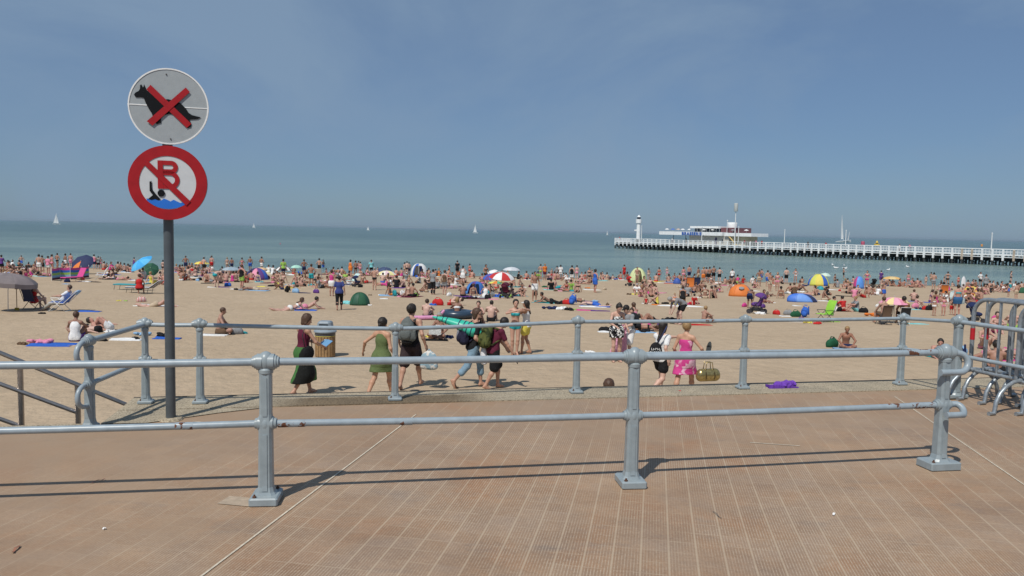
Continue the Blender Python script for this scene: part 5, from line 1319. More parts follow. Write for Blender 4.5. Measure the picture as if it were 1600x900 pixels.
# ---------------------------------------------------------------- parasols (positions from the photograph, sizes in its pixels)
M_BLUEPAT = two_tone('blue_white_print', 'spot', (0.65, 0.72, 0.75, 1), 3.5)
t1 = parasol(14, 440, 80, 0, [(.20, .17, .17), (.24, .20, .20)], 'big faded grey-brown parasol with hanging valance at the left photo edge', 'big grey-brown parasol', bu=12.5, bv=486, tilt=(-3, 6), valance=True, n=8, flat=.34)
parasol(129, 411, 34, 0, ['n', 'n', 'n', 'n', 'n', 'o', 'n', 'n'], 'navy parasol with one orange segment tilted by the water at the left', 'navy and orange parasol', bu=127, bv=428, tilt=(48, 0))
parasol(221, 412, 38, 0, [(.05, .36, .72), (.10, .45, .75)], 'bright blue parasol tilted beside the sign pole', 'bright blue parasol', bu=226, bv=436, tilt=(30, -26), flat=.34)
parasol(235, 421, 25, 0, ['d', (.01, .07, .04)], 'dark green parasol propped behind the bright blue one', None, bu=238, bv=434, tilt=(52, 18))
parasol(315.5, 412, 24, 0, ['o', 'y'], 'orange and yellow parasol at the water right of the sign pole', 'orange-yellow parasol', bv=426)
parasol(361, 421.5, 29, 0, [(.28, .36, .42), (.33, .40, .45)], 'pale grey-blue parasol left of the purple dome tent', 'pale grey-blue parasol', bv=434)
parasol(408, 421, 21, 0, [(.68, .46, .26), (.62, .40, .22)], 'peach parasol standing behind the purple dome tent', None, bv=436)
parasol(443, 422, 26, 0, ['w', 'e'], 'white and brown striped parasol by the water', 'white-brown striped parasol', bv=431, n=16, flat=.45)
parasol(463, 418, 18, 0, [(.35, .62, .50), (.40, .66, .55)], 'pale mint green parasol in the row by the water', 'pale mint parasol', bv=430, flat=.42)
parasol(604, 429, 31, 0, [(.72, .52, .55), (.75, .68, .30), (.74, .70, .62)], 'pastel pink and yellow striped parasol in front of the navy one', 'pastel striped parasol', bv=441, flat=.40, n=12)
parasol(602, 423, 24, 0, [(.04, .06, .13), (.05, .08, .16)], 'navy parasol behind the pastel pink and yellow one', None, bv=433, tilt=(12, 8), flat=.45)
parasol(799, 422, 27, 0, [(.55, .57, .60), (.60, .62, .64)], 'light grey parasol above the red and white one', 'light grey parasol', bu=803, bv=434, flat=.35)
parasol(784, 434, 40, 0, ['r', 'w'], 'red and white segmented parasol in the middle of the crowd', 'red and white parasol', bu=790, bv=463, tilt=(8, 4), flat=.45)
parasol(777, 442, 30, 0, [(.10, .42, .24), 'y', 'o'], 'rainbow parasol half hidden under the red and white one', None, bu=777, bv=457, flat=.20, n=12)
parasol(765, 433, 22, 0, ['b', 'v'], 'blue and purple parasol left of the red and white one', None, bu=766, bv=449, tilt=(20, -12), flat=.4)
parasol(769, 425, 18, 0, ['w'], 'plain white parasol tilted behind the red and white one', None, bu=770, bv=437, tilt=(10, -18), flat=.3)
parasol(1289, 431, 18, 0, [(.50, .64, .55), (.56, .68, .60)], 'pale green parasol peeking over the yellow and blue tent', None, bu=1291, bv=443, flat=.5)
parasol(1397.5, 474, 45, 0, [(.74, .28, .40), (.76, .62, .30), (.74, .36, .46)], 'pink and yellow parasol over the folding chairs at the right', 'pink-yellow parasol', bu=1397, bv=505, flat=.42, n=12)
parasol(1394, 435.5, 28, 0, [(.70, .42, .14), (.66, .50, .24)], 'orange-tan parasol at the water right of the blue and magenta tent', 'orange-tan parasol', bv=447, flat=.25)
parasol(1496, 466, 28, 0, [(.30, .36, .36), (.45, .50, .48)], 'silver-green parasol propped on its side beyond the barriers', 'silver-green tilted parasol', bu=1502, bv=475, tilt=(62, 12), flat=.3)
parasol(1520, 457, 26, 0, [(.62, .34, .08), (.40, .10, .12), (.66, .50, .12)], 'orange patterned parasol lying tilted in the crowd beyond the barriers', 'orange patterned parasol', bu=1520, bv=465, tilt=(50, -8), n=16)
# ---------------------------------------------------------------- tents
tent(400, 437, 36, 18, ['v', 'b', 'n', 'p'], 'purple and blue dome tent near the water right of the sign', 'purple dome tent', n=10)
tent(654.5, 432.5, 27, 20.5, ['w', 'b', (.62, .64, .66), 'w'], 'white pop-up tent with blue top by the water', 'white and blue tent', n=8, door=(230, 300), power=.75)
tent(741, 460, 30, 20, ['b', (.06, .22, .55), 'v'], 'blue pop-up shelter with purple side in the crowd', 'blue pop-up shelter', n=8, door=(225, 300), power=.8, skew=.15)
tent(561.5, 477, 31, 20, ['d', (.018, .085, .05)], 'dark green dome shelter beside the striding woman in blue', 'dark green dome', n=8, power=.9)
tent(997, 441.5, 28, 23, [(.62, .68, .36), (.56, .64, .34)], 'pale lime green dome tent by the water in the middle right', 'lime green dome tent', n=8, door=(240, 290))
tent(1158, 463, 37, 18.5, [(.70, .20, .04), (.66, .18, .04), (.20, .22, .26), (.20, .22, .26), (.70, .20, .04), (.70, .20, .04), (.70, .20, .04), (.20, .22, .26)], 'orange dome tent with grey side and mesh window', 'orange dome tent', n=8, win=(-.1,), power=.85, depth=.7)
tent(1280, 446.5, 33, 18, ['y', 'b', (.58, .60, .10)], 'yellow and blue striped dome tent by the water', 'yellow-blue tent', n=9, power=.9)
tent(1255, 472, 47, 13, [(.06, .18, .62), (.16, .32, .72), 'n'], 'low blue shelter lying slumped on the sand', 'low blue shelter', n=6, power=.8, depth=.5, skew=-.2)
tent(1342.5, 451, 20, 19, [(.10, .28, .68), (.55, .06, .22)], 'small blue and magenta tent by the water at the right', 'blue-magenta tent', n=4, power=.8, ax=45)
tent(1058, 443.5, 12, 9, [(.04, .10, .38)], 'tiny dark blue dome among the bathers right of the lime tent', None or 'tiny dark blue dome', n=6)
tent(1282, 453, 12, 6, ['t', (.02, .2, .22)], 'tiny teal shelter in front of the yellow and blue tent', 'tiny teal shelter', n=6)
tent(1598, 458, 12, 9, ['d'], 'dark green dome cut off by the right photo edge', 'dark green dome at the edge', n=6)
# ---------------------------------------------------------------- chairs, loungers, strollers
windbreak([(81, 439), (94, 437), (110, 437), (127, 436), (139, 434)], .95, ['R', 'L', 'g', 'b', 'm'], 'long multicoloured striped windbreak standing on the left of the beach', 'striped windbreak')
lounger(119, 440, 'm', 200, 'bright pink sun lounger with raised back in front of the windbreak', 'bright pink lounger', up_deg=62)
chair(156, 437, 'w', 240, 'white and turquoise folding chair right of the bright pink lounger', 1.0, None, 'white folding chair', recl=30)
lounger(228, 458, 'n', 272, 'striped navy and white sun lounger beside the sign pole', 'striped navy lounger', mat=M_STRIPE)
lounger(207, 453, 't', 275, 'teal sun lounger just behind the striped navy one', None, up_deg=8)
chair(548, 446, 'c', 225, 'turquoise and white striped deck chair behind the dark green dome', 1.0, None, 'striped deck chair', mat=M_STRIPE)
chair(498, 434, 'w', 350, 'white folding chair with towel over it near the water', 1.0)
chair(54, 483, 'n', 14, 'dark navy folding chair seen from behind under the grey-brown parasol', 1.05, M_DKT, None, recl=22)
chair(93, 486, 'b', 262, 'blue folding chair with white legs and head cushion at the left', 1.05, M_WHITE, 'blue folding chair', pillow='L', recl=48)
chair(1288, 503, 'g', 250, 'empty lime green folding chair on the sand at the right', .98, M_DKT, 'lime green chair', recl=20, mat=plain('lime_fabric', (.30, .62, .06), .8))
chair(1380, 507, 'e', 355, 'brown folding chair under the pink and yellow parasol', .86, M_DKT, 'brown folding chair', recl=15)
chair(1411, 508, 'k', 10, 'black folding chair right of the brown one under the parasol', .80, M_WHITE, None, recl=15)
chair(1474, 464, 'o', 20, 'orange folding chair left of the silver-green tilted parasol', 1.0, None, 'orange chair', recl=20)
chair(1078, 455, 'o', 10, 'orange folding chair in the crowd right of the tiny dark blue dome', 1.1, M_DKT, None, recl=12)
chair(1087, 455, 'n', 10, 'navy folding chair next to the orange one in the crowd', 1.1, M_DKT, None, recl=12)
stroller(791, 466, 'R', 'maroon stroller loaded with green things below the red and white parasol', 30, 1.0, 'maroon stroller')
stroller(1183, 490, 'v', 'dark purple stroller beside a person below the orange dome tent', 300, 1.1, 'dark purple stroller')
stroller(1364, 450, 'k', 'black stroller by the water right of the blue and magenta tent', 350, .95, 'black stroller')
stroller(984, 447, 'r', 'stroller with red hood and grey base left of the lime tent', 60, .9, 'red stroller')
stroller(1523, 505, 'n', 'dark navy stroller seen through the barriers', 120, 1.0, 'navy stroller')
stroller(558, 448, 'n', 'dark stroller right of the turquoise striped deck chair', 60, .85, None)

# ---------------------------------------------------------------- litter bin
def litter_bin(u, v):
    p = base_pt(u, v); t_ = thing('litter_bin', p, 'round litter bin clad in wooden slats with grey lid on the sand', 'litter bin'); r = .27
    m = MB(); m.lathe([(r - .02, 0), (r - .02, .62)], n=28); m.build('inner_drum', M_DKT, t_, True, angle=40)
    W_ = plain('weathered_slats', (.33, .20, .09), .8, 0, .3, 10); m = MB(); n = 20
    for k in range(n):
        a = 2 * pi * k / n; R_ = Matrix.Rotation(a, 3, 'Z'); m.box(R_ @ Vector((r, 0, .32)), (.022, 2 * pi * r / n * .86, .60), R_, .006)
    m.build('slat_cladding', W_, t_)
    m = MB(); m.lathe([(r + .012, .60), (r + .016, .61), (r + .016, .70), (r + .0, .71)], n=28); m.build('steel_band', col_mat((.07, .075, .08), .4), t_, True, angle=40)
    m = MB(); m.lathe([(r + .01, .59), (r + .018, .594), (r + .018, .602), (r + .01, .606)], n=28); m.build('yellow_strip', col_mat('y'), t_, True, angle=40)
    G_ = plain('grey_plastic_lid', (.25, .30, .34), .45)
    m = MB(); m.lathe([(r + .045, .70), (r + .05, .73), (r + .02, .76), (r - .04, .79), (r - .06, .80)], n=28); m.build('lid', G_, t_, True, angle=50)
    m = MB()
    def sq(h_, z): return [Vector((x * h_, y * h_, z)) for x, y in ((-1, -.7), (-.7, -1), (.7, -1), (1, -.7), (1, .7), (.7, 1), (-.7, 1), (-1, .7))]
    m.loft([sq(.21, .79), sq(.185, .97), sq(.15, 1.01)]); m.build('hood', G_, t_)
    m = MB(); m.box((.0, -.196, .885), (.26, .03, .11), None, .01); m.build('opening', M_SBLK, t_)
    LAND.append(('slatted litter bin', p))
litter_bin(508, 557)
# ================================================================ PEOPLE NEAR THE QUAY
def near(u, vtop, top, Y0=8, Y1=80):
    lo, hi = Y0, Y1
    for _ in range(50):
        m_ = (lo + hi) / 2; q = at_y(u, vtop, m_); h_ = q.z - beach_z(q.x, m_)
        if h_ > top: lo = m_
        else: hi = m_
    q = at_y(u, vtop, lo); return Vector((q.x, lo, beach_z(q.x, lo)))
def W2(o, hd, sc, p): a = -rad(hd); p = Vector(p) * sc; return o.location + Vector((p.x * cos(a) - p.y * sin(a), p.x * sin(a) + p.y * cos(a), p.z))
def walker(u, vtop, h_, posek, hd, outfit, hair, style, label, skin=None, res=.0105, **k):
    sc = h_ / 1.735; p = near(u, vtop, h_); o, J = person(p, posek, hd, outfit, hair, sc, style, res, skin=skin, label=label, hi=True, **k); return o, J, sc
def held(kind, me_fn, o, hd, sc, pt, rot=(0, 0, 0), color=(.5, .5, .5), label='', cat='', size=1.0, mat=None, extra=None):
    me = me_fn() if callable(me_fn) else me_fn
    w_ = link(kind, me, None, W2(o, hd, sc, pt)); w_.rotation_euler = Euler((rad(rot[0]), rad(rot[1]), rad(rot[2]) - rad(hd)), 'XYZ'); w_.scale = (size,) * 3; w_.color = (*color, 1)
    if mat: w_.material_slots[0].link = 'OBJECT'; w_.material_slots[0].material = mat
    return tag(w_, label, cat)
SANDAL = lambda: SDF(.008).cone((0, -.10, .010), (0, .11, .010), .034, .042, .02).clip((0, 0, .016), (0, 0, 1)).clip((0, 0, 0), (0, 0, -1)).cone((-.04, .04, .02), (0, .02, .05), .008, .008, .01).cone((0, .02, .05), (.04, .04, .02), .008, .008, .01)
def sandal_mesh():
    s = SDF(.008); s.ell((0, 0, .012), (.045, .13, .014), None, .01); s.cone((-.04, .03, .015), (0, .05, .055), .008, .008, .006); s.cone((0, .05, .055), (.04, .03, .015), .008, .008, .006); return s.mesh('sandal', M_CLOTH)
def pack_mesh(big=1.0):
    s = SDF(.011); s.ell((0, -.09, .0), (.155, .105, .25), None, .03); s.cone((-.09, -.08, -.14), (.09, -.08, -.14), .10, .10, .06); s.ell((0, -.185, -.09), (.115, .060, .11), RY_(4), .004); s.ell((0, -.165, .085), (.105, .055, .055), None, .004); s.cone((-.15, -.10, -.16), (-.15, -.10, -.02), .045, .04, .006); s.cone((.15, -.10, -.16), (.15, -.10, -.02), .045, .04, .006)
    for sg in (-1, 1): s.cone((sg * .10, .0, .19), (sg * .115, .16, .20), .020, .020, .02); s.cone((sg * .115, .16, .20), (sg * .13, .19, .05), .020, .018, .02); s.cone((sg * .13, .19, .05), (sg * .15, .03, -.14), .018, .016, .02)
    s.cone((-.03, -.03, .25), (.03, -.03, .25), .014, .014, .01); return s.mesh('backpack', M_CLOTH)
M_CAMO = two_tone('mottled_green', 'spot', (0.03, 0.04, 0.015, 1), 9)
def two_side(name, ca, cb):
    m, t, b = new_mat(name, .85, spec=.15); tc_ = N(t, 'ShaderNodeTexCoord'); s_ = N(t, 'ShaderNodeSeparateXYZ'); t.links.new(tc_.outputs['Object'], s_.inputs[0])
    f = mrange(t, math1(t, 'ADD', s_.outputs[0], math1(t, 'MULTIPLY', noise(t, 4, 3), .16)), .19, .21); t.links.new(mulc(t, ca, cb, f, 'MIX'), b.inputs['Base Color']); bump(t, b, noise(t, 9, 3, dist=.8, sc=(1, 1, .2)), .8, .04); return m
M_SK2 = two_side('green_black_skirt', (.055, .15, .045, 1), (.012, .013, .012, 1))
TAN = (.46, .26, .18); PALE = (.60, .38, .29)
A3 = lambda v: tuple(float(x) for x in v)
# woman in maroon top reading while she walks
pose('n1', pel=(0, 0, .93), ct=3, ht=22, hy=-8, fl=(-.08, .22, .08), fr=(.08, -.28, .13), toe=((-.05, 1, .05), (.05, .9, -.5)), hl=(-.10, .38, 1.06), hr=(.19, .34, 1.04), kp=(0, 1, .1), epl=(-1, -.4, -.6), epr=(1, -.6, -.6), fing=.5)
o, J, sc = walker(474, 489.5, 1.71, 'n1', 42, 'YRd', 'e', 'bob', 'woman in maroon top and long green-black skirt reading while walking past the litter bin', TAN, mats={1: M_SK2})
m = MB()
for sx in (-1, 1):
    R_ = Matrix.Rotation(rad(8 * sx), 3, 'Y'); m.box((sx * .075, 0, .012), (.15, .21, .010), R_)
bk = m.build('magazine', M_BLUEPAT, None); bk.location = W2(o, 42, sc, (.05, .50, 1.06)); bk.rotation_euler = (rad(32), 0, -rad(42)); bk.color = (.14, .30, .5, 1); tag(bk, 'open blue and white magazine held by the woman in the maroon top', 'magazine')
s = SDF(.014); s.ell((0, 0, 0), (.05, .13, .15), None, .03); me = s.mesh('shoulder_bag', M_CLOTH); hb = held('shoulder_bag', me, o, 42, sc, (.225, -.02, .93), (0, 0, 0), (.015, .015, .017), 'small black bag at the hip of the woman in the maroon top', 'bag')
m = MB(); q0 = Vector((0, 0, .12)); m.tube([(0, -.08, .10), (-.045, -.115, .36), (-.10, -.03, .53), (-.06, .095, .40), (0, .08, .10)], .010, 6); m.build('strap', col_mat('k'), hb, True)
# girl in olive halter dress
pose('n2', pel=(0, 0, .92), ct=2, fl=(-.10, -.34, .13), fr=(.07, .26, .08), toe=((-.05, .9, -.5), (.05, 1, .1)), hl=(-.47, -.02, 1.0), hr=(.26, .14, .92), kp=(0, 1, .1), epl=(-.4, -1, 0))
o, J, sc = walker(597, 495.5, 1.68, 'n2', 28, 'Dd', 'k', 'lowbun', 'girl in olive green halter dress walking with her left arm held away from her body', (.50, .28, .18))
for ch in o.children:
    if ch.name.startswith('dress'): ch.color = (.12, .16, .065, 1)
# young man with grey backpack
pose('n3', pel=(0, 0, .93), ct=0, fl=(-.10, -.32, .12), fr=(.10, .30, .08), toe=((-.05, .9, -.5), (.05, 1, .1)), hl=(-.30, .10, .92), hr=(.33, -.04, .92), kp=(0, 1, .1))
o, J, sc = walker(643, 475.5, 1.86, 'n3', 14, 'Qke', 'k', 'messy', 'tall young man in black tank top and dark shorts with a grey backpack', TAN)
for ch in o.children:
    if ch.name.startswith('shorts'): ch.color = (.045, .032, .035, 1)
cp = J['ch'] + J['Rc'] @ np.array((0, -.13, -.02)); bp = held('backpack', pack_mesh, o, 14, sc, A3(cp), (0, 0, 0), (.13, .145, .14), 'grey backpack worn by the tall young man in the tank top', 'backpack', sc)
s = SDF(.013); s.ell((0, -.10, -.24), (.12, .08, .07), None, .03); link('base_panel', s.mesh('base_panel', M_CLOTH), bp, color=(.015, .015, .015))
def bag_mesh(w_, d_, h_): 
    s = SDF(.014); s.ell((0, 0, -h_ * .55), (w_, d_, h_ * .5), None, .03); s.cone((-w_ * .7, 0, -h_ * .9), (w_ * .7, 0, -h_ * .9), d_ * .7, d_ * .7, .06)
    s.cone((-w_ * .5, 0, -h_ * .2), (0, 0, .02), .012, .012, .01); s.cone((w_ * .5, 0, -h_ * .2), (0, 0, .02), .012, .012, .01); return s.mesh('shopping_bag', M_CLOTH)
wr = J['wrr']; cb = held('shopping_bag', lambda: bag_mesh(.20, .09, .40), o, 14, sc, (float(wr[0]) + .08, float(wr[1]), float(wr[2]) - .10), (0, 0, 0), (.25, .36, .42), 'blue and white printed carrier bag hanging from the tall young man\'s hand', 'bag', 1.0, two_tone('printed_plastic', 'spot', (.62, .60, .56, 1), 8))
# bearded man carrying a rolled mat on his shoulder
pose('n4', pel=(0, 0, .92), ct=8, ht=2, hy=-38, fl=(-.08, .20, .08), fr=(.08, -.44, .18), toe=((-.05, 1, 0), (.05, .5, -1)), hl=(-.16, .22, 1.52), hr=(.25, .18, .98), kp=(0, 1, .1), epl=(-.6, .6, -1))
o, J, sc = walker(741, 480.5, 1.80, 'n4', 72, 'JkL', 'e', 'bob', 'bearded long-haired man in sunglasses and rolled jeans carrying a turquoise roll', TAN)
for ch in o.children:
    if ch.name.startswith('rolled'): ch.color = (.20, .31, .40, 1)
H_ = J['head']; Rh = J['Rh']
s = SDF(.010); s.ell(H_ + Rh @ np.array((0, .045, -.075)), (.052, .052, .045), Rh, .02); s.ell(H_ + Rh @ np.array((0, .095, -.045)), (.03, .014, .008), Rh, .01); link('beard', s.mesh('beard', M_HAIR), o, color=(.09, .045, .03))
m = MB()
for sg in (-1, 1): m.sph(H_ + Rh @ np.array((sg * .033, .097, .012)), (.026, .008, .018), 12, 8)
m.tube([H_ + Rh @ np.array((-.072, .0, .015)), H_ + Rh @ np.array((-.060, .09, .016)), H_ + Rh @ np.array((.060, .09, .016)), H_ + Rh @ np.array((.072, .0, .015))], .005, 6); m.build('sunglasses', col_mat('k', .2), o, True)
cp = J['ch'] + J['Rc'] @ np.array((0, -.14, -.10)); bp = held('backpack', pack_mesh, o, 72, sc, A3(cp), (-8, 0, 0), (.022, .022, .045), 'dark navy backpack on the bearded man', 'backpack', 1.02)
s = SDF(.012); s.ell((0, -.225, -.02), (.03, .03, .13), None, .01); link('grey_trim', s.mesh('grey_trim', M_CLOTH), bp, color=(.22, .23, .27))
p0 = at_y(676, 495, o.location.y + .10); p1 = at_y(752, 521, o.location.y - .12); ax_ = (p1 - p0).normalized()
m = MB(); n = 22; rr_ = []; PT = []
for i in range(n + 1):
    t = i / n; PT.append(p0 + ax_ * (p1 - p0).length * t - p0 + Vector((0, 0, .03 * sin(pi * t)))); rr_.append((.022 + .185 * (min(1, t * 1.30) ** .85) * (1 if t < .86 else 1 - .55 * (t - .86) / .14)))
m.tube(PT, rr_, 20, flat=.72); roll = m.build('rolled_airbed', plain('turquoise_vinyl', (.04, .48, .34), .35, 0, .08, 5), None, True, angle=50); roll.location = p0
tag(roll, 'turquoise rolled airbed with navy straps on the bearded man\'s shoulder', 'airbed')
for t in (.10, .22, .30, .56, .66, .74, .83):
    i = t * n; a_ = PT[int(i)].lerp(PT[int(i) + 1], i % 1); r_ = rr_[int(i)] * (1 - i % 1) + rr_[int(i) + 1] * (i % 1); m = MB()
    d1 = Vector((.006, 0, -.0)); m.tube([a_ - ax_ * .011, a_ + ax_ * .011], r_ * 1.03, 20, flat=.72); m.build('strap', col_mat('n'), roll, True, angle=50)
for q, nm in (('l', 'left'), ('r', 'right')):
    a = J['an' + q]; t = J['toe' + q]; kk = np.linalg.norm(t[:2]); rx_ = math.degrees(atan2(t[2], kk))
    held('sandal', cached(('sandal',), sandal_mesh), o, 72, sc, A3(a + t * .06 + np.array((0, 0, -.072 if q == 'l' else -.065))), (rx_, 0, 0), (.06, .04, .03), 'brown sandal on the %s foot of the bearded man' % ('forward' if q == 'l' else 'raised rear'), 'sandal', 1.08)
# man in maroon t-shirt with mottled pack
pose('n5', pel=(0, 0, .92), pt=6, ct=22, ht=38, hy=0, fl=(-.08, .16, .08), fr=(.08, -.22, .10), toe=((-.05, 1, 0), (.05, .95, -.3)), hl=(-.22, .42, .90), hr=(.27, .36, .88), kp=(0, 1, .1), fing=.6)
o, J, sc = walker(772, 491.5, 1.66, 'n5', 66, 'ERk', 'k', 'short', 'man in maroon t-shirt and black shorts with bowed head and olive backpack', TAN, stout=1.08)
cp = J['ch'] + J['Rc'] @ np.array((0, -.15, -.08)); held('backpack', pack_mesh, o, 66, sc, A3(cp), (-20, 0, 0), (.085, .095, .03), 'mottled olive backpack of the man in the maroon t-shirt', 'backpack', 1.12, M_CAMO)
wr = J['wrl']; held('shopping_bag', lambda: bag_mesh(.11, .07, .42), o, 66, sc, (-.10, -.20, 1.02), (0, 0, 0), (.72, .73, .76), 'white plastic bag hanging below the olive backpack', 'bag')
wr = J['wrr']; held('sandal', cached(('sandal',), sandal_mesh), o, 66, sc, A3(wr + np.array((.0, .07, -.16))), (-62, 10, 0), (.06, .06, .05), 'dark sandal held low in the hand of the man in maroon', 'sandal', 1.15)
# woman in white top with black shoulder bag and her friend
pose('n6', pel=(0, 0, .92), ct=4, hy=12, fl=(-.09, .10, .08), fr=(.09, -.40, .22), toe=((-.05, 1, 0), (.05, .3, -1)), hl=(.06, .52, 1.34), hr=(.27, -.08, .92), kp=(0, 1, .1), epl=(-.6, .2, -1))
o, J, sc = walker(1035, 500.5, 1.67, 'n6', 52, 'Swk', 'k', 'long', 'woman in white top and black shorts with black shoulder bag, reaching to her friend', PALE, sex='f')
s = SDF(.013); s.ell((0, 0, -.12), (.07, .13, .17), None, .04); s.cone((0, -.11, -.22), (0, .11, -.22), .07, .07, .05)
hb = held('shoulder_bag', s.mesh('shoulder_bag', M_CLOTH), o, 52, sc, (.03, -.22, 1.22), (0, 0, -38), (.016, .016, .018), 'black shoulder bag with white letters on the woman in the white top', 'bag')
m = MB(); m.tube([(0, .02, .0), (.08, .12, .22), (.10, .20, .40)], .016, 6); m.build('strap', col_mat('n'), hb, True)
m = MB(); rs = random.Random(2)
for row, (zc, y0, k_) in enumerate(((-.09, -.10, 5), (-.16, -.13, 6))):
    for i_ in range(k_):
        yc = y0 + i_ * .042; m.box((.071 - abs(yc) * .06, yc, zc + rs.uniform(-.004, .004)), (.012, .009, .045)); m.box((.072 - abs(yc) * .06, yc + .012, zc + rs.choice([-.018, 0, .018])), (.012, .024, .010))
m.build('printed_marks', M_WHITE, hb)
held('sandal', cached(('sandal',), sandal_mesh), o, 52, sc, A3(J['anr'] + J['toer'] * .06 + np.array((0, -.07, -.03))), (-72, 0, 0), (.02, .02, .02), 'black sandal on the raised foot of the woman in the white top', 'sandal', 1.1)
pose('n7', pel=(0, 0, .92), ct=2, fl=(-.10, -.32, .10), fr=(.10, .26, .08), toe=((-.05, .95, -.4), (.05, 1, .1)), hl=(-.25, .12, .92), hr=(.30, .26, 1.06), kp=(0, 1, .1), epr=(.9, -.8, -.4), fing=.6)
o, J, sc = walker(1073, 501.5, 1.67, 'n7', 34, 'Zm', 'y', 'short', 'blonde woman in strapless pink patterned dress walking with a gold handbag', (.52, .30, .20), mats={0: M_FLOR_P})
wr = J['wrr']
s = SDF(.013); s.cone((-.0, -.15, -.10), (0, .15, -.10), .10, .10, .03); s.cone((0, -.15, -.03), (0, .15, -.03), .075, .075, .06)
M_GOLD = plain('gold_foil_leather', (.42, .33, .14), .28, .75, .35, 22)
hb = held('handbag', s.mesh('handbag', M_GOLD), o, 34, sc, (.47, .16, .66), (0, 0, -40), (1, 1, 1), 'shiny gold barrel handbag carried by the blonde woman', 'handbag', 1.1)
for sg in (-1, 1): m = MB(); m.tube([(sg * .05, -.08, .03), (sg * .04, -.06, .17), (sg * .04, .06, .17), (sg * .05, .08, .03)], .009, 6); m.build('handle', M_GOLD, hb, True)
m = MB()
for y in (-.09, .09): m.tube([(0, y - .008, -.08), (0, y + .008, -.08)], .112, 18)
m.build('band', plain('dark_bronze', (.10, .07, .03), .4, .5), hb, True, angle=50)
held('sandal', cached(('sandal',), sandal_mesh), o, 34, sc, A3(wr + np.array((.10, .10, .06))), (68, 0, 0), (.05, .055, .055), 'dark sandal held up in the hand of the blonde woman', 'sandal', 1.25)
# couple changing: floral dress and pink towel
pose('n8', hl=(-.30, .10, .98), hr=(.20, .38, 1.10), ht=32, ct=6, epr=(.8, -.5, -.8)); pose('n9', pel=(0, -.03, .93), ct=16, ht=24, hl=(-.16, .36, 1.05), hr=(.18, .34, 1.02), epl=(-.8, -.5, -.8), epr=(.8, -.5, -.8))
o, J, sc = walker(965, 473, 1.70, 'n8', 165, 'Mk', 'k', 'bun', 'dark-haired woman in short black floral dress looking down', (.54, .33, .25), res=.013, mats={0: M_FLOR_W}, face=True)
o, J, sc = walker(984, 475, 1.62, 'n9', 235, 'Eaw', 'k', 'short', 'person in black cap, grey t-shirt and floral shorts holding a pink towel', (.56, .35, .26), res=.013, mats={1: M_FLOR_W}, hat=('k', 'cap'))
held('backpack', pack_mesh, o, 235, sc, A3(J['ch'] + J['Rc'] @ np.array((0, -.15, -.12))), (-16, 0, 0), (.02, .022, .028), 'black backpack on the person holding the pink towel', 'backpack')
m = MB(); V = []; nx, ny = 8, 10
for j in range(ny):
    for i in range(nx):
        t = j / (ny - 1); s_ = i / (nx - 1) - .5; V.append(Vector((s_ * (.14 + .50 * t) - .18 * t, .05 * sin(9 * s_ + 2 * t) * (.4 + t), -1.10 * t)))
m.add(V + [q + Vector((0, .012, 0)) for q in V], [(j * nx + i, j * nx + i + 1, (j + 1) * nx + i + 1, (j + 1) * nx + i) for j in range(ny - 1) for i in range(nx - 1)] + [(j * nx + i + 80, (j + 1) * nx + i + 80, (j + 1) * nx + i + 81, j * nx + i + 81) for j in range(ny - 1) for i in range(nx - 1)])
tw_ = m.build('hanging_towel', M_TOWEL, None, True); tw_.color = (.66, .33, .44, 1); tw_.location = at_y(974.5, 507, o.location.y - .25); tag(tw_, 'pink towel hanging from the hands of the person in the black cap', 'towel')
# two girls in the middle
pose('n10', hl=(-.24, .12, 1.46), hr=(.10, .30, 1.40), epl=(-1, .1, .2), epr=(.9, .1, -.3), cy=-10, fl=(-.06, .02, .075), fr=(.08, .0, .075)); pose('n11', hl=(-.20, .34, 1.38), hr=(.10, .36, 1.42), fl=(-.06, .12, .075), fr=(.09, -.12, .1), epl=(-1, .1, -.4), epr=(1, 0, -.6))
o, J, sc = walker(806, 468.5, 1.66, 'n10', 170, 'Bt', 'k', 'tail', 'slim girl in blue-green bikini standing with one elbow raised', (.50, .29, .21), res=.013, face=True)
o, J, sc = walker(823, 470, 1.62, 'n11', 292, 'Vwy', 'k', 'long', 'girl in white cap, white top and yellow shorts', (.42, .22, .14), res=.013, hat=('w', 'cap'), sex='f')
# woman in blue tunic walking to the sea
pose('n12', pel=(0, 0, .93), ct=2, fl=(-.08, -.22, .10), fr=(.09, .18, .08), toe=((-.05, .95, -.3), (.05, 1, .1)), hl=(-.30, .10, .90), hr=(.28, -.10, .90), kp=(0, 1, .1))
sc = 1.68 / 1.735; p = on_beach(530, 484.5)
person(p, 'n12', 352, 'Cnk', 'k', sc, 'short', .014, 'f', label='woman in blue sleeveless tunic and black capris striding towards the sea', stout=1.15)
for ch in PEOPLE[-1]['o'].children:
    if ch.name.startswith('shirt'): ch.color = (.045, .06, .20, 1)
# nearer sitters
def sit(u, v, posek, hd, outfit, hair, label, style=None, res=.014, sc=1.0, **k): return person(on_beach(u, v), posek, hd, outfit, hair, sc, style, res, label=label, **k)
sit(118, 533, 'K', 350, 'Vwv', 'e', 'woman in white strappy top sitting with her back to us at the left', 'crop', sex='f')
sit(152, 519, 'U', 82, 'Bk', 'b', 'person sunbathing flat right behind the woman in the white strappy top')
sit(170, 516, 'U2', 88, 'Tw', 'k', 'second sunbather lying beyond the woman in the white strappy top')
sit(343, 522, 'C', 75, 'Te', 'e', 'sunburnt crop-haired man sitting behind the second rail post', 'crop')
sit(688, 529, 'C', 195, 'Bw', 'g', 'woman in white bikini sitting cross-legged reading a paper', 'short', face=True)
sit(1321, 545, 'C', 190, 'Tn', 'y', 'deeply tanned grey-blond man sitting cross-legged on a pale towel', 'short', skin=(.30, .14, .09), face=True, sc=.84)
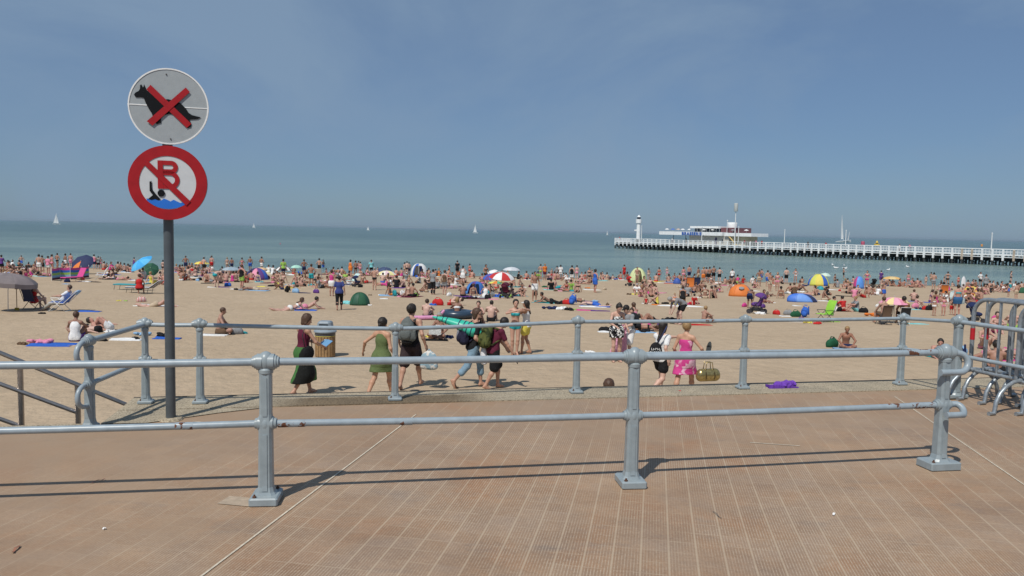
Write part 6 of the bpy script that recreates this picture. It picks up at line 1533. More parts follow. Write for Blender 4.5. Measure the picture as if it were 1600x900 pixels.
sit(1466, 556, 'P', 205, 'Tn', 'k', 'dark-haired man lying on his front reading beyond the right posts', 'short', face=True)
p = near(952, 592.5, .93); person(p, 'K', 5, 'Te', 'e', 1.0, 'short', .012, label='brown head of someone sitting below the quay edge')
sit(666, 498, 'K', 15, 'Tk', 'b', 'boy in black trunks sitting on the pink float', 'short', sc=.95)
sit(714, 496, 'K', 355, 'Bw', 'y', 'woman holding her hair, seated in the big navy ring', 'bob')
sit(748, 503, 'K', 190, 'Bk', 'b', 'woman in black bikini sitting behind the bearded man', 'short', face=True)
sit(767, 502, 'K', 10, 'Tk', 'k', 'man with cropped black hair sitting behind the man in maroon', 'crop')
sit(703, 477, 'U2', 270, 'Tr', 'b', 'sunbather lying with knees drawn up beyond the navy ring')
sit(455, 485, 'P', 62, 'Bw', 'e', 'long-haired sunbather propped on elbows, left one of the pair on blue towel', 'long')
sit(478, 483, 'P', 70, 'Tp', 'k', 'dark-haired sunbather in pink shorts, right one of the pair on blue towel', 'short')
sit(246, 479, 'P', 84, 'Ts', 'k', 'nude-looking tanned sunbather on white towel right beside the sign pole', 'short', hat=('v', 'cap'))
sit(98, 485.5, 'R', 262, 'Laa', 'e', 'older man in white shirt and pale trousers resting in the blue folding chair', 'crop', sc=1.02)
for ch in PEOPLE[-1]['o'].children:
    if ch.name.startswith('shirt'): ch.color = (.70, .71, .76, 1)
    if ch.name.startswith('trousers'): ch.color = (.36, .34, .30, 1)
sit(54, 483.5, 'R2', 14, 'Or', 'e', 'person with tanned shoulders seated in the dark navy chair')
sit(218, 459.5, 'R2', 345, 'Vrk', 'e', 'stout woman in red top sitting on the striped navy lounger', 'short', sex='f', stout=1.25, sc=1.0, res=.018)
sit(1062, 507, 'B', 255, 'Skk', 'g', 'stooping person in grey top beside a dark jacket behind the blonde woman', res=.018)
for ch in PEOPLE[-1]['o'].children:
    if ch.name.startswith('shirt'): ch.color = (.22, .22, .23, 1)
sit(1100, 505, 'K', 60, 'Ts', 'y', 'bare-backed boy sitting on the sand above the orange board', 'short', sc=.85, res=.018)
for a in ((985, 517, 'K2', 200, 'Br', 'b', 'woman in red bikini sitting in the group behind the couple'), (1000, 516, 'P2', 100, 'Bk', 'e', 'sunbather lying face down in the group behind the couple'),
          (1012, 513, 'U', 80, 'Bm', 'b', 'sunbather lying on her back in the group left of the woman in white'), (991, 505, 'K', 330, 'Bp', 'e', 'woman in pink bikini at the back of the group behind the couple'), (1022, 506, 'U2', 95, 'Tk', 'k', 'sunbather with knees up at the back of the group left of the woman in white')):
    sit(*a, res=.018)
sit(1380, 505.5, 'R2', 355, 'Te', 'e', 'tanned man seated in the brown folding chair', 'crop', res=.018, sc=1.05); sit(1411, 506.5, 'R2', 10, 'Tk', 'k', 'tanned man seated in the black folding chair', 'short', res=.018, sc=1.08, skin=(.34, .17, .10))
sit(1495, 493, 'S', 4, 'Bt', 'b', 'stout woman in turquoise top and blue wrap skirt standing before the barriers', 'short', stout=1.22, sc=.98, res=.018)
o = PEOPLE[-1]['o']; J = joints(POSES['S'], 'f'); link('wrap_skirt', garment('skirt', J, .018, 1.22).mesh('wrap_skirt', M_CLOTH), o, color=(.04, .12, .26))
sit(1543, 560, 'P2', 80, 'Bp', 'b', 'sunbather in pink lying beyond the barriers, nearer one', res=.018); sit(1585, 556, 'U', 75, 'Bm', 'y', 'sunbather lying beyond the barriers at the photo edge', res=.018)
sit(1537, 545, 'K', 185, 'Bp', 'y', 'woman in pink bikini sitting beyond the barriers', res=.018); sit(1555, 585, 'K', 20, 'Tk', 'k', 'man in black trunks sitting close behind the barriers', res=.014)
sit(1556, 520, 'K', 200, 'Om', 'b', 'woman in magenta swimsuit sitting behind the middle of the barriers', res=.018); sit(1582, 515, 'K', 30, 'Tg', 'b', 'person in green trunks sitting behind the right of the barriers', res=.018)

# ================================================================ THE CROWD, transcribed from eight enlarged strips of the photograph
# pose X Y heading outfit hair [scale]; X, Y in strip pixels (8 to one photo pixel)
STRIPS = {(0, 388): """
S 22 305 10 Svk k|K 140 245 180 Sww w|K 235 245 0 Ok b|S 490 320 0 Tw k|S 530 305 0 Tk b|S 603 320 0 Spw b|S 652 295 0 Bp b|S2 718 250 20 Kk k|S 820 262 0 Tw k|S 885 250 0 Tp b
S 1178 262 0 Vpn k|S 1230 262 0 Sak k .85|S 1257 262 180 Bp b .8|K 1385 275 90 Dm b|K 1515 278 180 Bk w|K 1475 272 0 Ok k|K 1562 290 270 Tk k|K 1295 270 0 Tr e|K 365 250 0 Ok k .8|K 385 345 0 Om b
K 185 310 90 Tr k|K 340 345 270 Bp b|P2 560 350 90 Bm b|U 625 352 90 Bp e|P2 1350 330 90 Bw k|U 1480 398 280 Bp b|K 1595 300 0 Bk b|K 95 240 0 Tr k .9|K 440 270 0 Bp e|K 1420 385 270 Bk b
K 855 300 180 Bp b|K 780 262 90 Tk k|K 1340 262 180 Bs b .8""",
(200, 388): """
K 140 400 0 Tr b|K 195 380 0 Sww w|K 300 440 0 Vyy y|K 390 435 90 Tb k|K 455 450 180 Tr k|S 438 325 0 Bk k .85|K 605 300 0 Bp y|S 722 290 0 Tn e|K 770 280 180 Tr k|K 810 285 180 Bg y
K 855 300 180 Bw b|K 685 300 0 Tk k|K 665 405 0 Kw e|K 705 400 90 Tr k|K 800 330 0 Vrk b|K 880 275 180 Tk k|S 950 315 20 Tk e|K 975 310 0 Bw b|K 1020 310 180 Bp b|S 1047 280 0 Tr e
K 990 415 0 Tk b|B 1105 483 30 Kt g|K 1230 420 0 Kk b|K 1305 415 0 Om b|K 1352 410 0 Tk k|S 1240 262 0 Bs y .9|S 1297 262 0 Tn k .9|S 1426 305 0 Bp b|K 1408 300 0 Ob w|S 1527 262 0 Tb e
S2 1422 520 0 Vkg w|P2 1580 525 270 Ts k|K 1150 385 0 Ok k|K 925 350 90 Bp b|K 850 360 270 Bk e|K 750 350 0 Bs b|K 1180 330 0 Bp k|K 1265 335 180 Os b|K 1480 430 180 Br b|K 1540 400 0 Tr k
K 30 300 0 Br k .9|S 78 262 0 Dv k .8|K 640 320 90 Bp b""",
(400, 388): """
S2 70 262 0 Tw k|K 160 310 0 Sww w|K 207 320 0 Sww k|S 342 368 0 Sgn k|K 475 325 0 Tr b|K 210 435 0 Bp e|K 335 432 180 Bs b|S 600 345 0 Tn e|S 690 475 10 Tt e|S2 790 320 0 Tk k
K 510 458 90 Tk y|K 962 330 0 Om b|K 1070 330 0 Bs k|S 1180 348 0 Do k|S 1245 348 0 Kk b|S 1302 335 0 Bp b .9|S 1440 335 0 Sck w|S2 1480 522 0 Kk g|S 945 598 0 Xmw b .95|K 1110 410 180 Sgw y
K 1165 450 0 Tw k|P2 1390 435 90 Tr b|K 1582 435 0 Tb b|U 600 478 90 Tk e|K 25 420 0 Bv b|K 270 400 200 Tk k|K 1515 340 180 Tk k|P2 410 492 95 Bs b|K 890 330 90 Bp b .8|K 615 320 0 Tk k .8
K 1395 335 0 Br b|K 1060 430 0 Bc y|U 860 440 80 Bp b|K 1330 440 180 Bs k""",
(600, 388): """
K 220 350 0 Om k|S 285 340 0 Kk k .9|S 258 338 0 Bs k .9|S 312 338 0 Tn k .9|K 280 408 180 Sac w|K 100 410 180 Bp b|K 50 440 0 Bk b|K 155 492 0 Skk k|K 85 592 90 Bo b|K 245 488 180 Bk b
K 300 600 180 Bs b|K 350 605 20 Tk k|K 530 548 270 Bs b|S 610 577 0 Lak k|K 685 350 0 Oo y|S 755 580 10 Vea e|K 800 358 0 Kr b|S 915 350 0 Skk k|S 985 452 0 Dw k|K 900 455 90 Sww w
K 932 350 180 Sor k|K 1010 368 0 Ts b|S 1070 358 0 Br k .9|K 1100 378 0 Ks b|P2 850 505 90 Bp k|K 990 602 0 Kk b|K 1112 602 0 Bs w|K 1270 618 0 Dw k|S 1270 452 180 Bk b|K 1405 505 0 Tr b .8
K 1490 605 0 Skk k|K 480 365 0 Bp b|K 530 368 90 Bm k|K 150 350 0 Tr b|K 560 345 0 Bs b|K 1225 440 0 Bp e|K 860 420 200 Bk b|K 1300 470 90 Ts y|K 640 350 0 Tk k .9|K 360 345 0 Br b .8""",
(800, 388): """
K 75 390 90 Skk k|K 175 390 0 Tr b|K 320 388 0 Sgg k|S2 355 380 0 Kg k .9|S 408 398 180 SoR y|K 455 395 0 Tn k|S 560 388 0 Saa k .9|S 605 390 0 Sww k .9|K 575 392 0 TR b|S 745 448 0 Vkw k
K 690 445 180 Sww b|S 808 398 0 Bp b .9|S 963 458 180 Bk b .95|K 910 398 0 Br b|S 1035 552 60 Db k|K 1125 392 180 Tr k|K 1182 398 0 Bs b|P2 1230 370 90 Tn k|S 1400 392 0 Srr b|K 1360 392 0 Tr b
K 1445 385 0 Br b|S 1560 445 180 Ks b|S 280 655 180 Tw b|K 85 485 90 Bs k|K 25 485 270 Bs e|K 120 598 180 Bk k|K 490 520 0 Skk k|K 680 538 180 Br b|K 735 525 0 Sgw k|K 820 548 180 Bk k
K 560 505 90 Tt y|P 480 682 270 Tk k|P2 1030 722 270 Tb k|U 880 668 90 Bs b|K 1560 578 180 Sww w|K 250 390 0 Bs k .8|K 530 388 0 Bp e|K 640 380 90 Bk b .8|K 870 400 180 Tr k|K 1260 395 0 Bw b .7
K 20 598 90 Bk b|K 1090 405 270 Bs b""",
(1000, 400): """
K 55 375 180 Bs k|S 105 305 0 Bs b .8|K 122 390 180 Os e|K2 130 455 270 Bp b|K 205 460 0 Ts b .6|S 235 320 0 Br k .9|K 200 322 0 Tr b|K 360 328 0 Bs b|K 430 310 180 Bp b|K 490 318 0 Tk b
S 540 322 0 Bp b|S 612 305 0 Tn b|S 725 325 0 Ts e|S 788 345 0 To y|S 825 325 0 Tk k|S 865 335 0 Tk b|S 917 318 0 Tk b|S 990 328 0 Tk k|K 545 415 0 Tk k|KN 530 595 0 Ok b
K 585 505 180 Sak k|K 660 612 0 Srr k .8|K 430 575 180 Bo y .65|K 210 602 270 Vyk k .8|K 75 598 180 Or b .6|K 690 455 0 Tk e|K 640 430 90 Bk b|K 812 528 0 Bs w|K 872 528 0 Os b|P2 960 358 90 Bw k
K 1130 358 270 Bs b|S 1150 338 0 Swn w .95|K 1220 340 0 Vmr k|K 1285 342 0 Vrr b|K 1405 342 0 Sww k|S2 1485 378 0 Ts e|B 1370 650 0 Tn e .9|K 1560 582 180 Bm b|S 1590 380 0 Tb b .9|K 1062 345 0 Bs k .8
K 1185 350 90 Tg b|K 770 445 180 Tk y|K 905 525 270 Tk k|K 1430 400 180 Bp k|K 15 460 0 Tk k|K 890 345 180 Bw b|K 560 345 180 Br k|K 670 325 90 Bs b""",
(1200, 400): """
S 20 442 180 Ts b|S 112 438 180 Bp y .95|S 225 348 0 Tk k|S2 340 322 180 Bw b|K 425 355 0 Bs k|K 280 475 0 Tw k|K 330 478 0 Vek e|K 555 498 270 Bs b|K 690 558 90 Ts b|K 1080 518 0 Sps w
K 1010 472 0 Tk k|K2 1200 522 270 Tr b|K 870 395 0 Sak k|K 960 385 0 Bs y|K 1000 378 0 Tk k|S2 1232 405 180 Bm e|S 1410 322 0 Svv k|K 1420 368 90 Bs b|K 1480 360 0 Tb b|K 1530 378 180 Bs b
K 1562 378 0 Ts b|SU 1445 552 180 Tb e .8|K 935 692 0 Srn k|K 850 692 90 Swk k|K 1105 695 270 Sac y|K 385 430 90 Tk b|K 60 345 0 Br b|K 1070 350 0 Bp k|K 1380 460 180 Bs b .8|K 600 490 180 Tk y .8
K 180 350 270 Tk b|K 1330 470 90 Br b .7""",
(1400, 400): """
S 150 372 0 Bp b .85|K 200 378 180 Bp b|K 270 382 0 Ts b|S 370 378 0 Bs b .7|S 465 422 60 Ta k|S 640 382 0 Bk b|K 570 384 0 Bs b .8|S 775 384 0 Br b .75|K 220 568 0 Te e|K 430 578 90 Bv b
S 1050 378 180 Swk k|S 1115 460 0 Sak w|K 890 395 0 Tr k|K 955 395 180 Bp b|K 1000 400 0 Tk b|K 1065 560 0 Te w|K 950 545 180 Bo b|K 1000 552 0 Bm b|K 905 545 0 Bk k|K 1170 420 0 Kk k
K 1230 410 180 Bs b|K 1272 425 270 Bk k|P2 1345 428 90 Tk k|K 1425 415 0 Ot b|K 1490 418 0 Sww w|K 1520 440 0 Tk k|S 1405 508 0 Ob b .55|S 1500 548 0 Ts b .75|S 472 748 60 Bw b .62|S 590 748 180 Bp b .62
S 690 738 0 Tr k .55|K 95 378 0 Tk k .8|K 40 382 180 Br b|K 1570 420 0 Bs e|K 1100 480 200 Bp k|K 860 470 90 Br b|K 940 480 270 Bo b|K 1010 500 180 Tr k|K 1310 420 180 Bs b|K 700 384 90 Bs b .7
K2 580 560 100 Bw k|K 250 640 90 Bp b .8|U 1000 590 100 Tr b"""}
NCROWD = 0
for (x0, y0), txt in STRIPS.items():
    for ent in txt.replace('\n', '|').split('|'):
        e_ = ent.split()
        if len(e_) < 6: continue
        u, v = x0 + float(e_[1]) / 8, y0 + float(e_[2]) / 8
        p = on_beach(u, v); ran = random.Random(int(u * 13 + v))
        if e_[0] in ('S', 'S2') and len(e_) < 7: e_[0] = ran.choice(['S', 'S2', 'S3']) if e_[0] == 'S' else 'S2'
        if e_[0] == 'K': e_[0] = ran.choice(['K', 'K', 'K2', 'C', 'L', 'K'])
        hd = float(e_[3]) + ran.choice([-25, -10, 0, 12, 28]); sc_ = (float(e_[6]) if len(e_) > 6 else 1.0) * ran.choice([.95, .98, 1.0, 1.03])
        person(p, e_[0], hd, e_[4], e_[5], sc_, None, .024 if p.y < 60 else .028); NCROWD += 1
# low clutter of seated and lying people filling the band by the water
rs = random.Random(23); FILL = []
for k in range(62):
    u0 = rs.uniform(-10, 1610); Y0 = rs.uniform(62, 88.5) if rs.random() < .75 else rs.uniform(52, 66)
    for j in range(rs.randrange(1, 5)):
        Y_ = min(88.6, Y0 + rs.uniform(-1.6, 1.6)); q = at_y(u0 + rs.uniform(-12, 12), 430, Y_)
        person(Vector((q.x, Y_, beach_z(q.x, Y_))), rs.choice(['K', 'K2', 'C', 'L', 'U', 'P2', 'P', 'K', 'C']), rs.uniform(0, 360), rs.choice(['Tk', 'Bs', 'Tr', 'Bk', 'Tn', 'Bp', 'Sak', 'Om', 'Sww', 'Bw', 'Kk', 'Skk', 'Te', 'Rxx'][:13]), rs.choice('kkbbey'), rs.uniform(.75, 1), None, .028); PEOPLE[-1]['fill'] = True
# bathers standing in the shallow water
rs = random.Random(11)
for u in (34, 150, 262, 330, 505, 560, 702, 862, 925, 1042, 1100, 1190, 1305, 1318, 1455, 1476, 1580):
    d_ = rs.uniform(93, 104); q = at_y(u, 430, d_); hh = rs.uniform(.2, .9)
    person(Vector((q.x, d_, SEA - hh)), rs.choice(['S', 'S2', 'S3']), rs.uniform(0, 360), rs.choice(['Tk', 'Bs', 'Tr', 'Bk', 'Tb', 'Bp']), rs.choice('kbey'), rs.uniform(.85, 1), None, .028); PEOPLE[-1]['water'] = True
# a few people strolling on the pier
for i, u in enumerate((968, 1050, 1072, 1163, 1172, 1181, 1190, 1243, 1262, 1290, 1405, 1421)):
    p = on_pier(u, 1.2 + (i % 3), DK + .005)
    person(p, 'W' if i % 2 else 'S', [60, 240][i % 2], ['Srk', 'Swn', 'Skk', 'Srn', 'Dw', 'Spk'][i % 6], 'kbe'[i % 3], 1.0, None, .03); PEOPLE[-1]['pier'] = True
# small parasols on the restaurant terrace
def terr_parasol(u, v, w_, cols, label):
    s_ = sb_(u); q = B0 + BP(s_, 1.5, 0); z0 = zt1; r = w_ / 2
    t_ = thing('parasol', (q.x, q.y, z0), label, 'parasol', 'parasols on the restaurant terrace')
    m = MB(); m.lathe([(r, .62), (r * .6, .86), (.05, .98)], n=10); m.build('canopy', col_mat(cols), t_, True, angle=30); m = MB(); m.tube([(0, 0, 0), (0, 0, .95)], .04, 6); m.build('pole', M_WHITE, t_)
for u, c, lb in ((1036.5, 'w', 'leftmost white parasol on the restaurant terrace'), (1045.5, 'b', 'blue parasol between white ones on the left of the terrace'), (1054, (.6, .45, .35), 'tan parasol on the restaurant terrace'), (1061, 'w', 'white parasol on the terrace above the first blue letter'),
                 (1071.5, 'w', 'white parasol touching the left end of the restaurant roof'), (1095, 'w', 'white parasol below the middle of the restaurant roof'), (1108, 'w', 'white parasol below the right part of the restaurant roof'), (1139, 'a', 'pale parasol right of the maroon cabin door'), (1160, 'w', 'white parasol at the right end of the terrace')):
    terr_parasol(u, 0, 1.5, c, lb)
# ================================================================ TOWELS, BAGS AND OTHER SMALL THINGS
towel(140, 487, 32, 'b', 84, 'deep blue towel lying alone in front of the blue folding chair', .45)
lump(65, 490.5, 'clothes', 'k', .5, 'pair of black shoes dropped in front of the blue folding chair')
towel(84, 539, 64, 'b', 84, 'long dark blue and green towel beside the woman in the white strappy top', .6)
lump(62, 537, 'clothes', 'p', 1.0, 'pink and white printed cloth heap on the dark blue towel'); lump(35, 538.5, 'clothes', 'e', .55, 'small brown heap at the left end of the dark blue towel')
lump(158, 533, 'clothes', 'k', .6, 'dark shoes right of the woman in the white strappy top'); towel(198, 531, 46, 'w', 82, 'white rumpled towel behind the slanting rail', .5); lump(212, 530, 'clothes', 'k', .55, 'black garment on the white rumpled towel')
lump(252, 525, 'clothes', 'k', .8, 'black heap right behind the sign pole'); towel(262, 529, 40, 'b', 84, 'blue towel crossed by the sign pole', .5); lump(172, 520, 'clothes', 'w', .8, 'white heap behind the slanting rail')
lump(222, 524, 'clothes', 'L', .8, 'pale blue heap left of the sign pole')
towel(335, 524, 38, 'w', 84, 'pale towel under the sunburnt crop-haired man', .55); lump(370, 522, 'bag', 'a', 1.0, 'grey and black bag beside the sunburnt crop-haired man'); lump(381, 521, 'clothes', 't', .5, 'teal cloth beside the grey and black bag')
towel(245, 478, 62, 'w', 84, 'white towel stretched out beside the sign pole', .45); lump(221, 471.5, 'bag', 'r', 1.1, 'red and white striped bag standing behind the white towel', mat=M_STRIPE)
lump(186, 470.5, 'clothes', 'y', .4, 'small yellow beach toy left of the red and white bag'); lump(196, 470.5, 'clothes', 'g', .35, 'small green beach toy left of the red and white bag')
towel(478, 485, 34, 'b', 84, 'blue towel under the pair of sunbathers', .6); towel(466, 480, 22, 'c', 80, 'pale turquoise towel between the pair of sunbathers', .6)
lump(449, 457, 'backpack', 'k', 1.1, 'black backpack left of the light blue bag', 60); lump(462, 457.5, 'bag', 'L', 1.25, 'light blue bag between black backpack and navy towel'); towel(476, 458, 18, 'n', 84, 'navy towel right of the light blue bag', .5); lump(494, 458, 'bag', 'v', 1.1, 'dark purple bag with white cap on it'); lump(493, 454, 'clothes', 'w', .5, 'white cap and cloth on the dark purple bag')
lump(541, 475, 'clothes', 'c', 1.2, 'turquoise cloth heap leaning on the dark green dome'); lump(577, 477.5, 'clothes', 'w', .5, 'white cloth right of the dark green dome')
towel(604, 461.5, 26, 'w', 84, 'white towel in front of the pastel striped parasol', .4); lump(648, 463.5, 'bag', (('g')), 1.1, 'green cool bag right of the sitting group'); towel(664, 456, 18, 'w', 84, None, .6)
# pink float, navy ring and things round them
def ring_mesh():
    m = MB(); n, k = 28, 12; R_, r_ = .42, .17; V = [((R_ + r_ * cos(b)) * cos(a), (R_ + r_ * cos(b)) * sin(a), r_ + r_ * .9 * sin(b)) for a in [2 * pi * i / n for i in range(n)] for b in [2 * pi * j / k for j in range(k)]]
    m.add(V, [(i * k + j, ((i + 1) % n) * k + j, ((i + 1) % n) * k + (j + 1) % k, i * k + (j + 1) % k) for i in range(n) for j in range(k)]); return m
o = ring_mesh().build('swim_ring', plain('navy_rubber', (.03, .055, .09), .3), None, True); o.location = on_beach(714, 497); o.scale = (1.35, 1.2, 1.15); tag(o, 'big navy inflatable ring with a woman seated in it', 'swim ring')
s = SDF(.03); s.cone((-.7, 0, .12), (.75, 0, .16), .13, .10, .03); s.cone((-.7, .28, .10), (.7, .28, .12), .11, .09, .08); s.cone((.7, .1, .14), (1.0, .1, .5), .10, .07, .05); o = link('inflatable_float', s.mesh('inflatable_float', M_CLOTH), None, on_beach(666, 500), .25, .78, (.66, .30, .48)); tag(o, 'pink and lilac inflatable float behind the young man with the grey backpack', 'inflatable')
lump(687, 497, 'clothes', 'k', 1.0, 'black and white heap left of the big navy ring'); lump(684, 477, 'bag', 'r', 1.5, 'red bag beyond the pink float'); lump(676, 477, 'clothes', 'b', .8, 'blue heap left of the red bag')
towel(680, 532, 40, 'k', 84, 'dark towel under the woman reading a paper', .4); lump(699, 528, 'clothes', 'n', .7, 'dark heap right of the woman reading a paper'); lump(667, 527, 'clothes', 'y', .5, 'yellow thing left of the woman reading a paper')
m = MB(); m.box((0, 0, 0), (.42, .01, .28), Matrix.Rotation(rad(-30), 3, 'X')); nw = m.build('newspaper', plain('newsprint', (.42, .42, .40), .8, 0, .5, 30)); q = on_beach(681, 529); nw.location = (q.x + .02, q.y - .52, q.z + .34); tag(nw, 'newspaper spread open on the lap of the woman in white bikini', 'newspaper')
towel(748, 505, 36, 's', 84, 'cream towel under the people behind the bearded man', .5)
# middle right
towel(862, 473, 30, 'd', 84, None, .4); lump(870, 475, 'clothes', 'k', 1.3, 'dark clothes on the lying man beside the red bag'); lump(885, 475.5, 'bag', 'r', 1.2, 'red and white bag left of the blue backpack'); lump(894, 476, 'backpack', 'b', 1.35, 'big blue backpack standing in the middle of the beach', 20)
towel(926, 479.5, 42, 'w', 84, 'white towel under the man in dark trunks lying face down', .4); lump(858, 483, 'clothes', 'n', 1.1, 'navy heap at the left of the clothes row'); lump(866, 483, 'clothes', 'n', .9, 'second navy heap of the clothes row'); lump(877, 484, 'clothes', 'w', 1.2, 'white heap in the clothes row'); lump(889, 485, 'clothes', 'k', 1.0, 'black heap in the clothes row'); lump(898, 484, 'clothes', 'g', .5, 'lime green cloth right of the black heap')
towel(915, 485, 28, 'm', 84, 'magenta towel in front of the man in dark trunks', .4); towel(938, 486, 30, 'v', 86, 'dark purple towel touching the magenta one', .35)
lump(918, 450.5, 'clothes', 'o', .7); towel(925, 453, 26, 'w', 84); lump(945, 453, 'bag', 's', .9, 'pale bag standing alone between the crowd and the lime tent')
lump(950, 517, 'clothes', 'k', 1.3, 'black heap left of the woman in the floral dress'); towel(944, 519, 14, 'w', 84, None, .5); lump(922, 552, 'clothes', 'w', .55, 'pair of white and black shoes alone on the sand'); towel(962, 555, 36, 't', 84, 'teal and yellow towel at the feet of the couple', .5); towel(985, 557, 20, 'v', 84, 'purple cloth on the teal and yellow towel', .5)
towel(1000, 519, 50, 'L', 84, 'pale blue towel under the group behind the couple', .5); lump(1034, 512, 'bag', 'v', 1.0, 'purple bag between the group and the woman in white'); lump(1008, 519, 'clothes', 'k', .9, 'black heap in front of the group behind the couple'); lump(983, 497, 'clothes', 'p', .8, 'pink hat and cloth beyond the person with black cap')
lump(1048, 505, 'clothes', 'k', 1.7, 'big black jacket heap by the stooping person'); towel(1066, 504, 16, 'b', 84, None, .6); towel(1095, 508, 34, 'r', 84, 'orange-red bodyboard-like towel right of the blonde woman', .35); towel(1088, 503, 26, 'w', 84, None, .5)
towel(1045, 478, 34, 'w', 84, 'white towel in front of the child in yellow', .4); towel(1078, 479, 40, 'w', 84, 'white towel in front of the kneeling woman', .4); lump(1040, 475, 'clothes', 'k', .8); lump(1066, 476.5, 'clothes', 'b', 1.0); lump(1072, 476, 'clothes', 'm', .7)
towel(1025, 476.5, 14, 'o', 84, 'orange cloth under the child in yellow', .5); towel(1010, 474.5, 14, 'w', 84, None, .5); lump(1101, 453.5, 'bag', 'w', .9); towel(1092, 465, 14, 'w', 84); lump(1114, 465, 'clothes', 'k', .7)
towel(1034, 442, 14, 'w', 84, None, .5); towel(1046, 443, 16, 'r', 84, None, .5); towel(1133, 446, 14, 'm', 84, None, .6); towel(1144, 446.5, 12, 'w', 84, None, .6); towel(1118, 447, 12, 'a', 84, None, .5); lump(1060, 449, 'clothes', 's', 1.0); lump(1177, 446.5, 'bag', 'k', .8)
lump(1163, 479.5, 'bag', 'm', 1.0, 'purple bag left of the bending man'); lump(1192, 481, 'bag', 'v', 1.0, 'dark bag right of the purple stroller'); lump(1187, 491, 'clothes', 'w', .9, 'white cloth at the wheels of the purple stroller'); towel(1181, 455, 12, 'w', 84, None, .5)
towel(1245, 478, 8, 'w', 84, None, .6); towel(1204, 473, 14, 'w', 84, None, .4); towel(1303, 453, 22, 'w', 84, None, .35); towel(1288, 470.5, 20, 'w', 84, None, .4); towel(1367, 461, 20, 'w', 78, 'white towel in front of the black stroller', .5); towel(1325, 463, 34, 'k', 84, None, .35); towel(1330, 449, 18, 'w', 84, None, .4)
lump(1292, 451, 'bag', 'k', .8); lump(1229, 459, 'clothes', 'a', 1.0); lump(1251, 457, 'clothes', 'w', .9); lump(1256, 447, 'clothes', 'n', 1.1)
# playground of things by the lime chair
lump(1213, 491.5, 'bag', 'r', 1.0, 'red ball-shaped bag with white back, leftmost by the lime chair'); lump(1231, 492, 'bag', 'a', 1.1, 'grey cool box on white sheet beyond the rail'); towel(1230, 494.5, 22, 'w', 84, None, .5); lump(1243, 495, 'bag', 'd', 1.3, 'green bag left of the blue and black rucksack'); lump(1257, 495.5, 'backpack', 'b', 1.3, 'blue rucksack left of the lime green chair', 30)
towel(1232, 502.5, 52, 'w', 86, 'long white board-like towel under the far rail', .3); lump(1252, 503, 'bag', 'v', .9, 'violet bag just below the far top rail'); lump(1262, 505, 'clothes', 'y', .7, 'yellow-green toy heap in front of the lime chair'); lump(1277, 506.5, 'clothes', 'r', .8, 'red and orange toys in front of the lime chair'); towel(1302, 503, 18, 'g', 84, 'lime green cloth on the sand right of the lime chair', .6)
lump(1349, 488.5, 'bag', 'k', 1.2, 'black bag right of the person in patterned top'); lump(1372, 480, 'bag', 'w', .8, 'white bag left of the brown folding chair'); lump(1364, 494, 'clothes', 'o', 1.3, 'orange heap left of the brown folding chair'); towel(1434, 506.5, 30, 'c', 84, 'bright turquoise towel right of the folding chairs', .35)
lump(1300, 542, 'bag', 'd', 1.25, 'dark green bag left of the deeply tanned man'); lump(1300, 537.5, 'bag', 'n', .9, 'navy bag stacked on the dark green one'); towel(1332, 546.5, 52, 'L', 84, 'pale blue-white towel under the deeply tanned man', .6)
o = link('beach_towel', TW[2], None, on_z(1222, 604.5, .014) + Vector((0, 0, .004)), None, None, (.16, .06, .40)); o.rotation_euler = (0, 0, rad(12)); o.scale = (.34, .12, .9); tag(o, 'small bright purple towel lying on the kerb between the far posts', 'towel')
o = link('clothes_pile', cached(('lump', 'clothes', '1'), lambda: blob('clothes', random.Random('1'))), None, on_z(1226, 604, .012), .3, .45, (.16, .06, .40)); tag(o, 'crumpled purple cloth on the kerb on top of the small purple towel', 'cloth')
lump(1274, 600.5, 'clothes', 'e', .4, 'small brown thing on the sand just beyond the quay edge')
towel(1428, 471, 16, 'b', 84, None, .5); towel(1455, 473, 24, 'b', 84, None, .4); towel(1473, 474, 16, 'w', 84, None, .5); lump(1430, 480.5, 'bag', 'p', 1.2, 'pink bag beyond the two small children'); towel(1427, 484, 20, 'c', 84, None, .4); lump(1438, 483.5, 'clothes', 'n', .9); lump(1446, 484, 'bag', 'r', 1.0); lump(1452, 484.5, 'bag', 'k', 1.3, 'black box bag beyond the two small children')
lump(1485, 472, 'clothes', 'k', 1.1); towel(1524, 471.5, 24, 'w', 84, None, .4)
lump(1461, 556, 'bag', 'm', 1.0, 'colourful bag in front of the man reading beyond the right posts'); towel(1475, 558, 50, 't', 84, None, .5); lump(1500, 552, 'bag', 'L', 1.0, 'light blue bag behind the right end post'); towel(1560, 562, 60, 'm', 84, 'magenta towel under the sunbathers beyond the barriers', .5); towel(1516, 558, 24, 'y', 84, None, .5)
lump(1495, 566, 'backpack', 'n', 1.3, 'dark navy bag hanging in view through the rail end loop', 90); lump(1575, 590, 'bag', 'k', 1.2, 'black bag close behind the barriers'); lump(1556, 500, 'bag', 'm', 1.0, None); lump(1590, 505, 'clothes', 'g', 1.0, None)
towel(1565, 600, 40, 'w', 84, None, .5)
